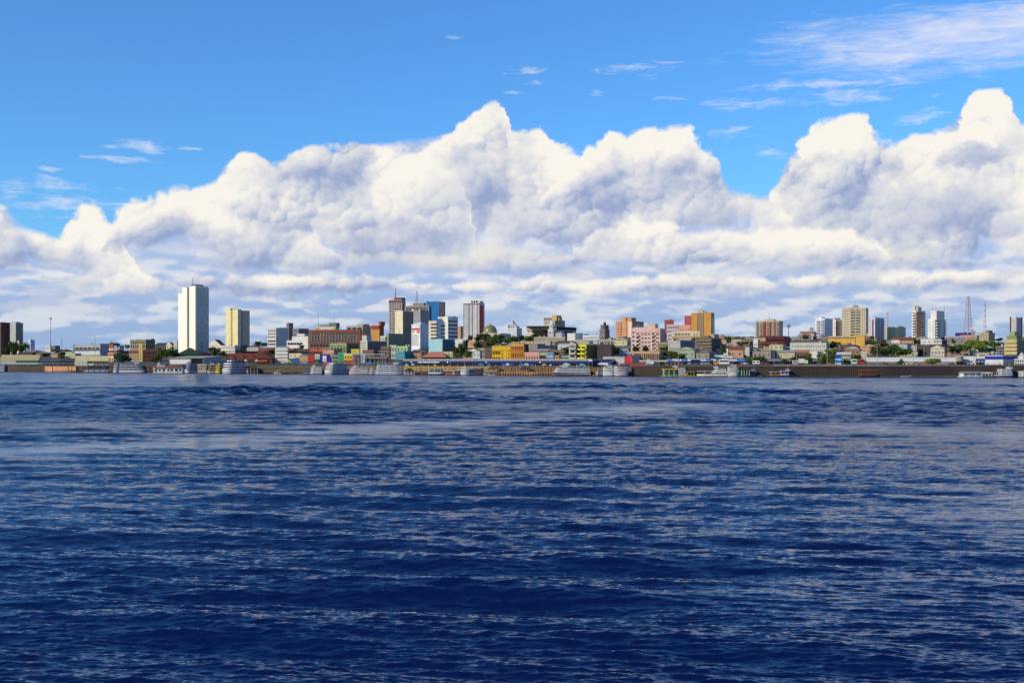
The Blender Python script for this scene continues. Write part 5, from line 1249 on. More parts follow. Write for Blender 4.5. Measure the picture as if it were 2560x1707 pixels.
B('E', (1400, 1520, 1530), (1110, 1225), (150, 162, 170), 'pale blue-grey house with two dark windows above the red boxes', 'house', 'house', a=14, dep=10, L=[W(2, 2, .5, .35)])
B('E', (744, 836, 838), (1050, 1245), (196, 190, 172), 'white and grey balcony house joined to the yellow balcony house', 'house', 'house', a=10, dep=14, L=[W(3, 1, .9, 1, s='b', dp=1.4, col=(214, 208, 190)), W(3, 1, .6, .5)])
B('E', (838, 970, 1118), (1062, 1245), (214, 204, 60), 'lemon yellow balcony house with a long brown-stained side wall', 'house', 'house', a=40, L=[W(3, 2, .95, 1, s='b', dp=1.4, col=(222, 214, 70))], R=[Pn((104, 88, 62), (0, 1), (0, 1.0), .1, kind='concrete')], tops=[('roof_box', .0, 1, .6, .9, 1.5, (120, 110, 90))])
B('E', (1114, 1300, 1340), (1062, 1240), (74, 62, 66), 'big shade-toned blank-walled block right of the lemon yellow house', 'block', 'shade_toned_block', a=20, dep=14, kind='concrete', L=[W(3, 6, .2, .25, skip=.6, g=2)])  # wall colour carries the shade this block was seen in
B('E', (164, 356, 362), (1160, 1252), (236, 158, 142), 'pink arcade house with a row of round arches and white trim', 'house', 'arcade_house', a=12, dep=10, L=[W(1, 5, .4, .8, s='a', v=(.02, .55)), Pn((240, 200, 190), (0, 1), (.9, 1), .3), Pn((240, 196, 184), (0, 1), (.62, .67), .2)])
B('E', (362, 450, 454), (1166, 1246), (178, 178, 170), 'small shop with a lime green strip above grey shutters', 'shop', 'shop', a=12, dep=9, L=[Pn((176, 206, 74), (0, 1), (.68, .98), .2), W(1, 2, .8, .5, v=(.05, .5), g=4)])
B('E', (454, 542, 546), (1166, 1246), (206, 208, 206), 'small shop with two bright blue stripes', 'shop', 'shop', a=12, dep=9, L=[Pn((44, 140, 206), (0, 1), (.72, 1), .2), Pn((44, 140, 206), (0, 1), (.0, .34), .2), W(1, 3, .4, .6, v=(.38, .7))])
B('E', (560, 614, 618), (1195, 1250), (206, 160, 96), 'little ochre kiosk right of the blue striped shop', 'kiosk', 'kiosk', a=12, dep=6, L=[W(1, 1, .3, .5, s='o')])
B('E', (654, 742, 746), (1196, 1246), (130, 160, 140), 'pale green roofed stall left of the white balcony house', 'stall', 'market_stall', a=12, dep=8, roof='gable', rrgb=(120, 160, 140), rh=2.5, L=[W(1, 3, .6, .7, s='o')])
# blue and white sheds, red boxes
B('E', (1020, 1250, 1390), (1240, 1305), (206, 214, 222), 'white gabled shed with a long navy blue roof side, on the landing', 'shed', 'landing_shed', a=24, roof='gable', rrgb=(26, 38, 98), rh=3, dep=12, eave=1, dadd=-10)
B('E', (1190, 1470, 1480), (1216, 1300), (200, 196, 186), 'long white-topped hall with little merlons, left of the red box building', 'hall', 'hall', a=12, dep=10, L=[W(1, 18, .3, .25, v=(.7, 1.05), s='fin', dp=.3), Pn((30, 40, 96), (.0, .6), (.0, .35), .8, 'awning')])
B('E', (1478, 1564, 1672), (1210, 1295), (206, 36, 38), 'bright red box building with a grey side', 'building', 'red_building', a=38, R=[Pn((150, 150, 158), (0, 1), (0, 1), .1), W(1, 3, .3, .2, v=(.8, .95))])
canopy('E', 1555, 1730, 1304, 1330, 16, 'red fabric canopy at the foot of the red box building', (214, 60, 56), 5, 7)
B('E', (1525, 1930, 1990), (1145, 1250), (170, 140, 104), 'long tan colonnaded ruin with peach cornice below the pink apartments', 'ruin', 'colonnaded_ruin', a=12, dep=12,
  L=[Pn((226, 166, 132), (0, 1), (.78, .97), .3), Pn((84, 96, 80), (.05, .4), (.05, .72), .1, 'creeper'), W(1, 9, .35, 1, u=(.45, 1.0), v=(0, .78), s='fin', dp=.6, col=(190, 160, 110)), W(1, 9, .3, .8, u=(.42, .98), v=(0, .7), s='o')], kind='concrete')
B('E', (1545, 1668, 1674), (1182, 1222), (170, 206, 90), 'lime-edged shop sign box right of the blue-grey house', 'shop', 'shop', a=12, dep=6, L=[Pn((120, 130, 96), (.05, .95), (.1, .6), .1)])

# ================================================================== sheet F
B('F', (320, 438, 444), (738, 900), (178, 76, 72), 'red-brown portal-shaped block with pale recessed balconies', 'apartment block', 'apartment_block', a=14, dep=16, L=[Pn((150, 70, 68), (.3, .95), (.0, .82), .05), W(3, 1, .9, .4, u=(.3, .98), v=(.3, .85), g=1)])
B('F', (350, 500, 506), (800, 1010), (206, 184, 190), 'pale lilac-pink stepped block in front of the portal-shaped block', a=14, dep=16, L=[W(4, 1, .9, .4, u=(.05, 1), s='r'), W(4, 1, 1, 1, s='slab', dp=.7)], tops=[('roof_box', .0, .5, .2, .8, 2, (206, 184, 190))])
B('F', (582, 662, 690), (686, 860), (190, 76, 80), 'crimson blank-walled tower left of the ochre tower', 'tower', 'crimson_tower', a=24, dep=10, L=[W(1, 1, .05, .9, s='o', u=(.1, .3))])
B('F', (506, 664, 680), (806, 890), (234, 156, 130), 'salmon block with small shuttered windows left of the ochre tower', a=18, dep=14, L=[W(1, 4, .4, .5, v=(.2, .6), g=4), Pn((240, 170, 144), (0, 1), (.85, 1), .2)])
B('F', (668, 930, 970), (648, 975), (206, 146, 60), 'tall ochre tower with a grey recessed strip of windows down the middle', 'tower', 'ochre_tower', a=26,
  L=[Pn((140, 128, 108), (.33, .59), (0, 1.02), .12), W(13, 2, .4, .45, u=(.35, .57), g=2), Pn((196, 138, 56), (.31, .33), (0, 1), .6), Pn((196, 138, 56), (.59, .61), (0, 1), .6)], R=[Pn((190, 186, 182), (.3, .75), (0, .88), .5), W(12, 1, .6, .5, u=(.35, .7), v=(0, .86)), Pn((80, 64, 50), (.78, 1), (0, .88), .3)],
  tops=[('roof_box', .33, .6, .0, .5, 7, (206, 186, 130)), ('roof_box', .6, .75, .1, .5, 4, (196, 170, 110))])
B('F', (415, 782, 790), (886, 1010), (222, 204, 166), 'cream hotel-like block with an ochre band and five brown windows', 'building', 'banded_building', a=14, dep=14, L=[Pn((196, 140, 60), (0, 1), (.38, .52), .3), W(1, 5, .8, 1, u=(.1, .66), v=(.62, .84), g=4), W(1, 2, .5, 1, u=(.74, .95), v=(.62, .8), g=4), Pn((60, 60, 66), (.05, .25), (.05, .3), .1), Pn((228, 214, 184), (0, 1), (.92, 1), .35)])
B('F', (228, 368, 374), (1030, 1150), (176, 160, 120), 'olive-beige open balconied house under construction right of the pink apartments', 'house', 'house', a=14, dep=12, L=[W(3, 4, .6, .5, s='o'), W(3, 1, 1, 1, s='slab', dp=1)])
B('F', (372, 526, 722), (1010, 1185), (168, 166, 160), 'grey warehouse with pale lower shutter and blue-grey lower wing', 'warehouse', 'warehouse', a=36, L=[Pn((196, 196, 190), (0, .06), (0, 1), .3), Pn((140, 142, 132), (.1, 1), (.05, .55), .1, kind='roof'), W(1, 2, .25, .1, v=(.8, .95), g=2)], R=[Pn((90, 100, 128), (0, 1), (.6, 1), .1), Pn((176, 180, 186), (0, .5), (0, .6), .1), W(2, 4, .4, .3)])
B('F', (508, 655, 662), (975, 1035), (170, 160, 146), 'low grey-beige house with pale roof under the cream banded block', 'house', 'house', a=14, dep=10, roof='shed', rrgb=(196, 190, 180), rh=2, L=[W(1, 5)])
B('F', (606, 668, 672), (1130, 1215), (196, 198, 200), 'small white house with three square windows beside the grey warehouse', 'house', 'house', a=14, dep=8, L=[W(1, 3, .4, .3, v=(.3, .8))])
B('F', (672, 860, 870), (1125, 1215), (84, 70, 66), 'dark brown house with pale awning strip above the blue fruit hall', 'house', 'house', a=14, dep=10, L=[W(2, 5, .4, .4), Pn((170, 170, 172), (.4, .95), (.5, .62), .9, 'awning')])
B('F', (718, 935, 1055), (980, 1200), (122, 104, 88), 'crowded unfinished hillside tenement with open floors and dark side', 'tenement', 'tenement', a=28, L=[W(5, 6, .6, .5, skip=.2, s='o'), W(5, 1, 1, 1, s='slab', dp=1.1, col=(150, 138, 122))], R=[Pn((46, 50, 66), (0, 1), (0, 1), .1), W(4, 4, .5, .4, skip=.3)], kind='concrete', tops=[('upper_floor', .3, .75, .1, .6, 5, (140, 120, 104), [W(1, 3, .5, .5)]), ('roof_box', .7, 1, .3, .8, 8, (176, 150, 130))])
B('F', (1025, 1100, 1128), (950, 1050), (170, 130, 92), 'tan brick house behind the hillside tenement', 'house', 'house', a=25, L=[W(2, 3, .4, .4)])
B('F', (1062, 1130, 1134), (1050, 1160), (110, 84, 60), 'narrow brown wall house right of the tenement', 'house', 'house', a=14, dep=10, kind='concrete')
B('F', (1134, 1248, 1254), (1082, 1170), (176, 146, 116), 'tan plastered two-box house with rooftop clutter', 'house', 'house', a=14, dep=10, kind='concrete', tops=[('upper_floor', .1, .6, .2, .8, 4, (160, 146, 126), [W(1, 2)]), ('antenna', .5, 0, .2, 0, 6, (90, 90, 90))])
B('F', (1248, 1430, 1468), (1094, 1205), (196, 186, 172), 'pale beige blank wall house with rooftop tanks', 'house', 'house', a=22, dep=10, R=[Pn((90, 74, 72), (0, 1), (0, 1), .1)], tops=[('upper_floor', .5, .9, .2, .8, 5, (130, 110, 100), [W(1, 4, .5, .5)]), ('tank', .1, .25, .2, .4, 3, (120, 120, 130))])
B('F', (1205, 1382, 1390), (1160, 1225), (206, 196, 150), 'cream house with dark hipped roof just above the blue fruit hall', 'house', 'house', a=14, dep=10, roof='hip', rrgb=(80, 66, 60), rh=4, L=[W(1, 6, .35, .5)])
B('F', (935, 1200, 1206), (1190, 1230), (196, 186, 176), 'low pale sloping roof just above the blue fruit hall', 'shed', 'shed', a=12, dep=10, roof='gable', rrgb=(206, 200, 192), rh=4)
B('F', (1480, 1540, 1546), (985, 1110), (214, 214, 214), 'white house with one wide dark window, left of the dark red rooftops', 'house', 'house', a=14, dep=10, L=[W(1, 1, .8, .25, v=(.3, .7))])
B('F', (1540, 1640, 1646), (1020, 1110), (120, 78, 58), 'brown balconied house below the brick and white tower', 'house', 'house', a=14, dep=10, L=[W(2, 4, .5, .5), W(2, 1, 1, 1, s='slab', dp=1)])
B('F', (1400, 1480, 1486), (985, 1035), (130, 134, 120), 'low greenish roofs at the foot of the hill trees', 'house', 'house', a=14, dep=10, roof='gable', rrgb=(140, 144, 140), rh=2, L=[W(1, 4)])
B('F', (1468, 1592, 1598), (1108, 1190), (176, 186, 196), 'pale blue-grey house with broad window strips above the leafy street tree', 'house', 'house', a=14, dep=10, L=[W(2, 4, .7, .4)])
B('F', (1592, 1725, 1735), (1120, 1225), (176, 156, 116), 'mustard-stained wall house behind the second blue fruit hall', 'house', 'house', a=14, dep=10, kind='concrete', L=[W(1, 5, .3, .3, v=(.6, .9))])
B('F', (1618, 2010, 2016), (1082, 1118), (206, 204, 196), 'long pale canopy roof across the slope above the mustard wall', 'shed', 'shed', a=12, dep=10, roof='shed', rrgb=(210, 208, 200), rh=1.5, L=[W(1, 10, .6, .5, s='o')])
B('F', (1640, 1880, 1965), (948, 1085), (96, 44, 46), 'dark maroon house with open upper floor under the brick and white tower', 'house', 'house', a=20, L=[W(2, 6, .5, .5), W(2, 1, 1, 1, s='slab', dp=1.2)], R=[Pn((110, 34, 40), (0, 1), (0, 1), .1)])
B('F', (1507, 1820, 1868), (750, 950), (186, 172, 150), 'apartment tower with brick-red vertical panels and cream balconies', 'tower', 'apartment_tower', a=24,
  L=[W(7, 2, .7, 1, u=(.02, .32), s='b', dp=1.2), Pn((150, 54, 46), (.33, .46), (0, .98), .2), W(7, 1, .8, 1, u=(.46, .60), s='b', dp=1.2), Pn((150, 54, 46), (.60, .68), (0, .98), .2), W(7, 1, .8, .5, u=(.70, .80)), Pn((150, 54, 46), (.80, .86), (0, .98), .2), W(7, 1, .9, 1, u=(.87, 1), s='b', dp=1.2)], R=[W(7, 2, .6, .5)],
  tops=[('roof_box', .36, .75, .1, .8, 6, (206, 186, 150)), ('antenna', .05, 0, .1, 0, 12, (120, 120, 120)), ('antenna', .1, 0, .1, 0, 14, (120, 120, 120)), ('mast', .55, 0, .2, 0, 26, (130, 130, 140)), ('antenna', .95, 0, .3, 0, 14, (120, 120, 120))])
# lettered fruit halls
HB = (30, 84, 150)
o, Lg, Zt, (pa, pb), cy = gallery('F', 350, 'F', 1392, 34, 'blue fruit hall with full white lettering on its curved fascia', 1232, 1236, 1276, HB)
for s_, zx in (('FEIRA', 490), ('MODERNA', 748), ('DA', 970), ('BANANA', 1176)):
    words(o, s_, 2.1, (u_at(PX('F', zx), pa, pb, Lg), -1.08, (Zt(1236) + Zt(1276)) / 2), ex=.06)
for zx in (385, 600, 890, 1325):
    q = MB(); q.box(-1.8, 1.8, -.03, .0, -.8, .8, mat((60, 120, 190), kind='cloth')); q.obj('paint_or_shade_panel', o, (u_at(PX('F', zx), pa, pb, Lg), -1.03, (Zt(1236) + Zt(1276)) / 2))
words(o, 'MELANCIA   MERCADO', 1.2, (u_at(PX('F', 770), pa, pb, Lg), .02, Zt(1300)), ex=.03, rgb=(200, 200, 200))
o, Lg, Zt, (pa, pb), cy = gallery('F', 1620, 'G', 750, 38, 'darker blue fruit hall with faded lettering, partly behind street trees', 1236, 1240, 1288, (24, 34, 62))
for s_, zx in (('FEIRA', 50), ('MODERNA', 210), ('DA', 420), ('BANANA', 560)):
    words(o, s_, 1.9, (u_at(PX('G', zx), pa, pb, Lg), -1.08, (Zt(1236) + Zt(1276)) / 2), ex=.04, rgb=(160, 170, 186))
canopy('F', 325, 560, 1284, 1300, 18, 'red-brown tiled canopy left below the blue fruit hall', (140, 62, 52), 5, 7)
canopy('F', 0, 350, 1256, 1276, 22, 'long white canopy strip below the colonnaded ruin', (216, 206, 178), 8, 7)

# ================================================================== sheet G
B('G', (288, 762, 838), (1038, 1165), (206, 206, 190), 'long white block with two rows of shadowed air-conditioned windows', 'building', 'long_white_block', a=20, L=[W(2, 16, .4, .35, u=(.04, .98), v=(.1, .95), g=0), Pn((216, 214, 200), (0, 1), (.93, 1), .3), W(2, 16, .2, .15, u=(.0, .94), v=(.0, .85), g=4)], R=[W(2, 4)], tops=[('roof_box', .75, .82, .2, .6, 4, (190, 170, 120))])
B('G', (240, 640, 660), (1005, 1045), (176, 166, 160), 'low dark-eaved house row behind the long white block', 'house', 'house', a=14, dep=12, roof='gable', rrgb=(120, 112, 108), rh=3, L=[W(1, 10)])
B('G', (110, 350, 360), (1122, 1225), (206, 192, 150), 'cream house with grey gabled roof between the two lettered halls trees', 'house', 'house', a=14, dep=12, roof='gable', rrgb=(150, 146, 140), rh=3, L=[W(1, 6, .35, .35)])
B('G', (345, 520, 530), (1120, 1225), (130, 92, 76), 'brown-red low house with white roof edge left of the white cube house', 'house', 'house', a=14, dep=12, roof='gable', rrgb=(170, 110, 90), rh=3, L=[W(1, 6, .4, .4)])
B('G', (562, 645, 712), (1150, 1235), (212, 208, 196), 'small white cube house with one shutter beside the tall street tree', 'house', 'house', a=36, L=[W(1, 1, .5, .3, v=(.5, .8), g=1)], R=[Pn((150, 150, 160), (0, 1), (0, 1), .06)])
B('G', (618, 740, 845), (722, 975), (224, 226, 230), 'white apartment tower with long balconies, leftmost of the bright white pair', 'tower', 'apartment_tower', a=38,
  L=[W(12, 2, .85, 1, s='b', dp=1.4, u=(.08, .98))], R=[W(12, 4, .35, .4), Pn((176, 186, 206), (0, 1), (0, 1), .04)], tops=[('roof_box', .4, .7, .0, .4, 5, (226, 228, 232))])
B('G', (845, 885, 980), (735, 950), (222, 214, 216), 'white tower with a red vertical stripe and blue glass, behind the first white tower', 'tower', 'apartment_tower', a=50, L=[W(12, 1, .5, .4), ], R=[Pn((130, 36, 40), (0, .18), (0, .96), .2), Pn((70, 110, 130), (.2, .55), (0, .95), .15), W(11, 1, .8, .4, u=(.6, .98)), W(11, 1, 1, .3, s='slab', u=(.2, .98), dp=.7)], tops=[('roof_box', -1.8, .6, .0, .8, 7, (196, 196, 200))], dadd=20)
B('G', (968, 1280, 1312), (578, 960), (206, 190, 160), 'tall beige apartment tower with curved central balconies and rooftop spire', 'tower', 'apartment_tower', a=22,
  L=[W(10, 1, .5, .4, u=(.08, .15)), W(10, 1, .5, .4, u=(.17, .24)), W(10, 1, .9, 1, u=(.34, .54), s='b', dp=1.8), W(10, 1, .9, 1, u=(.56, .74), s='b', dp=1.8), W(10, 2, .4, .45, u=(.80, .98)), W(10, 1, 1, 1, s='slab', dp=.45, u=(0, 1)), W(10, 1, .4, .3, u=(.26, .33), g=2)], R=[W(10, 2, .4, .4)],
  tops=[('roof_box', .28, .7, .1, .8, 3.5, (150, 140, 124)), ('roof_box', .46, .58, .2, .5, 9, (186, 176, 156)), ('roof_slab', .43, .61, .15, .55, 10, (170, 160, 146)), ('mast', .52, 0, .3, 0, 22, (150, 120, 120))])
B('G', (1312, 1400, 1518), (712, 1005), (206, 198, 206), 'lilac-white apartment tower with dark plum stripes right of the tall beige tower', 'tower', 'apartment_tower', a=42, L=[W(11, 2, .45, .4), Pn((84, 60, 92), (.55, .75), (0, .95), .15)], R=[Pn((84, 60, 92), (.0, .12), (0, .9), .15), W(11, 2, .8, 1, u=(.2, .98), s='b', dp=1.2)], tops=[('parapet_box', .1, .9, .1, .9, 2, (196, 190, 196))])
B('G', (1528, 1680, 1800), (832, 1010), (206, 200, 160), 'pale yellow-cream apartment block with a notch, left of the slim brown-white tower', 'apartment block', 'apartment_block', a=34, L=[W(7, 4, .4, .4, u=(0, .42)), W(7, 5, .45, .4, u=(.5, 1)), Pn((130, 120, 96), (.44, .48), (0, 1), .1)], R=[W(7, 6, .5, .4)], tops=[('roof_box', .6, 1.0, .2, .8, 3.5, (206, 200, 166)), ('antenna', 1.0, 0, .3, 0, 6, (110, 110, 110))])
B('G', (785, 1262, 1270), (950, 1105), (226, 172, 70), 'big egg-yellow warehouse with grey eaves and a taller right gable end', 'warehouse', 'yellow_warehouse', a=16, dep=24, L=[Pn((196, 140, 60), (0, .62), (.42, .46), .2), Pn((150, 150, 150), (0, .74), (.93, 1), .8), W(1, 3, .15, .4, u=(.5, .75), v=(.6, .85), g=2), Pn((210, 150, 60), (.74, .75), (0, 1), .4)])
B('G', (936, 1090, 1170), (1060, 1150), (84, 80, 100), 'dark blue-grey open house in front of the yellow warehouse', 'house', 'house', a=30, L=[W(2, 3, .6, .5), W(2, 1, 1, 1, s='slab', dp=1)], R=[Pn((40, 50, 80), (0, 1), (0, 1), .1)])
B('G', (840, 940, 946), (1090, 1165), (130, 126, 110), 'low house with a green strip left of the dark blue-grey open house', 'house', 'house', a=14, dep=10, roof='gable', rrgb=(120, 112, 104), rh=2, L=[Pn((60, 130, 80), (.1, .9), (.1, .3), .1)])
B('G', (900, 1080, 1090), (1150, 1260), (186, 176, 160), 'white striped porch house behind the blue kiosk tower', 'house', 'house', a=14, dep=10, roof='gable', rrgb=(206, 200, 194), rh=2.5, L=[W(2, 6, .6, .5, s='o')])
B('G', (1190, 1365, 1372), (1108, 1165), (166, 156, 136), 'low beige flat house between the street trees on the right', 'house', 'house', a=14, dep=10, L=[W(1, 6, .3, .4)])
B('G', (1210, 1290, 1296), (1150, 1270), (196, 190, 170), 'stepped cream stair house right of the porch house', 'house', 'house', a=14, dep=10, L=[W(3, 2, .6, .4)])
B('G', (1290, 1350, 1356), (985, 1030), (190, 176, 170), 'small white gabled house below the lilac-white tower', 'house', 'house', a=20, dep=8, roof='gabley', rrgb=(130, 110, 110), rh=3)
B('G', (310, 420, 436), (950, 995), (170, 164, 160), 'small grey hilltop house left of the thin white mast', 'house', 'house', a=20, dep=8, L=[W(1, 4)])
B('G', (678, 780, 800), (955, 1005), (150, 136, 124), 'brownish hilltop house at the foot of the white towers', 'house', 'house', a=20, dep=8, L=[W(1, 4)])
B('G', (1398, 1432, 1436), (1150, 1205), (196, 150, 70), 'tiny ochre house under the dark trees on the right', 'house', 'house', a=14, dep=6, L=[W(1, 1, .3, .3)])
B('G', (1530, 1600, 1640), (990, 1035), (140, 150, 166), 'grey-blue low roofs under the yellow-cream block', 'house', 'house', a=20, dep=10, roof='gable', rrgb=(150, 160, 176), rh=2)

# ================================================================== sheet H
B('H', (10, 200, 270), (1020, 1080), (214, 212, 206), 'white house with brick-red gable front below the yellow-cream block', 'house', 'house', a=22, L=[Pn((196, 130, 96), (.1, .6), (0, .45), .2), W(1, 5, .3, .3, v=(.5, .9))])
B('H', (264, 316, 434), (622, 1035), (226, 214, 200), 'slim brown-white apartment tower with rounded balconies on its left edge', 'tower', 'apartment_tower', a=50,
  L=[W(11, 1, .9, 1, s='b', dp=1.6, col=(226, 222, 214))], R=[Pn((150, 114, 96), (0, .5), (0, .95), .15), W(11, 1, .12, .3, u=(.05, .3), g=2), W(11, 1, .95, 1, u=(.52, 1), s='b', dp=1.3, col=(214, 206, 200)), Pn((100, 80, 74), (0, 1), (.93, .97), .3)], tops=[('roof_box', .4, 1.2, .1, .5, 10, (214, 192, 160)), ('roof_box', .2, .7, .0, .3, 12, (214, 200, 180)), ('antenna', 1.2, 0, .2, 0, 15, (140, 140, 140))])
B('H', (470, 560, 702), (732, 1040), (228, 226, 220), 'white stepped apartment tower with curved balconies and roof antennas', 'tower', 'apartment_tower', a=42,
  L=[W(9, 2, .4, .35), ], R=[W(8, 1, .95, 1, u=(.02, .5), s='b', dp=2, col=(214, 214, 200)), W(8, 1, .6, .4, u=(.55, .7)), W(8, 1, .8, 1, u=(.78, 1), s='b', dp=1.2)],
  tops=[('upper_floor', .4, 1.25, .0, .7, 20, (232, 224, 208), [W(4, 3, .2, .3, u=(.3, 1))], [W(4, 3, .2, .3)]), ('antenna', .5, 0, .1, 0, 32, (70, 70, 80)), ('antenna', .8, 0, .2, 0, 31, (70, 70, 80)), ('antenna', 1.1, 0, .3, 0, 29, (70, 70, 80)), ('antenna', .95, 0, .9, 0, 38, (70, 70, 80))])
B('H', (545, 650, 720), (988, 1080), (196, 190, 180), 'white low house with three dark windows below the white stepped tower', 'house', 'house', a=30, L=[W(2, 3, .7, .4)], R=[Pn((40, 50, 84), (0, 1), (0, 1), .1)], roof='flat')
B('H', (652, 780, 800), (962, 1040), (60, 74, 96), 'dark navy glassy house right of the white stepped tower', 'house', 'house', a=20, dep=12, L=[W(1, 5, .5, .4)])
B('H', (434, 470, 474), (985, 1040), (190, 120, 100), 'tiny salmon house wedged between the slim tower and the stepped tower', 'house', 'house', a=14, dep=8)
B('H', (825, 1032, 1040), (906, 1050), (52, 34, 128), 'deep violet blank block behind the pinkish garage building', 'block', 'violet_block', a=16, dep=16, L=[Pn((72, 52, 156), (0, .1), (0, .78), .3)])
B('H', (888, 1112, 1165), (936, 1050), (196, 150, 132), 'pinkish garage building with two dark floor slots, below the big lattice mast', 'garage', 'garage_building', a=24, L=[W(2, 1, .98, .22, v=(.25, .85), s='r', g=2, u=(.04, 1))], R=[W(2, 1, .6, .15, s='r', g=2)], dadd=-14)
B('H', (1142, 1262, 1345), (906, 1060), (176, 158, 124), 'tan old block with small square windows and rooftop cube', 'apartment block', 'apartment_block', a=36, L=[W(4, 3, .25, .3), Pn((190, 176, 150), (0, .08), (0, 1), .2)], R=[W(4, 3, .2, .25)], tops=[('roof_box', .6, .95, .2, .7, 6, (120, 106, 90))])
B('H', (1540, 1625, 1702), (706, 950), (196, 190, 190), 'striped tower with arched roof frame and plum edges at far right', 'tower', 'apartment_tower', a=44,
  L=[Pn((84, 46, 56), (0, .2), (0, 1.05), .25), W(13, 1, .98, .45, u=(.22, .95), g=2), W(13, 1, 1, .5, u=(.22, .95), s='slab', dp=.5)], R=[Pn((70, 44, 60), (.8, 1), (0, 1.05), .25), W(13, 1, .98, .45, u=(.05, .78), g=2), W(13, 1, 1, .5, u=(.05, .78), s='slab', dp=.5)],
  tops=[('roof_frame', .0, .12, .0, .1, 4, (90, 60, 70)), ('roof_frame', .9, 1.0, .0, .1, 6, (200, 196, 196)), ('roof_frame', .9, 1.0, .9, 1.0, 4, (90, 60, 70)), ('roof_slab', .2, .9, .1, .8, 1.5, (170, 170, 176))])
B('H', (1470, 1632, 1740), (998, 1205), (196, 176, 112), 'yellow-beige terraced apartment block with rooftop greenery at far right', 'apartment block', 'apartment_block', a=34,
  L=[W(4, 3, .6, .4, v=(0, .98)), W(4, 1, 1, 1, s='slab', dp=1, col=(206, 190, 130))], R=[Pn((84, 92, 82), (0, 1), (0, 1), .1), W(4, 4, .5, .4)],
  tops=[('upper_floor', .1, .9, .1, .8, 7, (120, 150, 90)), ('upper_floor', .3, .7, .2, .7, 14, (140, 166, 100))])
B('H', (1364, 1470, 1476), (1080, 1165), (150, 144, 130), 'open columned grey house left of the yellow-beige terraced block', 'house', 'house', a=14, dep=10, L=[W(2, 5, .6, .7, s='o')])
B('H', (1700, 1800, 1850), (962, 1140), (150, 84, 90), 'dull pink block cut by the right edge of the picture', a=30, L=[W(3, 4)])
B('H', (255, 320, 326), (1075, 1205), (186, 180, 170), 'narrow weathered white house at the left end of the dark ruin wall', 'house', 'house', a=14, dep=8, L=[W(3, 2, .5, .4)])
B('H', (316, 690, 722), (1070, 1205), (82, 70, 68), 'long dark ruin wall with ragged top and greenery', 'ruin', 'ruin_wall', a=14, dep=12, kind='concrete', L=[W(2, 12, .2, .3, skip=.7, s='o')], R=[Pn((96, 50, 44), (0, 1), (0, 1), .1)], tops=[('ragged_block', .05, .3, .0, .3, 2, (80, 70, 68)), ('ragged_block', .45, .9, .0, .3, 1.6, (90, 80, 76))])
B('H', (660, 728, 734), (1085, 1130), (180, 80, 60), 'house with bright rust-red roof right of the dark ruin wall', 'house', 'house', a=20, dep=10, roof='gable', rrgb=(196, 84, 60), rh=4)
B('H', (756, 820, 826), (1060, 1100), (196, 190, 180), 'small white house left of the big leafy trees on the right', 'house', 'house', a=14, dep=8, L=[W(1, 3, .3, .4)])
B('H', (720, 830, 836), (1180, 1210), (206, 150, 120), 'low salmon wall house above the long grey shed', 'house', 'house', a=12, dep=8, L=[W(1, 5, .1, .5)])
B('H', (1018, 1070, 1100), (1125, 1200), (206, 200, 190), 'white house with salmon lower wall behind the round stone kiosk', 'house', 'house', a=20, dep=8, L=[Pn((206, 140, 106), (0, 1), (0, .6), .1)])
B('H', (1076, 1136, 1142), (1080, 1140), (226, 196, 110), 'little yellow house with one round window in the trees', 'house', 'house', a=14, dep=8, L=[W(1, 1, .3, .4, g=2)])
B('H', (1140, 1222, 1228), (1070, 1140), (206, 208, 206), 'little white-roofed house right of the yellow one', 'house', 'house', a=14, dep=8, roof='gable', rrgb=(214, 214, 210), rh=3, L=[W(1, 3)])
B('H', (1100, 1360, 1366), (1160, 1205), (186, 130, 100), 'long low house with pale orange walls above the blue and white hall', 'house', 'house', a=12, dep=8, roof='gable', rrgb=(190, 176, 160), rh=2, L=[W(1, 9, .3, .4)])
B('H', (1198, 1290, 1296), (1030, 1080), (190, 184, 170), 'pale flat house at the foot of the tan old block', 'house', 'house', a=14, dep=8, L=[W(1, 3)])
B('G', (1292, 2680, 2700), (1222, 1320), (170, 168, 176), 'very long grey shed with pale roof edge and mauve lower wall along the right quay', 'shed', 'quay_shed', a=4, dep=14, L=[Pn((196, 204, 210), (0, 1), (.48, .88), .3, kind='cloth'), Pn((150, 124, 132), (0, 1), (0, .42), .1), Pn((222, 218, 206), (0, 1), (.92, 1.0), .5)], cor=False)
B('H', (920, 1215, 1222), (1212, 1330), (206, 206, 206), 'white and navy shop front right of the round stone kiosk', 'shop', 'shop', a=10, dep=10, L=[Pn((40, 64, 130), (.6, 1), (0, .8), .1), Pn((150, 120, 130), (0, .5), (0, .3), .1), W(1, 6, .5, .4, v=(.3, .7), g=4)])
B('H', (1215, 1450, 1625), (1202, 1335), (206, 208, 206), 'white hall with a broad royal blue band under its roof', 'hall', 'blue_band_hall', a=36, L=[Pn((20, 52, 160), (0, 1), (.68, 1), .3), Pn((206, 196, 170), (.3, .8), (.1, .35), .1), W(1, 4, .3, .4, v=(.1, .4))], R=[Pn((24, 50, 140), (0, 1), (.68, 1), .3), Pn((150, 156, 166), (0, .9), (.1, .66), .1), W(1, 3, .3, .3, v=(0, .25))])
B('H', (1600, 1760, 1800), (1245, 1335), (206, 206, 204), 'white flat-roofed arcade at the lower right edge', 'building', 'arcade', a=16, dep=10, L=[W(2, 5, .6, .6, s='o')])
B('H', (1648, 1740, 1790), (1150, 1250), (206, 196, 180), 'cream gabled house above the lower right arcade', 'house', 'house', a=22, dep=12, roof='gabley', rrgb=(170, 160, 150), rh=6, L=[W(1, 2)])
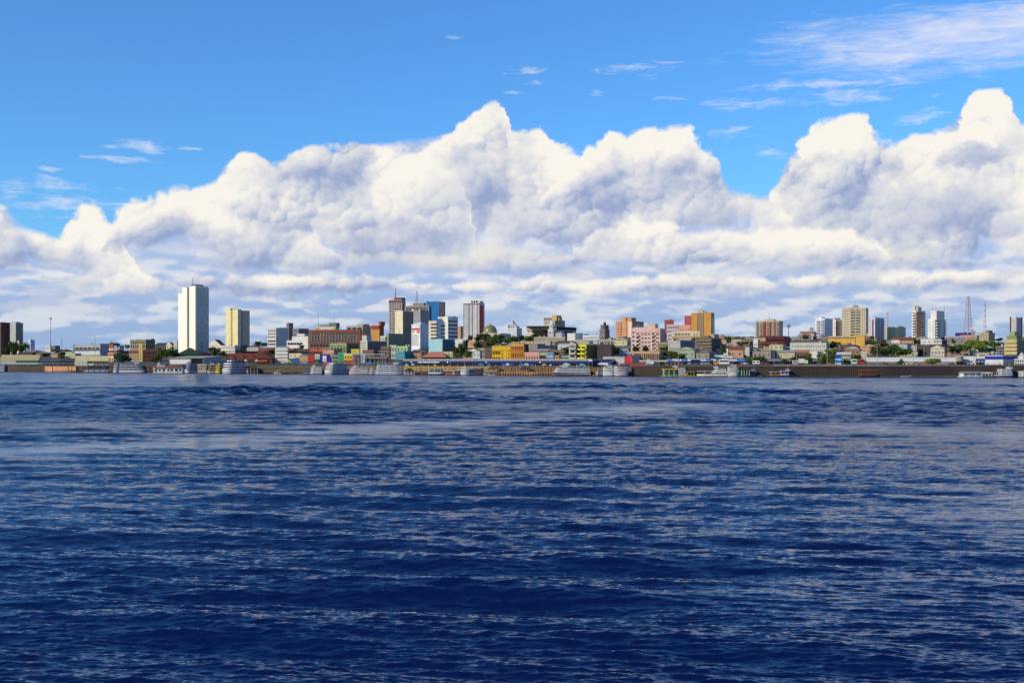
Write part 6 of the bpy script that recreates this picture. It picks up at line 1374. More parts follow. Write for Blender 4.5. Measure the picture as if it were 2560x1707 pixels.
def kiosk_round():
    px = PX('H', 884); d = 16; X, Y = XY(px, d); g = terr(px, d) - .2; s = Y / F / ZS; Zt = lambda zy: zat(PY(zy), Y) - g
    o = thing('stone_kiosk', 'round weathered stone kiosk with flat cap on the right quay', 'kiosk', (X, Y, g))
    m = mat((150, 138, 122), kind='concrete')
    MB().cyl((0, 0, 0), (0, 0, Zt(1215)), 46 * s, 46 * s, 20, m).obj('wall', o)
    MB().cyl((0, 0, Zt(1215) + .003), (0, 0, Zt(1198)), 56 * s, 50 * s, 20, mat((170, 156, 136), kind='concrete')).obj('roof', o)
    for i in range(5):
        a = -pi / 2 + (i - 2) * .5; link('window', win_mesh(1.2, 2.0, m, 2, 'a'), o, (47 * s * cos(a), 47 * s * sin(a), Zt(1310) + .8), a + pi / 2)
kiosk_round()
def blue_kiosk():
    px = PX('G', 920); d = 14; X, Y = XY(px, d); g = terr(px, d) - .2; s = Y / F / ZS; Zt = lambda zy: zat(PY(zy), Y) - g
    o = thing('kiosk_tower', 'slim bright blue advertising tower with white bands on the quay', 'kiosk', (X, Y, g), radians(-18))
    bm = mat((24, 110, 200), kind='cloth')
    MB().box(-36 * s, 36 * s, -3, 3, 0, Zt(1210), bm).obj('body', o)
    for za, zb in ((1240, 1254), (1290, 1310)): MB().box(-38 * s, 38 * s, -3.1, 3.1, Zt(zb), Zt(za), mat((206, 214, 220))).obj('white_band', o)
    MB().gable(-40 * s, 40 * s, -3.4, 3.4, Zt(1210) + .003, 1.2, mat((20, 90, 180)), 'x').obj('roof', o)
blue_kiosk()

# river walls, middle and east
quay(1010, 1250, 2.3, 0, 'lower river wall of dark brown piles below the umbrella landing', (96, 68, 48), 44, (124, 92, 64))
quay(1010, 1250, 4.9, 9, 'upper tan river wall with yellow rail below the crowded market', (136, 112, 84), 20, (190, 160, 60), cap=(206, 160, 60))
quay(1248, 1386, 2.5, 0, 'sunlit tan sheet-pile river wall left of the big ferry', (164, 126, 88), 22, (84, 60, 44), pw=.3)
quay(1248, 1580, 4.9, 8, 'upper brown pile wall above the sunlit sheet piles', (112, 86, 64), 40, (150, 120, 90), cap=(120, 104, 88), pw=.35)
quay(1386, 1580, 2.5, 0, 'brown piled wall behind the ferry and the two bow-on boats', (110, 82, 62), 30, (84, 60, 44), pw=.35)
quay(1580, 1700, 5.9, 0, 'dark gridded quay wall behind the yellow-green floating station', (74, 60, 50), 22, (96, 80, 64), cap=(96, 90, 84), pw=.16, prot=.25)
quay(1700, 1935, 6.0, 0, 'dark gridded quay wall behind the push boats', (60, 50, 46), 40, (84, 70, 58), cap=(110, 104, 102), pw=.16, prot=.25)
quay(1935, 2215, 6.1, 0, 'longest dark quay wall with thin vertical pile lines and pale coping', (54, 44, 42), 52, (82, 68, 58), cap=(130, 122, 122), pw=.16, prot=.25, rail=True)
quay(2215, 2440, 6.1, 0, 'blackened quay wall without pile lines left of the floating cabin', (42, 34, 36), 0, cap=(112, 104, 104), rail=True)
quay(2440, 2720, 6.1, 0, 'blackened quay wall behind the floating cabin and the last riverboats', (46, 38, 38), 0, cap=(90, 82, 80), rail=True)

# ------------------------------------------------------------------ lettering on the white billboard building
def poster_text():
    root, X0, X1, Y0, Y1, hw, hb, Y = BLD['narrow white building with red-lettered billboard wall, blue-windowed side']
    w = X1 - X0; H = hw - hb
    q = MB(); q.box(-w * .46, w * .46, -.2, -.125, 0, H * .07, mat((206, 70, 60))); q.obj('billboard_band', root, (0, Y0, hb + H * .84))
    q = MB(); q.box(0, w * .34, -.2, -.125, 0, H * .07, mat((206, 90, 80))); q.obj('billboard_band', root, (w * .1, Y0, hb + H * .75))
    q = MB(); q.box(0, w * .3, -.2, -.125, 0, H * .07, mat((150, 160, 180))); q.obj('billboard_band', root, (-w * .44, Y0, hb + H * .75))
    for i in range(12):
        q = MB(); L_ = w * (.75 if i % 3 else .55); q.box(0, L_, -.2, -.125, 0, H * .013, mat((120, 120, 126))); q.obj('billboard_line', root, (-w * .42, Y0, hb + H * (.68 - i * .032)))
poster_text()

# ================================================================== BOATS
def outline(L, Bm, bow=.28, stern=.06, n=7, ins=0.0):
    """plan of a hull: pointed, rounded bow at +x, squarish stern"""
    L2, b = L / 2 - ins, Bm / 2 - ins
    top = []
    xb = L2 - L * bow
    for i in range(n + 1):
        t = i / n; top.append((xb + (L2 - xb) * sin(t * pi / 2), b * cos(t * pi / 2) ** .8 if i < n else .05))
    pts = [(-L2, -b * .86), (-L2 + L * stern, -b)] + [(x, -y) for x, y in top] + [(x, y) for x, y in reversed(top[:-1])] + [(-L2 + L * stern, b), (-L2, b * .86)]
    return pts
WB = (222, 222, 220)
def boat_geo(z, x0, x1, zw, head, Bm):
    """place from the two ends seen on the water; the length follows from the heading"""
    pa, pb = PX(z, x0), PX(z, x1); pw = PY(zw); Y = CAMZ * F / (pw - HY)
    h = radians(head); W_ = (pb - pa) * Y / F; k = ((pa + pb) / 2 - 1280) / F
    cl, cb = abs(cos(h) - k * sin(h)), abs(sin(h) + k * cos(h))
    L = (W_ - Bm * .9 * cb) / max(cl, .12)
    L = max(6.0, min(L, 62.0))
    yo = abs(sin(h)) * L / 2 + abs(cos(h)) * Bm / 2
    pm = (pa + pb) / 2
    Y = min(Y + yo, shoreY(pm) - yo - 1.2)
    return ((pm - 1280) / F) * Y, Y, h, L, yo
def boat(z, x0, x1, zt, zw, head, decks, label, Bm=7.5, hull=(206, 206, 204), trim=(40, 70, 150), wall=WB, roof=(196, 200, 204), cat='riverboat', name='riverboat', bowf=.3, group=None, inset=.055, dark=False, open_=False, wheel=True, keel=(70, 40, 36)):
    X, Y, h, L, yo = boat_geo(z, x0, x1, zw, head, Bm)
    Ht = (PY(zw) - PY(zt)) * (Y) / F
    o = thing(name, label, cat, (X, Y, 0), h, group)
    hh = min(2.2, Ht * .2); dk = (Ht - hh - (Ht * .10 if wheel else 0)) / decks
    r = random.Random(int(x0 + zt))
    hm, wm, tm, rm = mat(hull, .4, 'cloth'), mat(wall, .5, 'cloth'), mat(trim, .5, 'cloth'), mat(roof, .6, 'cloth')
    # hull with sheer
    q = MB(); a = outline(L, Bm, bowf); lo = outline(L * .94, Bm * .8, bowf * 1.25)
    vs = [(x, y, -.6) for x, y in lo] + [(x, y, .35) for x, y in [(u * .985, v * .96) for u, v in a]] + [(x, y, hh + (max(0, x / (L / 2)) ** 3) * min(1.3, hh * .6)) for x, y in a]
    n = len(a); fs = [(i, (i + 1) % n, n + (i + 1) % n, n + i) for i in range(n)]
    q.add(vs[:2 * n], fs + [tuple(range(n))[::-1]], mat(keel, .5, 'cloth'))
    q.add(vs[n:], fs + [tuple(range(n, 2 * n))], hm)
    q.obj('hull', o)
    q = MB(); q.prism([(x * 1.004, y * 1.01) for x, y in a], hh * .62, hh * .80, tm); q.obj('rubbing_strake', o)
    z0 = hh
    cwm = mat(r.choice(((120, 120, 130), (96, 104, 124), (150, 146, 140), (90, 84, 88))), .5, 'cloth')  # darkened cabin greys imitate the shade of the open decks
    for k in range(decks):
        f = 1 - inset * k; Lk = L * (f - .03); Bk = Bm * (1 - .03 * k); sh = -L * .02 * k
        slab = [(x + sh, y) for x, y in outline(Lk, Bk, bowf * (1 - .12 * k))]
        z1 = z0 + dk
        dkp = thingpart = MB(); dkp.prism(slab, z1 - .22, z1 - .02, rm if k == decks - 1 else wm)
        D = dkp.obj('deck', o)
        cabin = [(x * .78 + sh - L * .02, y * .60) for x, y in outline(Lk, Bk, bowf)]
        if not open_:
            q = MB(); q.prism(cabin, z0 + .02, z1 - .223, cwm); cb = q.obj('cabin', D)
            nw = max(3, int(Lk * .62 / 2.4)); ww = 1.1
            for i in range(nw):
                x = sh - L * .02 - Lk * .38 + (Lk * .62) * (i + .5) / nw
                for s_ in (-1, 1):
                    link('window', win_mesh(ww, min(1.3, dk * .5), tm if dark else wm, r.choice((0, 0, 3, 2)), 'w'), cb, (x, s_ * (Bk * .30 + .003), z0 + dk * .52), 0 if s_ < 0 else pi)
            if bowf < .3 or True:
                for y in (-Bk * .2, Bk * .2):
                    link('window', win_mesh(1.2, min(1.1, dk * .45), wm, 0, 'w'), cb, (-Lk * .4 + sh - L * .02 - .02, y, z0 + dk * .55), -pi / 2)
        # bulwark and posts
        q = MB(); ol = slab; nn = len(ol)
        for i in range(nn):
            (xa, ya), (xb_, yb_) = ol[i], ol[(i + 1) % nn]
            l_ = hypot(xb_ - xa, yb_ - ya)
            zz = z0 + .02
            q.add([(xa * .995, ya * .99, zz), (xb_ * .995, yb_ * .99, zz), (xb_ * .995, yb_ * .99, zz + dk * .32), (xa * .995, ya * .99, zz + dk * .32)], [(0, 1, 2, 3)], wm)
            q.add([(xa * .998, ya * .993, zz + dk * .26), (xb_ * .998, yb_ * .993, zz + dk * .26), (xb_ * .998, yb_ * .993, zz + dk * .34), (xa * .998, ya * .993, zz + dk * .34)], [(0, 1, 2, 3)], tm)
        q.obj('railing', D)
        q = MB(); npst = max(3, int(Lk * .75 / 3.2))
        for i in range(npst):
            x = sh - Lk * .46 + Lk * .72 * i / (npst - 1)
            for s_ in (-1, 1): q.box(x - .09, x + .09, s_ * Bk * .48 - .09, s_ * Bk * .48 + .09, z0 + .02, z1 - .223, wm)
        q.obj('deck_posts', D)
        z0 = z1
    if wheel:
        wh = Ht * .10 + .4
        q = MB(); x0w = L * .10; q.box(x0w, x0w + min(4, L * .16), -Bm * .25, Bm * .25, z0 - .01, z0 + wh * .8, wm); q.box(x0w - .4, x0w + min(4, L * .16) + .6, -Bm * .3, Bm * .3, z0 + wh * .8 + .003, z0 + wh * .8 + .2, rm); wb = q.obj('wheelhouse', o)
        link('window', win_mesh(1.6, wh * .4, wm, 0, 'w'), wb, (x0w + min(4, L * .16) + .003, 0, z0 + wh * .45), pi / 2)
        link('window', win_mesh(1.6, wh * .4, wm, 0, 'w'), wb, (x0w + 1.6, -Bm * .25 - .003, z0 + wh * .45), 0)
        q = MB(); q.cyl((x0w + 1, 0, z0 + wh * .8), (x0w + 1, 0, z0 + wh * .8 + 2.2), .08, .05, 5, mat((206, 206, 206), kind='plain')); q.obj('mast', o)
        if L > 18:
            q = MB(); tk = mat((60, 110, 180)); q.cyl((-L * .18, 0, z0), (-L * .18, 0, z0 + 1.1), .8, .7, 10, tk); q.obj('water_tank', o)
    return o
def raft(z, x0, x1, zt, zw, label, wall, roof, trim, base=(90, 70, 50), windows=6, name='floating_house', cat='floating house', gable=False, open_=False, Bm=8, cover=(0, 1), group=None, wcol=None):
    pa, pb = PX(z, x0), PX(z, x1); Y = min(CAMZ * F / (PY(zw) - HY) + Bm / 2, shoreY((pa + pb) / 2) - Bm / 2 - 1.2)
    X = ((pa + pb) / 2 - 1280) / F * Y; W_ = (pb - pa) * Y / F; H = (PY(zw) - PY(zt)) * Y / F
    o = thing(name, label, cat, (X, Y, 0), 0, group)
    q = MB(); q.box(-W_ / 2, W_ / 2, -Bm / 2, Bm / 2, -.5, .55, mat(base, kind='concrete')); q.obj('float', o)
    n = int(W_ / 1.6)
    q = MB()
    for i in range(n):
        x = -W_ / 2 + W_ * (i + .5) / n; q.box(x - .35, x + .35, -Bm / 2 - .15, -Bm / 2 - .003, .1, .6, mat(trim, kind='cloth'))
    q.obj('fender_strip', o)
    xa, xb_ = -W_ / 2 + W_ * cover[0] + .5, -W_ / 2 + W_ * cover[1] - .5
    rt = H * (.3 if gable else .12)
    if not open_:
        q = MB(); q.box(xa + .4, xb_ - .4, -Bm / 2 + 1.6, Bm / 2 - .6, .553, H - rt, mat(wall)); w_ = q.obj('wall', o)
        for i in range(windows):
            x = xa + .4 + (xb_ - xa - .8) * (i + .5) / windows
            link('window', win_mesh((xb_ - xa) / windows * .5, min(1.6, H * .35), mat(wcol or wall), 0 if i % 2 else 3, 'w'), o, (x, -Bm / 2 + 1.597, H * .5), 0)
    q = MB()
    if gable: q.gable(xa, xb_, -Bm / 2 + .3, Bm / 2, H - rt + .003, rt, mat(roof, kind='roof'), 'x')
    else: q.box(xa, xb_, -Bm / 2 + .3, Bm / 2, H - rt + .003, H, mat(roof, kind='roof'))
    q.obj('roof', o)
    m_ = max(4, int((xb_ - xa) / 4))
    for i in range(m_):
        q = MB(); x = xa + .3 + (xb_ - xa - .6) * i / (m_ - 1); q.box(x - .12, x + .12, -Bm / 2 + .4, -Bm / 2 + .65, .553, H - rt, mat(trim if open_ else (214, 214, 210))); q.obj('post', o)
    return o
def canoe(z, x0, x1, zw, label, rgb, head=0, canopy_rgb=None, group='small craft on the river', top=None):
    X, Y, h, L, yo = boat_geo(z, x0, x1, zw, head, 1.8)
    o = thing('motor_canoe', label, 'boat', (X, Y, 0), h, group)
    a = outline(L, 1.9, .45); lo = outline(L * .85, 1.1, .45); n = len(a); q = MB(); m = mat(rgb, .5, 'cloth')
    ins = [(x * .95, y * .8) for x, y in a]
    q.add([(x, y, -.2) for x, y in lo] + [(x, y, .75 + .35 * max(0, x / L * 2) ** 2) for x, y in a] + [(x, y, .55) for x, y in ins],
          [(i, (i + 1) % n, n + (i + 1) % n, n + i) for i in range(n)] + [(n + i, n + (i + 1) % n, 2 * n + (i + 1) % n, 2 * n + i) for i in range(n)] + [tuple(range(2 * n, 3 * n))], m)
    q.obj('hull', o)
    q = MB(); q.box(-.3 - L * .47, .3 - L * .47, -.3, .3, .5, 1.3, mat((50, 50, 56))); q.obj('outboard_motor', o)
    if canopy_rgb:
        t = top or 2.3; q = MB(); q.box(-L * .3, L * .15, -.95, .95, t - .2, t, mat(canopy_rgb)); q.obj('canopy', o)
        for x in (-L * .28, L * .13):
            for y in (-.85, .85): q = MB(); q.box(x - .06, x + .06, y - .06, y + .06, .6, t - .203, mat((200, 200, 200))); q.obj('post', o)
    return o

# west
boat('A', -90, 103, 1303, 1405, 180, 3, 'white passenger boat with small round ports cut by the left edge', trim=(60, 90, 160))
raft('A', 940, 1482, 1330, 1416, 'long dark floating dock with a yellow-brown roof and open stalls', (150, 110, 60), (110, 84, 56), (84, 60, 44), (46, 32, 28), 8, 'floating_dock', 'floating dock', Bm=7, open_=True)
boat('A', 1108, 1428, 1278, 1388, 180, 4, 'white riverboat with lilac stripes rising behind the dark floating dock', trim=(120, 110, 170), bowf=.4)
boat('A', 1478, 1630, 1290, 1410, 205, 3, 'grey-white riverboat stern with dark door, left of the foam trail', trim=(110, 130, 160), wall=(190, 198, 206), inset=.04)
boat('B', -110, 250, 1282, 1412, -14, 3, 'three-decked grey-white riverboat in shade with a pointed bow, behind the foam trail', trim=(90, 100, 140), wall=(176, 178, 188), bowf=.4, dark=True)
boat('B', 366, 505, 1275, 1395, 170, 3, 'small white launch with stacked roofs peeping over the orange-roofed restaurant', Bm=5, trim=(150, 150, 160))
raft('B', 335, 735, 1340, 1430, 'floating restaurant with a long orange roof and yellow zigzag edge', (222, 222, 216), (206, 96, 60), (206, 176, 60), (150, 110, 40), 7, 'floating_restaurant', 'floating restaurant', wcol=(60, 120, 160))
boat('B', 728, 918, 1285, 1424, 215, 4, 'blue-shaded riverboat right of the orange-roofed restaurant', wall=(150, 160, 196), trim=(60, 70, 140), Bm=7, dark=True)
boat('B', 540, 760, 1298, 1408, 8, 2, 'dark lilac riverboat with small flags behind the orange-roofed restaurant', wall=(120, 110, 150), trim=(150, 60, 70), dark=True)
raft('B', 915, 1050, 1302, 1418, 'cream two-storey floating house in the gap before the yellow-bowed boat', (206, 196, 160), (206, 200, 180), (150, 120, 90), windows=4)
boat('B', 1040, 1182, 1296, 1416, 190, 3, 'tan and brown riverboat with cream roof beside the yellow-bowed boat', wall=(176, 150, 110), trim=(120, 80, 50), Bm=6)
boat('B', 1158, 1236, 1292, 1412, 250, 3, 'narrow yellow-bowed boat squeezed against the big blue-roofed boat', wall=(220, 196, 60), trim=(206, 170, 40), hull=(214, 190, 70), Bm=5)
boat('B', 1222, 1560, 1246, 1421, 228, 4, 'big white riverboat with royal blue roof and blue-shaded side', roof=(30, 60, 170), trim=(40, 60, 160), Bm=11, inset=.02, bowf=.16)
raft('B', 1560, 1720, 1345, 1418, 'brown shaded floating shed right of the blue-roofed riverboat', (96, 70, 60), (110, 84, 70), (70, 50, 44), windows=5)
# centre
boat('C', 704, 884, 1326, 1433, 180, 3, 'white three-decked riverboat left of the square-fronted white boat', trim=(160, 160, 170), inset=.05)
boat('C', 882, 1218, 1290, 1434, 222, 4, 'white square-fronted riverboat with long blue-shaded side', trim=(70, 60, 150), roof=(206, 206, 210), Bm=9.5, inset=.02, bowf=.16, dark=True)
boat('C', 1208, 1486, 1335, 1440, 180, 3, 'white and pinkish curved riverboat with rows of oval windows', wall=(228, 216, 218), trim=(196, 130, 140), bowf=.42)
boat('C', 1466, 1604, 1368, 1438, 168, 2, 'small grey-white boat between the pinkish one and the white and blue one', wall=(196, 198, 206), trim=(120, 120, 140), Bm=5)
boat('C', 1575, 1960, 1284, 1437, -6, 4, 'large white riverboat with sky-blue stripes and a swept bow', trim=(60, 140, 206), bowf=.44, Bm=8.5)
raft('D', 252, 416, 1388, 1449, 'small floating platform with orange edge and two white sheds', (210, 208, 200), (60, 56, 54), (206, 120, 50), (120, 84, 50), 3, 'floating_platform', 'floating platform', Bm=6)
boat('D', 575, 806, 1368, 1450, -4, 1, 'low white motor launch with black hull and bold black numbers', hull=(40, 40, 44), trim=(50, 50, 54), Bm=4.5, wheel=False, bowf=.5, keel=(30, 30, 34))
boat('D', 806, 905, 1388, 1446, 170, 1, 'small brown-red launch right of the numbered launch', wall=(170, 90, 80), hull=(120, 60, 54), trim=(206, 120, 90), Bm=4)
boat('D', 905, 1016, 1382, 1446, 20, 1, 'small tan launch left of the white rounded bow', wall=(206, 180, 150), hull=(120, 100, 90), trim=(90, 80, 76), Bm=4)
boat('D', 1008, 1130, 1346, 1444, 235, 3, 'white rounded riverboat bow in front of two dark blue boats', trim=(150, 150, 150), Bm=6)
boat('D', 1098, 1215, 1352, 1446, 10, 2, 'dark blue riverboat, left one of the dark blue pair', wall=(60, 76, 120), trim=(160, 170, 190), hull=(40, 50, 80), Bm=6, dark=True)
boat('D', 1190, 1314, 1354, 1446, -12, 2, 'dark blue riverboat with brown roof, right one of the dark blue pair', wall=(70, 80, 116), trim=(130, 80, 70), roof=(130, 96, 80), hull=(36, 40, 66), Bm=6, dark=True)
canoe('D', 1362, 1468, 1456, 'little white speedboat alone on the water in front of the sheet piles', (226, 224, 216), 4, (206, 200, 190), top=2.2)
boat('E', 552, 1004, 1312, 1440, 180, 3, 'long white ferry with rows of dark windows and a red cabin amidships', trim=(150, 156, 170), Bm=9, bowf=.12, inset=.03, hull=(60, 60, 66))
raft('E', 570, 1135, 1428, 1456, 'long flat black barge lying in front of the white ferry', (60, 60, 60), (60, 58, 60), (50, 46, 46), (36, 34, 36), 0, 'barge', 'barge', open_=True, cover=(.48, .56), Bm=6)
raft('E', 1000, 1190, 1335, 1450, 'open rusty work barge with tall yellow posts beside the ferry', (110, 80, 70), (120, 90, 90), (206, 170, 50), (60, 46, 40), 0, 'work_barge', 'barge', open_=True, Bm=5)
boat('E', 1194, 1344, 1326, 1460, 258, 4, 'white boat seen bow-on with sky-blue patches on its tiers', trim=(60, 140, 200), Bm=7.5, inset=.06)
boat('E', 1350, 1512, 1300, 1456, 283, 4, 'white boat seen bow-on with a red roof and red stripes', trim=(170, 40, 50), roof=(200, 60, 60), Bm=8.2, inset=.05, keel=(120, 30, 36))
raft('F', 258, 722, 1368, 1474, 'yellow and green floating fuel station with striped edge', (120, 170, 120), (226, 186, 36), (206, 186, 40), (60, 110, 50), 8, 'floating_station', 'floating station', cover=(.06, .56), Bm=8, wcol=(40, 100, 80))
raft('F', 560, 716, 1374, 1440, 'teal open wing at the right end of the fuel station', (60, 110, 110), (150, 150, 130), (206, 196, 60), (60, 90, 60), 5, 'floating_station', 'floating station', Bm=5, open_=True)
boat('F', 415, 592, 1288, 1420, 184, 4, 'small white and red boat top rising behind the yellow roof of the fuel station', Bm=5, trim=(190, 60, 60), inset=.14)
boat('F', 728, 1152, 1398, 1472, 180, 1, 'long low white push boat hull with yellow deck cargo', trim=(206, 180, 40), hull=(206, 208, 206), Bm=6, bowf=.4, wheel=False, keel=(30, 36, 40), open_=True)
boat('F', 925, 1150, 1336, 1458, 176, 3, 'tiered white superstructure boat with pale green decks behind the long hull', trim=(150, 190, 170), Bm=6, inset=.16)
boat('F', 1150, 1278, 1322, 1466, 262, 4, 'white round-tiered boat seen end-on, left of the green stern', trim=(190, 200, 190), Bm=6.6, inset=.04)
raft('F', 1250, 1300, 1370, 1464, 'narrow green float shed wedged beside the round-tiered boat', (36, 110, 90), (60, 130, 110), (40, 80, 60), windows=2, Bm=5)
raft('F', 1294, 1428, 1374, 1466, 'dark green square boat stern with open black doorway', (20, 92, 66), (40, 110, 84), (30, 70, 56), (30, 40, 40), 3, 'workboat', 'workboat', Bm=9)
boat('F', 1422, 1500, 1384, 1464, 20, 2, 'dark little tug right of the green stern', wall=(70, 74, 90), hull=(30, 34, 44), trim=(140, 140, 150), Bm=4, dark=True)
canoe('F', 1503, 1580, 1468, 'blunt tan river scow between the tug and the dark canoe', (190, 150, 110), 0)
boat('G', 20, 130, 1400, 1464, 180, 1, 'dark workboat loaded with tan sacks against the gridded quay', wall=(170, 130, 80), hull=(30, 28, 34), trim=(60, 50, 44), Bm=4, wheel=False, keel=(30, 20, 20))
boat('G', 150, 296, 1380, 1466, 0, 1, 'black-hulled launch with small lilac-white wheelhouse', wall=(190, 180, 206), hull=(26, 26, 36), trim=(60, 50, 90), Bm=4, keel=(30, 20, 30))
boat('G', 1168, 1482, 1384, 1478, 5, 1, 'long dark boat with orange awning and a bright blue tarpaulin at its bow', wall=(96, 60, 50), roof=(190, 84, 60), hull=(40, 28, 30), trim=(150, 80, 60), Bm=5, wheel=False, open_=True, keel=(40, 26, 26))
raft('H', 886, 1160, 1404, 1478, 'white floating cabin with grey gabled roof in front of the blackened quay', (222, 222, 214), (150, 140, 136), (110, 170, 190), (150, 190, 200), 4, 'floating_cabin', 'floating cabin', gable=True, Bm=8)
raft('H', 1140, 1296, 1412, 1478, 'smaller floating cabin with pale roof attached right of the white one', (196, 190, 176), (206, 200, 190), (90, 110, 130), (60, 50, 46), 3, 'floating_cabin', 'floating cabin', gable=True, Bm=6)
boat('H', 1366, 1606, 1352, 1476, -4, 3, 'white riverboat with bright blue bands and a brown hull near the right edge', trim=(60, 150, 200), hull=(110, 60, 50), Bm=7, bowf=.4, keel=(60, 30, 30))
boat('H', 1650, 1830, 1380, 1472, 0, 3, 'white riverboat cut by the right edge of the picture', trim=(150, 150, 160), Bm=7)
for z_, x0_, x1_, w_, lb, c_ in (('C', 10, 100, 1427, 'dark canoe drawn up at the left end of the pile wall', (50, 44, 46)), ('C', 110, 190, 1429, 'dark grey canoe second along the pile wall', (70, 66, 70)), ('C', 256, 318, 1430, 'white-sided canoe moored below the green panels', (206, 206, 206)), ('C', 330, 430, 1432, 'long black canoe right of the white-sided canoe', (36, 32, 40)), ('C', 440, 520, 1432, 'brown canoe nearest the three-decked white riverboat', (110, 70, 54)),
                              ('D', 420, 500, 1448, 'dark brown canoe left of the numbered launch', (66, 46, 40)), ('D', 500, 572, 1449, 'reddish canoe touching the stern of the numbered launch', (150, 70, 60)), ('G', 330, 400, 1470, 'grey canoe alone before the gridded quay', (90, 84, 84)), ('H', 140, 230, 1478, 'tiny pale canoe before the blackened quay', (190, 186, 180))):
    canoe(z_, x0_, x1_, w_, lb, c_, random.Random(x0_).choice((0, 180)) + random.Random(x0_).uniform(-12, 12), (200, 196, 190) if x0_ in (256,) else None)

for a_ in (('B', 660, 742, 1372, 1420, 200, 1, 'low green-hulled launch between the restaurant and the blue-shaded boat', (40, 110, 80)), ('B', 1556, 1640, 1372, 1420, 190, 2, 'small orange-hulled launch right of the blue-roofed riverboat', (206, 110, 50)), ('C', 640, 712, 1392, 1432, 10, 1, 'small blue launch at the left of the three-decked white riverboat', (40, 90, 170)),
           ('C', 1390, 1478, 1362, 1436, 160, 2, 'small teal-hulled launch tucked before the pinkish riverboat stern', (40, 130, 140)), ('C', 1530, 1600, 1384, 1438, 15, 1, 'small red launch before the grey-white boat', (180, 50, 46)), ('D', 1290, 1352, 1404, 1450, 175, 1, 'small yellow-hulled launch right of the dark blue pair', (206, 170, 50)), ('E', 1120, 1200, 1380, 1452, 20, 2, 'small grey launch with a blue hull left of the bow-on white boat', (50, 80, 140)), ('H', 1290, 1372, 1404, 1476, 185, 1, 'small maroon launch between the cabins and the blue-banded riverboat', (110, 40, 44))):
    boat(*a_[:8], hull=a_[8], trim=a_[8], Bm=3.6, wheel=False, wall=(196, 192, 184), roof=tuple(min(220, c + 60) for c in a_[8]))
# foam trail of the leaving boat
def foam():
    m, t, p = base_mat('foam')
    p.inputs['Base Color'].default_value = (.75, .8, .85, 1); p.inputs['Roughness'].default_value = .8
    q = MB(); r = random.Random(2)
    for i in range(900):
        px = r.uniform(280, 345); py = 930.2 + r.gauss(0, .22)
        Y = CAMZ * F / (py - HY); X = (px - 1280) / F * Y; s_ = r.uniform(.2, .9)
        a = r.uniform(0, 6.28); pts = [(X + s_ * 1.6 * cos(a + k * 1.256), Y + s_ * sin(a + k * 1.256) * 1.3, .25 + r.uniform(0, .5)) for k in range(5)]
        o = len(q.v); q.v += pts; q.f.append(tuple(range(o, o + 5))); q.mi.append(q.m(m))
    o = q.obj('foam'); o['kind'] = 'stuff'
foam()

# ================================================================== MASTS AND LAMPS
def lattice_mesh(h, w0, w1, cols, nseg, name='lattice'):
    q = MB()
    for i in range(nseg):
        z0, z1 = h * i / nseg, h * (i + 1) / nseg
        a, b_ = w0 + (w1 - w0) * i / nseg, w0 + (w1 - w0) * (i + 1) / nseg
        m = mat(cols[i * len(cols) // nseg] if len(cols) <= nseg else cols[0], kind='plain') if len(cols) > 0 else None
        m = mat(cols[i % len(cols)], kind='plain')
        c0 = [(-a, -a), (a, -a), (a, a), (-a, a)]; c1 = [(-b_, -b_), (b_, -b_), (b_, b_), (-b_, b_)]
        t = max(.09, w0 * .055)
        for k in range(4):
            q.cyl((*c0[k], z0), (*c1[k], z1), t, t, 4, m)
            q.cyl((*c0[k], z0), (*c1[(k + 1) % 4], z1), t * .6, t * .6, 3, m); q.cyl((*c0[(k + 1) % 4], z0), (*c1[k], z1), t * .6, t * .6, 3, m)
            q.cyl((*c1[k], z1), (*c1[(k + 1) % 4], z1), t * .6, t * .6, 3, m)
    return q.mesh(name)
def mast(z, x, zt, zb, label, cols, w0=1.5, w1=.4, nseg=14, d=None, pole=False, r=.35, dish=(), crown=False, cat='mast', name='lattice_mast'):
    px = PX(z, x); d = d if d is not None else d_of(px, PY(zb)); X, Y = XY(px, d); g = terr(px, d) - .5; h = zat(PY(zt), Y) - g
    o = thing(name, label, cat, (X, Y, g))
    if pole:
        q = MB(); n = len(cols) * 3
        for i in range(n): q.cyl((0, 0, h * i / n), (0, 0, h * (i + 1) / n), r * (1 - .5 * i / n), r * (1 - .5 * (i + 1) / n), 8, mat(cols[i % len(cols)], kind='plain'))
        q.obj('pole', o)
    else:
        link('lattice', lattice_mesh(h, w0, w1, cols, nseg), o, (0, 0, 0), .4)
    if crown:
        q = MB(); m = mat((170, 160, 156), kind='plain')
        for i in range(6):
            a = i * pi / 3; q.box(1.5 * cos(a) - .25, 1.5 * cos(a) + .25, 1.5 * sin(a) - .25, 1.5 * sin(a) + .25, h - 3.2, h + .4, m)
            q.cyl((0, 0, h - 2), (1.5 * cos(a), 1.5 * sin(a), h - 2), .12, .12, 4, m)
        q.obj('antenna_ring', o)
    for zz, s_ in dish:
        q = MB(); q.cyl((s_ * (w1 + .5), -1.0, 0), (s_ * (w1 + .5), -.6, 0), .9, .8, 12, mat((222, 222, 222), kind='plain')); q.obj('dish', o, (0, 0, zat(PY(zz), Y) - g))
    return o
mast('A', 662, 700, 1090, 'tall pale telecom pole with a ring of antennas on the left skyline', ((186, 176, 170), (160, 130, 126)), pole=True, r=.75, crown=True, name='telecom_pole')
mast('A', 806, 962, 1110, 'short greyish lattice mast right of the tall telecom pole', ((120, 116, 120),), .9, .6, 8)
mast('A', 1243, 930, 1060, 'thin aerial pole above the pale grey office block', ((120, 120, 124),), pole=True, r=.25, name='aerial_pole', d=140)
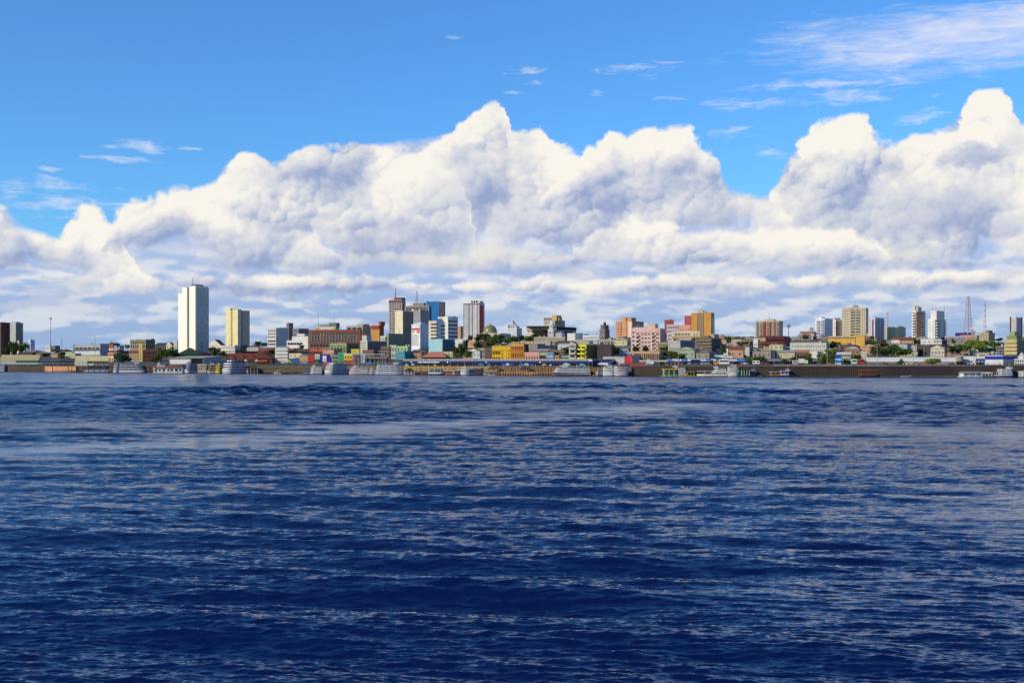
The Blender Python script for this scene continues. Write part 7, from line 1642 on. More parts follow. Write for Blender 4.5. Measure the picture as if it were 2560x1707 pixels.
mast('G', 268, 790, 985, 'grey telecom pole with small dish right of the brick and white tower', ((110, 112, 116),), pole=True, r=.45, crown=True, name='telecom_pole')
mast('G', 570, 832, 975, 'white cylinder-topped telecom pole left of the white apartment towers', ((222, 222, 220),), pole=True, r=.5, crown=True, name='telecom_pole')
mast('G', 1562, 622, 900, 'thin red and white lattice mast with a white dish behind the yellow-cream block', ((206, 90, 80), (226, 220, 220)), .8, .35, 16, d=560, dish=((636, -1),))
mast('H', 995, 425, 930, 'largest lattice mast, wide-footed grey and pinkish, on the right skyline', ((150, 146, 156), (190, 150, 150)), 3.4, .7, 13, d=420, dish=((468, 0), (790, 1)))
mast('H', 1215, 485, 900, 'slender red and white lattice mast above the tan old block', ((190, 80, 84), (206, 196, 196)), 1.3, .22, 16, d=460)
mast('H', 1062, 872, 960, 'short grey aerial right of the foot of the largest lattice mast', ((140, 130, 130),), pole=True, r=.35, crown=True, name='telecom_pole', d=400)
# masts standing on roofs
def roof_lattice(lbl, u, v, h, w, cols, zb=0.0):
    root, X0, X1, Y0, Y1, hw, hb, Y = BLD[lbl]
    link('lattice_mast', lattice_mesh(h, w, w * .25, cols, 12), root, (X0 + (X1 - X0) * u, Y0 + (Y1 - Y0) * v, hw + zb), .3)
roof_lattice('broad concrete tower with vertical fins on top and a tall lattice mast', .44, .4, 20, 1.9, ((150, 146, 150), (180, 176, 176)), 3)
roof_lattice('brown-topped tower with a dense grid of dark windows and two lattice masts', .38, .5, 17, 1.1, ((190, 140, 136), (206, 196, 190)), 2)
for i, (z_, x_, t_, b_, lb) in enumerate((('D', 443, 1105, 1300, 'lamp post right of the teal corner house'), ('D', 866, 1100, 1300, 'lamp post before the dark trees beside the terracotta pavilion'), ('D', 1050, 1060, 1300, 'tall lamp post left of the salmon pink house'), ('E', 118, 1180, 1300, 'lamp post left of the pink arcade house'), ('E', 1172, 1160, 1310, 'lamp post in front of the big shade-toned blank-walled block'), ('F', 205, 1110, 1310, 'lamp post before the colonnaded ruin'), ('F', 505, 1150, 1310, 'lamp post before the grey warehouse'),
        ('G', 80, 1040, 1330, 'tall lamp post left of the cream grey-gabled house'), ('G', 372, 1120, 1330, 'lamp post in the tree before the darker lettered hall'), ('G', 775, 1110, 1330, 'lamp post right of the darker lettered hall'), ('G', 1322, 1080, 1330, 'lamp post at the left end of the long grey shed'), ('G', 1428, 1050, 1330, 'tall lamp post left of the small palms'), ('H', 275, 1180, 1335, 'lamp post left of the round green tree'), ('H', 418, 1060, 1335, 'tall lamp post left of the round quay tree and close to it'), ('H', 702, 1170, 1335, 'lamp post midway along the long grey shed'), ('H', 1096, 1180, 1335, 'lamp post left of the blue-banded hall'), ('H', 1355, 1150, 1335, 'lamp post before the blue-banded hall'))):
    px = PX(z_, x_); d = 6; X, Y = XY(px, d); g = terr(px, d) - .1; h = zat(PY(t_), Y) - g; h = min(h, 13.5)
    o = thing('street_lamp', lb, 'street lamp', (X, Y, g), 0, 'street lamps along the river front')
    q = MB(); m = mat((150, 148, 146), kind='plain'); q.cyl((0, 0, 0), (0, 0, h), .17, .1, 8, m); q.obj('pole', o)
    q = MB(); q.cyl((-1.2, 0, h), (1.2, 0, h), .07, .07, 5, m); q.obj('arm', o)
    for s_ in (-1, 1): q = MB(); q.box(s_ * 1.2 - .4, s_ * 1.2 + .4, -.2, .2, h - .1, h + .12, mat((206, 206, 200), kind='plain')); q.obj('lamp_head', o)

# ================================================================== TENTS, VEHICLES
def tarp(z, x0, x1, zt, zb, label, rgb, name='market_tent', cat='tent', d=5, umb=False, dp=4.0):
    pa, pb = PX(z, x0), PX(z, x1); pm = (pa + pb) / 2; X, Y = XY(pm, d); w = (pb - pa) / F * Y; g = terr(pm, d) if d > 10.5 or pm > 1590 else 2.35
    g = max(g, 2.3); zt_, zb_ = zat(PY(zt), Y) - g, zat(PY(zb), Y) - g
    zb_ = max(zb_, 1.2); zt_ = max(zt_, zb_ + .8)
    o = thing(name, label, cat, (X, Y, g), 0)
    m = mat(rgb, .6, 'cloth'); q = MB()
    if umb:
        n = 10; vs = [(0, 0, zt_)] + [(w / 2 * cos(2 * pi * i / n), w / 2 * sin(2 * pi * i / n), zb_ - (.12 if i % 2 else 0)) for i in range(n)]
        q.add(vs, [(0, 1 + i, 1 + (i + 1) % n) for i in range(n)], m); q.obj('canopy', o)
        q = MB(); q.cyl((0, 0, 0), (0, 0, zt_ - .05), .07, .07, 6, mat((150, 140, 130), kind='plain')); q.obj('pole', o)
    else:
        q.hip(-w / 2, w / 2, -dp / 2, dp / 2, zb_, zt_ - zb_, m); q.obj('roof', o)
        q = MB(); q.box(-w / 2, w / 2, -dp / 2 - .06, -dp / 2, zb_ - .5, zb_ - .003, m); q.obj('valance', o)
        for x in (-w / 2 + .2, w / 2 - .2):
            for y in (-dp / 2 + .2, dp / 2 - .2): q = MB(); q.box(x - .06, x + .06, y - .06, y + .06, 0, zb_ - .003, mat((140, 140, 140))); q.obj('post', o)
for a in (('D', 1222, 1312, 1296, 1312, 'sky-blue tent, leftmost of the tents above the sheet piles', (40, 120, 210)), ('D', 1344, 1396, 1300, 1318, 'small blue tent beside the pitched brown stall', (40, 130, 206)), ('D', 1538, 1592, 1296, 1314, 'blue tent touching the white and violet tents', (40, 110, 200)), ('D', 1590, 1642, 1290, 1314, 'white tent between the blue tent and the violet one', (206, 206, 220)), ('D', 1640, 1696, 1294, 1312, 'violet-blue tent right of the white tent', (66, 60, 190)),
          ('D', 1360, 1530, 1338, 1368, 'brown pitched thatched stall on the lower landing', (96, 76, 60)), ('D', 268, 330, 1322, 1340, 'lime green stall awning right of the swept-bow riverboat', (130, 190, 110)), ('E', -20, 20, 1294, 1312, 'violet tent at the left of the small blue kiosks row', (70, 66, 190)), ('E', 108, 152, 1300, 1316, 'light blue tent left of the white and green van stall', (50, 130, 206)), ('E', 155, 222, 1292, 1310, 'white and green van-like stall on the landing', (206, 216, 200)), ('E', 246, 282, 1302, 1318, 'tiny blue tent left of the orange stall', (50, 130, 206)), ('E', 384, 452, 1296, 1314, 'orange stall behind the brown pile wall', (226, 130, 50)), ('E', 100, 262, 1345, 1372, 'dark brown shelter leaning on the pile wall', (80, 62, 50)), ('E', 1000, 1050, 1236, 1262, 'pale pointed tent left of the navy-roofed shed', (206, 216, 222)),
          ('E', 660, 760, 1294, 1310, 'pale blue tent roof behind the white ferry', (190, 206, 222)), ('E', 870, 950, 1298, 1316, 'turquoise tent roof above the ferry stern', (90, 190, 190)),
          ('C', 1442, 1512, 1276, 1296, 'bright blue tarpaulin tent above the white and blue riverboat', (40, 130, 226)), ('C', 1238, 1302, 1276, 1300, 'orange-red tent right of the square-fronted boat', (206, 96, 70)), ('C', 476, 570, 1246, 1272, 'blue tarpaulin stall left of the tan boxy shop', (40, 90, 190)), ('C', 590, 676, 1276, 1290, 'white and blue awning stall under the tan boxy shop', (120, 160, 206)), ('C', 880, 970, 1276, 1300, 'red stall roofs over the square-fronted riverboat', (200, 80, 66)), ('C', 385, 470, 1255, 1280, 'pale lime stall roof left of the blue tarpaulin stall', (176, 196, 120)),
          ('F', -20, 80, 1296, 1320, 'red market canopy row at the head of the dark quay', (206, 56, 54)), ('G', 770, 830, 1284, 1300, 'small red-brown tiled shelter left of the blue kiosk tower', (176, 84, 60)), ('H', 340, 452, 1296, 1316, 'long low red-pink canopy left of the round quay tree', (196, 90, 90)), ('H', 168, 300, 1304, 1318, 'low yellow canopy on the right quay', (206, 170, 60))):
    tarp(*a, d=(14 if PX(a[0], a[1]) < 1250 and a[0] == 'C' else 11.5 if PX(a[0], a[1]) < 1590 and a[3] < 1330 else 4 if PX(a[0], a[1]) < 1590 else 12))
for a in (('D', 268, 326, 1303, 1318, 'white market umbrella above the lime green awning', (222, 220, 210)), ('D', 346, 412, 1298, 1316, 'second white market umbrella right of the lime green awning', (216, 214, 204)), ('B', 1512, 1570, 1243, 1266, 'cream parasol in front of the middle market gable', (232, 210, 150)), ('B', 1652, 1716, 1243, 1266, 'cream parasol in front of the right market gable', (228, 206, 146)), ('C', -8, 30, 1243, 1266, 'cream parasol under the largest market gable', (226, 204, 150)), ('C', 396, 440, 1262, 1282, 'yellow-green parasol on the river-front terrace', (190, 200, 110)), ('D', 640, 690, 1308, 1322, 'pale parasol in the crowd below the lettered gallery', (214, 200, 180)), ('E', 480, 530, 1310, 1325, 'white parasol right of the orange stall', (222, 222, 222))):
    tarp(*a, name='parasol', cat='parasol', d=11.5, umb=True)
def vehicle(z, x0, x1, zb, label, rgb, kindv='car', d=5):
    pa, pb = PX(z, x0), PX(z, x1); pm = (pa + pb) / 2; X, Y = XY(pm, d); L = (pb - pa) / F * Y; g = terr(pm, d) + (.9 if pm > 1590 else .1)
    an = -.35 if pm < 1600 else -.2
    o = thing({'car': 'parked_car', 'bus': 'bus', 'truck': 'box_truck', 'van': 'van'}[kindv], label, {'car': 'car', 'bus': 'bus', 'truck': 'truck', 'van': 'van'}[kindv], (X, Y, g), an, 'vehicles on the quay road')
    m = mat(rgb, .3, 'cloth'); w = 1.8; q = MB()
    if kindv == 'car':
        L = min(max(L, 4), 5.5); q.box(-L / 2, L / 2, -w / 2, w / 2, .35, .95, m); q.obj('body', o)
        q = MB(); q.prism([(-L * .32, -w * .45), (L * .22, -w * .45), (L * .22, w * .45), (-L * .32, w * .45)], .953, 1.5, GL[0], [(-L * .22, -w * .38), (L * .1, -w * .38), (L * .1, w * .38), (-L * .22, w * .38)]); q.box(-L * .22, L * .1, -w * .38, w * .38, 1.503, 1.56, m); q.obj('cabin', o)
    elif kindv in ('bus', 'van'):
        H = 3.1 if kindv == 'bus' else 2.4; q.box(-L / 2, L / 2, -1.2, 1.2, .4, H, m); q.obj('body', o)
        q = MB(); q.box(-L / 2 + .4, L / 2 - .3, -1.23, -1.203, H * .5, H * .8, GL[0]); q.obj('window_strip', o); q = MB(); q.box(L / 2 + .003, L / 2 + .04, -1, 1, H * .4, H * .85, GL[0]); q.obj('windscreen', o)
    else:
        q.box(-L / 2, L / 2 - 2, -1.2, 1.2, .9, 3.5, m); q.obj('cargo_box', o); q = MB(); q.box(L / 2 - 1.9, L / 2, -1.1, 1.1, .5, 2.6, mat((206, 206, 206), .4)); q.obj('cab', o); q = MB(); q.box(L / 2 + .003, L / 2 + .04, -1, 1, 1.5, 2.4, GL[0]); q.obj('windscreen', o)
    wz = .42
    for x in (-L * .32, L * .32):
        for s_ in (-1, 1):
            q = MB(); q.cyl((x, s_ * .85 - .15, wz), (x, s_ * .85 + .15, wz), .42, .42, 12, mat((24, 24, 26), kind='plain')); q.obj('wheel', o)
for a in (('G', 398, 520, 1320, 'white box truck parked in front of the darker lettered hall', (216, 206, 190), 'truck'), ('G', 320, 388, 1320, 'white van parked left of the white box truck', (206, 206, 210), 'van'), ('G', 140, 218, 1325, 'dark grey car behind the gridded quay coping', (90, 90, 100), 'car'), ('G', 1090, 1162, 1330, 'white and green bus stopped left of the red bus', (206, 216, 200), 'bus'), ('G', 1186, 1256, 1326, 'red bus right of the white and green bus', (190, 60, 60), 'bus'),
          ('F', 1472, 1516, 1322, 'white van, left one of two below the leafy street tree', (222, 222, 220), 'van'), ('F', 1516, 1562, 1322, 'white van, right one of two below the leafy street tree', (226, 226, 226), 'van'), ('F', 1620, 1668, 1322, 'red car before the darker lettered hall', (196, 50, 46), 'car'), ('F', 668, 790, 1335, 'navy blue bus under the lettered fruit hall', (40, 56, 120), 'bus'), ('F', 962, 1018, 1326, 'orange van under the lettered fruit hall', (226, 160, 90), 'van'), ('F', 1030, 1166, 1326, 'long white bus right of the orange van', (222, 222, 216), 'bus'), ('F', 1350, 1390, 1335, 'white car near the round-tiered boat', (220, 220, 220), 'car'), ('F', 1290, 1335, 1330, 'dark red car left of the white car by the round-tiered boat', (130, 40, 50), 'car'),
          ('F', 90, 180, 1322, 'billboard-sided white truck near the red canopies', (190, 190, 210), 'truck'), ('H', 160, 222, 1330, 'white car on the right quay near the yellow canopy', (220, 220, 214), 'car'), ('H', 300, 340, 1330, 'silver car on the right quay near the pink canopy', (170, 170, 176), 'car'), ('H', 1010, 1060, 1335, 'white car in front of the navy shop front', (226, 226, 226), 'car'), ('B', 1090, 1136, 1290, 'white pickup on the port quay left of the blue-roofed riverboat', (222, 222, 222), 'van'), ('B', 1180, 1222, 1290, 'cream van on the port quay touching the blue-roofed riverboat', (222, 214, 190), 'van'), ('B', 1030, 1072, 1290, 'dark car on the port quay', (60, 60, 70), 'car')):
    vehicle(*a)
# roadside hoarding
px = PX('F', 133); X, Y = XY(px, 8); g = terr(px, 8); o = thing('hoarding', 'framed lilac and white hoarding on the quay beside the red canopies', 'hoarding', (X, Y, g))
MB().box(-2.7, 2.7, -.1, .1, 1.0, 3.2, mat((190, 190, 214))).obj('panel', o); MB().box(-2.85, 2.85, -.05, .15, .9, 3.35, mat((120, 120, 130))).obj('frame', o)
for x in (-2, 2): MB().box(x - .1, x + .1, .16, .3, 0, 3, mat((90, 90, 90))).obj('post', o)

# ================================================================== PEOPLE on the landing (a few pixels each)
def person_mesh(seed, shirt, trousers, skin):
    r = random.Random(seed)
    J = {'pel': (0, 0, .95, .15), 'che': (0, 0, 1.3, .18), 'nek': (0, 0, 1.5, .07), 'hed': (0, -.02, 1.66, .115), 'lk': (.11, .04, .5, .085), 'lf': (.13, -.05, .06, .06), 'rk': (-.11, -.1, .5, .085), 'rf': (-.13, .05, .06, .06), 'le': (.3, .05, 1.15, .055), 'lh': (.33, -.12, .92, .045), 're': (-.3, .05, 1.15, .055), 'rh': (-.32, -.05, .9, .045), 'ls': (.19, 0, 1.42, .08), 'rs': (-.19, 0, 1.42, .08)}
    E = (('pel', 'che'), ('che', 'nek'), ('nek', 'hed'), ('pel', 'lk'), ('lk', 'lf'), ('pel', 'rk'), ('rk', 'rf'), ('che', 'ls'), ('ls', 'le'), ('le', 'lh'), ('che', 'rs'), ('rs', 're'), ('re', 'rh'))
    me = bpy.data.meshes.new('p'); k = list(J); me.from_pydata([J[i][:3] for i in k], [(k.index(a), k.index(b)) for a, b in E], [])
    o = bpy.data.objects.new('p', me); COL.objects.link(o); mod = o.modifiers.new('s', 'SKIN')
    for i, n in enumerate(k): me.skin_vertices[0].data[i].radius = (J[n][3], J[n][3])
    me.skin_vertices[0].data[0].use_root = True
    o.modifiers.new('u', 'SUBSURF').levels = 1
    dg = bpy.context.evaluated_depsgraph_get(); out = bpy.data.meshes.new_from_object(o.evaluated_get(dg)); bpy.data.objects.remove(o)
    out.name = 'body'; out.materials.clear()
    for c in (shirt, trousers, skin): out.materials.append(mat(c, kind='plain'))
    for p in out.polygons:
        z = p.center.z; p.material_index = 2 if (z > 1.5 or (abs(p.center.x) > .26 and z < 1.12)) else (0 if z > .95 else 1); p.use_smooth = True
    return out
SH = (((200, 60, 50), 'red'), ((226, 226, 220), 'white'), ((60, 90, 170), 'blue'), ((226, 190, 60), 'yellow'), ((60, 60, 66), 'black'), ((110, 160, 90), 'green'))
PM = [person_mesh(i, c, ((40, 44, 60), (90, 80, 66), (60, 60, 60))[i % 3], (130, 84, 60)) for i, (c, n) in enumerate(SH)]
def crowd():
    r = random.Random(11)
    for (a, b_, d0, d1, w) in ((1015, 1110, 10.8, 14, 'on the landing under the gallery lettering'), (1120, 1240, 10.8, 14, 'on the landing between the lettering and the blue tents'), (1250, 1385, 10.8, 14, 'behind the brown pile wall'), (900, 1010, 11.5, 14, 'above the white riverboats'), (420, 560, 3, 7, 'on the port quay')):
        for i in range(6):
            px, d = r.uniform(a, b_), r.uniform(d0, d1); X, Y = XY(px, d)
            o = bpy.data.objects.new('person', PM[i]); COL.objects.link(o); o.location = (X, Y, terr(px, d)); o.rotation_euler = (0, 0, r.uniform(0, 6.28))
            o['label'] = 'person in a %s shirt standing %s' % (SH[i][1], w); o['category'] = 'person'; o['group'] = 'people standing along the river front'
crowd()

# ================================================================== BIRDS
def bird(z, x, y, Yd, span, label):
    px, py = PX(z, x), PY(y); X = (px - 1280) / F * Yd; Z = zat(py, Yd)
    m = mat((36, 34, 38), kind='plain'); q = MB(); s_ = span / 2
    q.cyl((0, -.3, 0), (0, .3, 0), .09, .05, 6, m); q.obj
    vs = []; fs = []
    for sx in (-1, 1):
        o = len(vs); vs += [(0, -.15, .03), (0, .15, .03), (sx * s_ * .5, .08, s_ * .22), (sx * s_ * .5, -.16, s_ * .22), (sx * s_, .1, s_ * .05), (0, -.15, -.03), (0, .15, -.03), (sx * s_ * .5, .08, s_ * .19), (sx * s_ * .5, -.16, s_ * .19)]
        fs += [(o, o + 1, o + 2, o + 3), (o + 3, o + 2, o + 4), (o + 5, o + 8, o + 7, o + 6), (o + 8, o + 4, o + 7)]
    q.add(vs, fs, m); o = q.obj('bird', None, (X, Yd, Z), .5)
    o['label'] = label; o['category'] = 'bird'; o['group'] = 'birds in the sky'
bird('B', 1540, 452, 520, 2.6, 'largest bird, wings spread, gliding above the cream-yellow tower')
bird('C', 1340, 130, 500, .9, 'tiny dark bird high between the spired building and the twin-mast tower')
bird('F', 532, 340, 500, .8, 'tiny dark bird high above the crimson blank tower')
bird('F', 600, 430, 520, .8, 'tiny dark bird just left above the tall ochre tower')
bird('H', 1352, 790, 500, .9, 'tiny dark bird left of the striped arched tower at far right')

# ================================================================== TREES
TL = [('A', 130, 235, 985, 1170, 0, 'tree at the right foot of the dark brown tower'), ('A', 40, 150, 1080, 1200, 1, 'dark tree low against the dark brown tower'), ('A', 228, 330, 1040, 1160, 0, 'tree below the cream church tower'), ('A', 270, 400, 1018, 1130, 2, 'sunlit olive tree right of the cream church tower'), ('A', 150, 232, 1090, 1210, 1, 'dark tree at the left end of the port roofs'),
      ('A', 780, 860, 1150, 1205, 1, 'low dark tree before the arcaded warehouse'), ('A', 1480, 1574, 1030, 1068, 1, 'flat round tree alone on the hilltop skyline'), ('A', 1636, 1700, 1045, 1110, 0, 'bushy tree left of the old stone palace'), ('A', 1515, 1700, 1155, 1290, 1, 'big round dark tree before the cream customs building'), ('A', 1330, 1410, 1180, 1230, 0, 'small tree behind the pale yellow roof'),
      ('B', 380, 470, 1085, 1240, 0, 'tree right of the dark red customs warehouse'), ('B', 440, 560, 1090, 1230, 2, 'lighter tree second from the dark red customs warehouse'), ('B', 530, 660, 1090, 1215, 0, 'tree touching the left foot of the tallest tower'), ('B', 300, 420, 1205, 1280, 1, 'dark bushy tree low before the customs warehouse'), ('B', 1095, 1172, 1112, 1215, 1, 'tree before the cathedral front'), ('B', 1170, 1275, 1140, 1220, 1, 'wide tree right of the one before the cathedral front'), ('B', 600, 660, 1150, 1220, 1, 'small dark tree between the lighter tree and the green gable'),
      ('C', 560, 640, 1060, 1110, 1, 'dark tree below the white modern office'), ('C', 1690, 1740, 950, 1010, 1, 'small dark tree right of the mint house'), ('C', -20, 60, 1010, 1075, 1, 'tree left of the pale apartment block'), ('C', 60, 150, 1020, 1080, 0, 'tree touching the left side of the pale apartment block'), ('C', 1120, 1220, 1030, 1060, 0, 'treetop above the green three-storey house'),
      ('D', 600, 700, 1070, 1150, 1, 'dark tree between the billboard building and the light blue wall'), ('D', 640, 700, 1085, 1160, 1, 'second dark tree beside the light blue wall'), ('D', 905, 985, 1065, 1225, 1, 'tall dark tree right of the dark navy side wall'), ('D', 960, 1060, 1020, 1200, 0, 'tree in front of the long plain white wall'), ('D', 1020, 1112, 990, 1150, 1, 'tree above the salmon pink house'), ('D', 925, 1000, 1150, 1225, 2, 'bright low bush tree right of the terracotta pavilion'), ('D', 1090, 1170, 930, 1010, 1, 'tree at the foot of the white and red tower'),
      ('D', 1195, 1330, 905, 1010, 1, 'leftmost of the dark hill trees under the theatre'), ('D', 1270, 1400, 905, 1030, 1, 'dark hill tree directly under the theatre dome'), ('D', 1370, 1500, 920, 1050, 0, 'hill tree right of the theatre dome'), ('D', 1440, 1570, 915, 1040, 1, 'dark hill tree beneath the right end of the theatre base'), ('D', 1330, 1440, 1000, 1075, 0, 'lower hill tree left of the yellow palace top'), ('D', 1560, 1680, 960, 1040, 0, 'hill tree below the white ornate building'), ('D', 1640, 1760, 940, 1010, 1, 'dark hill tree right of the one below the white ornate building'), ('D', 1170, 1260, 960, 1030, 1, 'dark tree touching the maroon house roof'),
      ('E', 60, 170, 925, 1010, 1, 'dark tree right of the white ornate building'), ('E', 140, 290, 935, 1015, 0, 'wide tree below the pinkish chapel gable'), ('E', 255, 330, 900, 985, 0, 'tree before the dark red chapel roof'), ('E', 330, 420, 900, 960, 0, 'olive tree touching the dark red chapel roof'), ('E', -20, 90, 960, 1030, 1, 'dark tree above the orange-brown house'), ('E', 1235, 1350, 955, 995, 1, 'low tree right of the stone tower'), ('E', 1345, 1440, 965, 1000, 0, 'low tree at the foot of the orange apartment block'), ('E', 1420, 1550, 950, 1000, 0, 'greenery between the orange and pink apartment blocks'), ('E', 1560, 1680, 1070, 1160, 1, 'dark bushes at the foot of the pink apartments'), ('E', 530, 640, 1150, 1200, 1, 'small tree above the ochre kiosk'),
      ('F', 20, 130, 1070, 1150, 1, 'palm-like dark tree at the foot of the pink apartments, right of the bushes'), ('F', 400, 600, 1165, 1235, 0, 'shrubby tree row left of the small white three-window house'), ('F', 665, 760, 965, 1080, 1, 'dark tree left of the hillside tenement'), ('F', 980, 1060, 990, 1110, 1, 'dark tree climbing the tenement side'), ('F', 1120, 1200, 940, 1040, 1, 'dark tree, leftmost on the ridge right of the ochre tower'), ('F', 1185, 1300, 950, 1025, 0, 'round ridge tree second right of the ochre tower'), ('F', 1280, 1400, 958, 1030, 1, 'ridge tree third right of the ochre tower'), ('F', 1050, 1130, 1040, 1190, 1, 'dark creeper-clad tree beside the narrow brown wall'), ('F', 1395, 1600, 1185, 1310, 0, 'big leafy street tree between the two lettered halls'), ('F', 930, 1040, 1258, 1320, 1, 'dark tree covering letters of the fruit hall'), ('F', 250, 330, 1275, 1320, 1, 'small tree at the head of the quay'),
      ('G', 310, 480, 1180, 1300, 0, 'street tree covering letters of the darker hall'), ('G', 440, 580, 1175, 1290, 0, 'second street tree before the darker hall, beside the white cube house'), ('G', 170, 260, 1240, 1320, 1, 'small dark tree before the darker lettered hall'), ('G', 660, 790, 1165, 1290, 2, 'bright leafy tree right of the white cube house'), ('G', 760, 880, 1180, 1300, 0, 'leafy tree left of the blue kiosk tower'), ('G', 640, 710, 1280, 1320, 2, 'small bright shrub before the darker lettered hall end'), ('G', 1060, 1220, 1170, 1300, 0, 'large tree right of the blue kiosk tower'), ('G', 980, 1070, 1240, 1320, 2, 'small bright tree touching the blue kiosk tower'), ('G', 1140, 1280, 1240, 1320, 0, 'lower tree before the stepped cream house'), ('G', 436, 545, 935, 985, 1, 'flat dark tree on the ridge left of the white telecom pole'), ('G', 585, 650, 945, 980, 1, 'small ridge tree right of the white telecom pole'),
      ('G', 1265, 1340, 1000, 1100, 1, 'dark tree right of the egg-yellow warehouse'), ('G', 1340, 1460, 1050, 1180, 0, 'tree below the lilac-white tower'), ('G', 1380, 1560, 985, 1090, 0, 'broad tree at the foot of the lilac-white tower'), ('G', 1460, 1620, 1100, 1200, 1, 'large dark tree in the wooded slope, left side'), ('G', 1570, 1690, 1050, 1190, 1, 'tallest dark tree of the wooded slope'), ('G', 1640, 1780, 1110, 1200, 0, 'tree of the wooded slope behind the long shed'), ('G', 1490, 1560, 1280, 1325, 0, 'small palm-like tree on the right quay'),
      ('H', 70, 220, 968, 1025, 0, 'tree at the foot of the yellow-cream block'), ('H', -20, 70, 1070, 1200, 1, 'dark tree at the left of the wooded slope under the brick-red gable'), ('H', 100, 260, 1090, 1200, 0, 'broad tree left of the weathered white house'), ('H', 75, 165, 1240, 1325, 0, 'thin yellowish tree on the right quay'), ('H', 450, 615, 1220, 1325, 2, 'round bright green tree alone on the right quay'), ('H', 725, 830, 1290, 1330, 0, 'low shrubs left of the round stone kiosk'), ('H', 1095, 1190, 1280, 1335, 1, 'small dark tree in front of the navy shop front'), ('H', 720, 850, 1060, 1180, 1, 'dark tree left of the big leafy tree'), ('H', 820, 930, 1050, 1175, 0, 'tree between the dark tree and the big leafy tree'), ('H', 870, 1020, 1036, 1160, 0, 'big leafy tree below the pinkish garage building'), ('H', 1340, 1440, 965, 1010, 1, 'ridge tree right of the tan old block'), ('H', 1270, 1440, 1015, 1120, 0, 'broad tree left of the yellow-beige terraced block'), ('H', 1220, 1340, 1090, 1150, 1, 'dark hedge-like tree behind the orange-walled low house'), ('H', 780, 830, 980, 1040, 1, 'dark tree right of the navy glassy house'), ('H', 1640, 1700, 945, 1010, 1, 'rooftop-high tree at the foot of the striped arched tower'), ('H', 1480, 1530, 1305, 1335, 2, 'small bright bush before the blue-banded hall'), ('H', 1640, 1700, 1285, 1330, 0, 'small tree at the lower right arcade'), ('H', 540, 640, 1070, 1100, 0, 'shrub growing on top of the dark ruin wall')]
for z_, x0_, x1_, t_, b_, k_, lb in TL:
    tree(z_, (x0_, x1_), (t_, b_), lb, k_, yb=(b_ + 40 if b_ < 1270 else 1330), dadd=0)

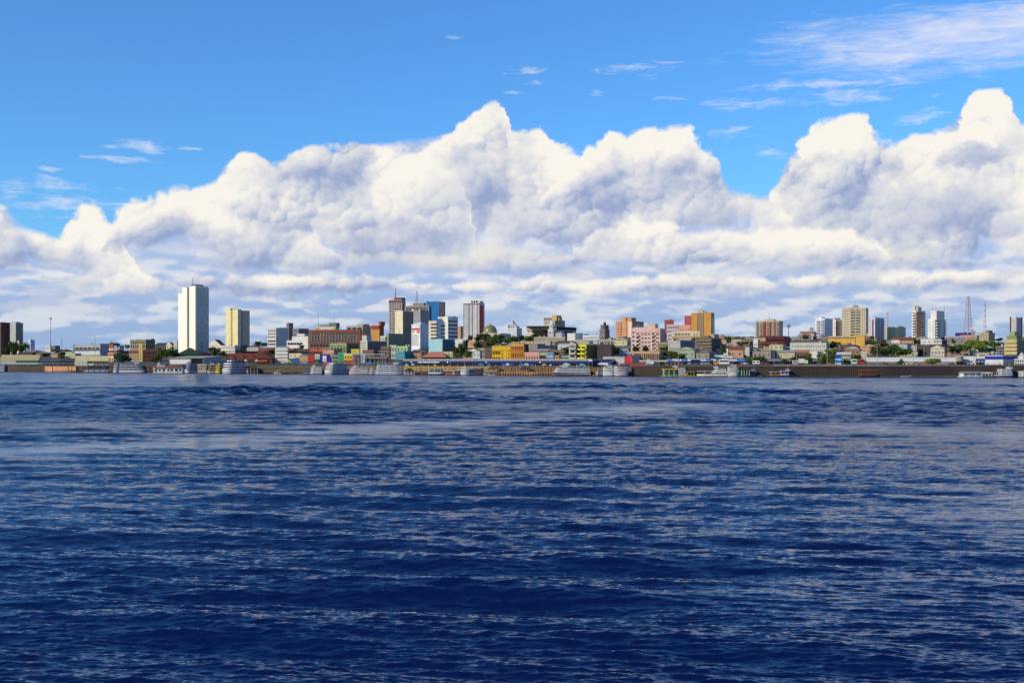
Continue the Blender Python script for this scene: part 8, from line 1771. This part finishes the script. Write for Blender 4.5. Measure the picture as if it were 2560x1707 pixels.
# ================================================================== SMALL HOUSES AND TREES IN THE GAPS OF THE SLOPE
import re
def short(s):
    s = re.split(r',| with | behind | beside | between | below | above | cut by | right of | left of | in front | under | at the | over | joined | touching | rising | along | seen | squeezed | on the | in mid| next to| wedged| without | attached ', s)[0]
    w = s.split()
    return ' '.join(w[:6])
def infill():
    bpy.context.view_layer.update()
    dg = bpy.context.evaluated_depsgraph_get()
    r = random.Random(21)
    marks = [(o, short(o['label'])) for o in COL.objects if o.parent is None and 'label' in o and o['category'] not in ('person', 'bird', 'car', 'boat') and o.location.y > shoreY(1280 + o.location.x / o.location.y * F) + 12]
    names = {}
    for o, s in marks: names[s] = names.get(s, 0) + 1
    marks = [(o, s) for o, s in marks if names[s] == 1]
    cols = (((206, 196, 176), 'cream'), ((186, 176, 160), 'beige'), ((150, 140, 128), 'grey'), ((206, 206, 202), 'white'), ((176, 130, 96), 'tan'), ((196, 150, 120), 'salmon'), ((120, 100, 84), 'brown'), ((170, 186, 190), 'pale blue'), ((190, 190, 140), 'yellowish'), ((150, 168, 140), 'pale green'))
    roofs = (((150, 70, 50), 'rust-red'), ((120, 112, 106), 'dark grey'), ((176, 172, 166), 'pale metal'), ((110, 80, 66), 'brown'), ((186, 100, 70), 'terracotta'))
    used = set(); placed = []; org = Vector((0, 0, CAMZ)); n = 0
    cand = []
    for i in range(2600):
        px = r.uniform(15, 2545); py = r.uniform(848, 897)
        dr = Vector(((px - 1280) / F, 1, (HY - py) / F)).normalized()
        cand.append((py, px, dr))
    cand.sort(reverse=True)
    for py, px, dr in cand:
        if n >= 190: break
        ok, loc, nor, idx, ob, mx = scene.ray_cast(dg, org, dr, distance=4000)
        if not ok or ob.name != 'ground': continue
        k = 1280 + loc.x / loc.y * F; d = loc.y - shoreY(k)
        if d < 42 or d > 1000: continue
        if any(hypot(loc.x - a, (loc.y - b) * .55) < c for a, b, c in placed): continue
        near = sorted(((abs(o.location.x - loc.x) + .6 * abs(o.location.y - loc.y), s, o) for o, s in marks), key=lambda t: t[0])[:3]
        tree_ = r.random() < .50
        w = r.uniform(6.5, 12) * (1 + d / 900); h = r.uniform(3.6, 6.5)
        for _, s, o in near + near:
            a0 = o.location.x / o.location.y * F; rel = 'just left of' if k - 1280 < a0 - 4 else ('just right of' if k - 1280 > a0 + 4 else ('in front of' if loc.y < o.location.y else 'behind'))
            c, cn = r.choice(cols); rc, rn = r.choice(roofs)
            lb = ('%s tree %s the %s' % (r.choice(('small', 'low bushy', 'thin', 'round dark', 'spreading')), rel, s)) if tree_ else ('small %s house, %s roof, %s the %s' % (cn, rn, rel, s))
            if lb not in used and len(lb.split()) <= 16: break
        else: continue
        used.add(lb); g = loc.z - .6
        if tree_:
            o = thing('tree', lb, 'tree', (loc.x, loc.y, g), r.uniform(0, 6), 'trees among the houses of the town')
            hh = h * 1.25; cw = w * .5
            link('trunk', TR[n % 2], o, (0, 0, 0), 0, (cw * .8, cw * .8, hh * .6)); link('crown', CR[(r.choice((0, 0, 1, 1, 2)), r.randrange(3))], o, (0, 0, hh * .58), r.uniform(0, 6), (cw * 1.05, cw * 1.05, hh * .58))
            placed.append((loc.x, loc.y, w * .55))
        else:
            dp = w * .8; a = r.choice((-.3, -.5, -.62)); o = thing('house', lb, 'house', (loc.x, loc.y + dp * .5, g), a, 'small houses on the slope')
            kd = r.choice(('gable', 'gabley', 'flat', 'flat', 'hip')); b = MB(); b.box(-w / 2, w / 2, -dp / 2, dp / 2, -1, h, mat(c, kind='concrete')); b.obj('wall', o)
            rm = mat(rc, kind='roof'); b = MB()
            if kd == 'hip': b.hip(-w / 2 - .5, w / 2 + .5, -dp / 2 - .5, dp / 2 + .5, h + .003, 1.9, rm)
            elif kd == 'flat': b.box(-w / 2 - .3, w / 2 + .3, -dp / 2 - .3, dp / 2 + .3, h + .003, h + .35, rm)
            else: b.gable(-w / 2 - .5, w / 2 + .5, -dp / 2 - .5, dp / 2 + .5, h + .003, 2.0, rm, 'x' if kd == 'gable' else 'y', end=mat(c, kind='concrete'))
            b.obj('roof', o)
            for q in range(2 + n % 3):
                m_ = 2 + n % 3; link('window', win_mesh(1.1, 1.2, mat(c), r.choice((0, 1, 2)), 'w'), o, (-w / 2 + w * (q + .5) / m_, -dp / 2, h * .55), 0)
            link('window', win_mesh(1.1, 1.2, mat(c), 0, 'w'), o, (w / 2, 0, h * .55), pi / 2)
            placed.append((loc.x, loc.y, w * .72))
        n += 1
    print('infill', n)
infill()
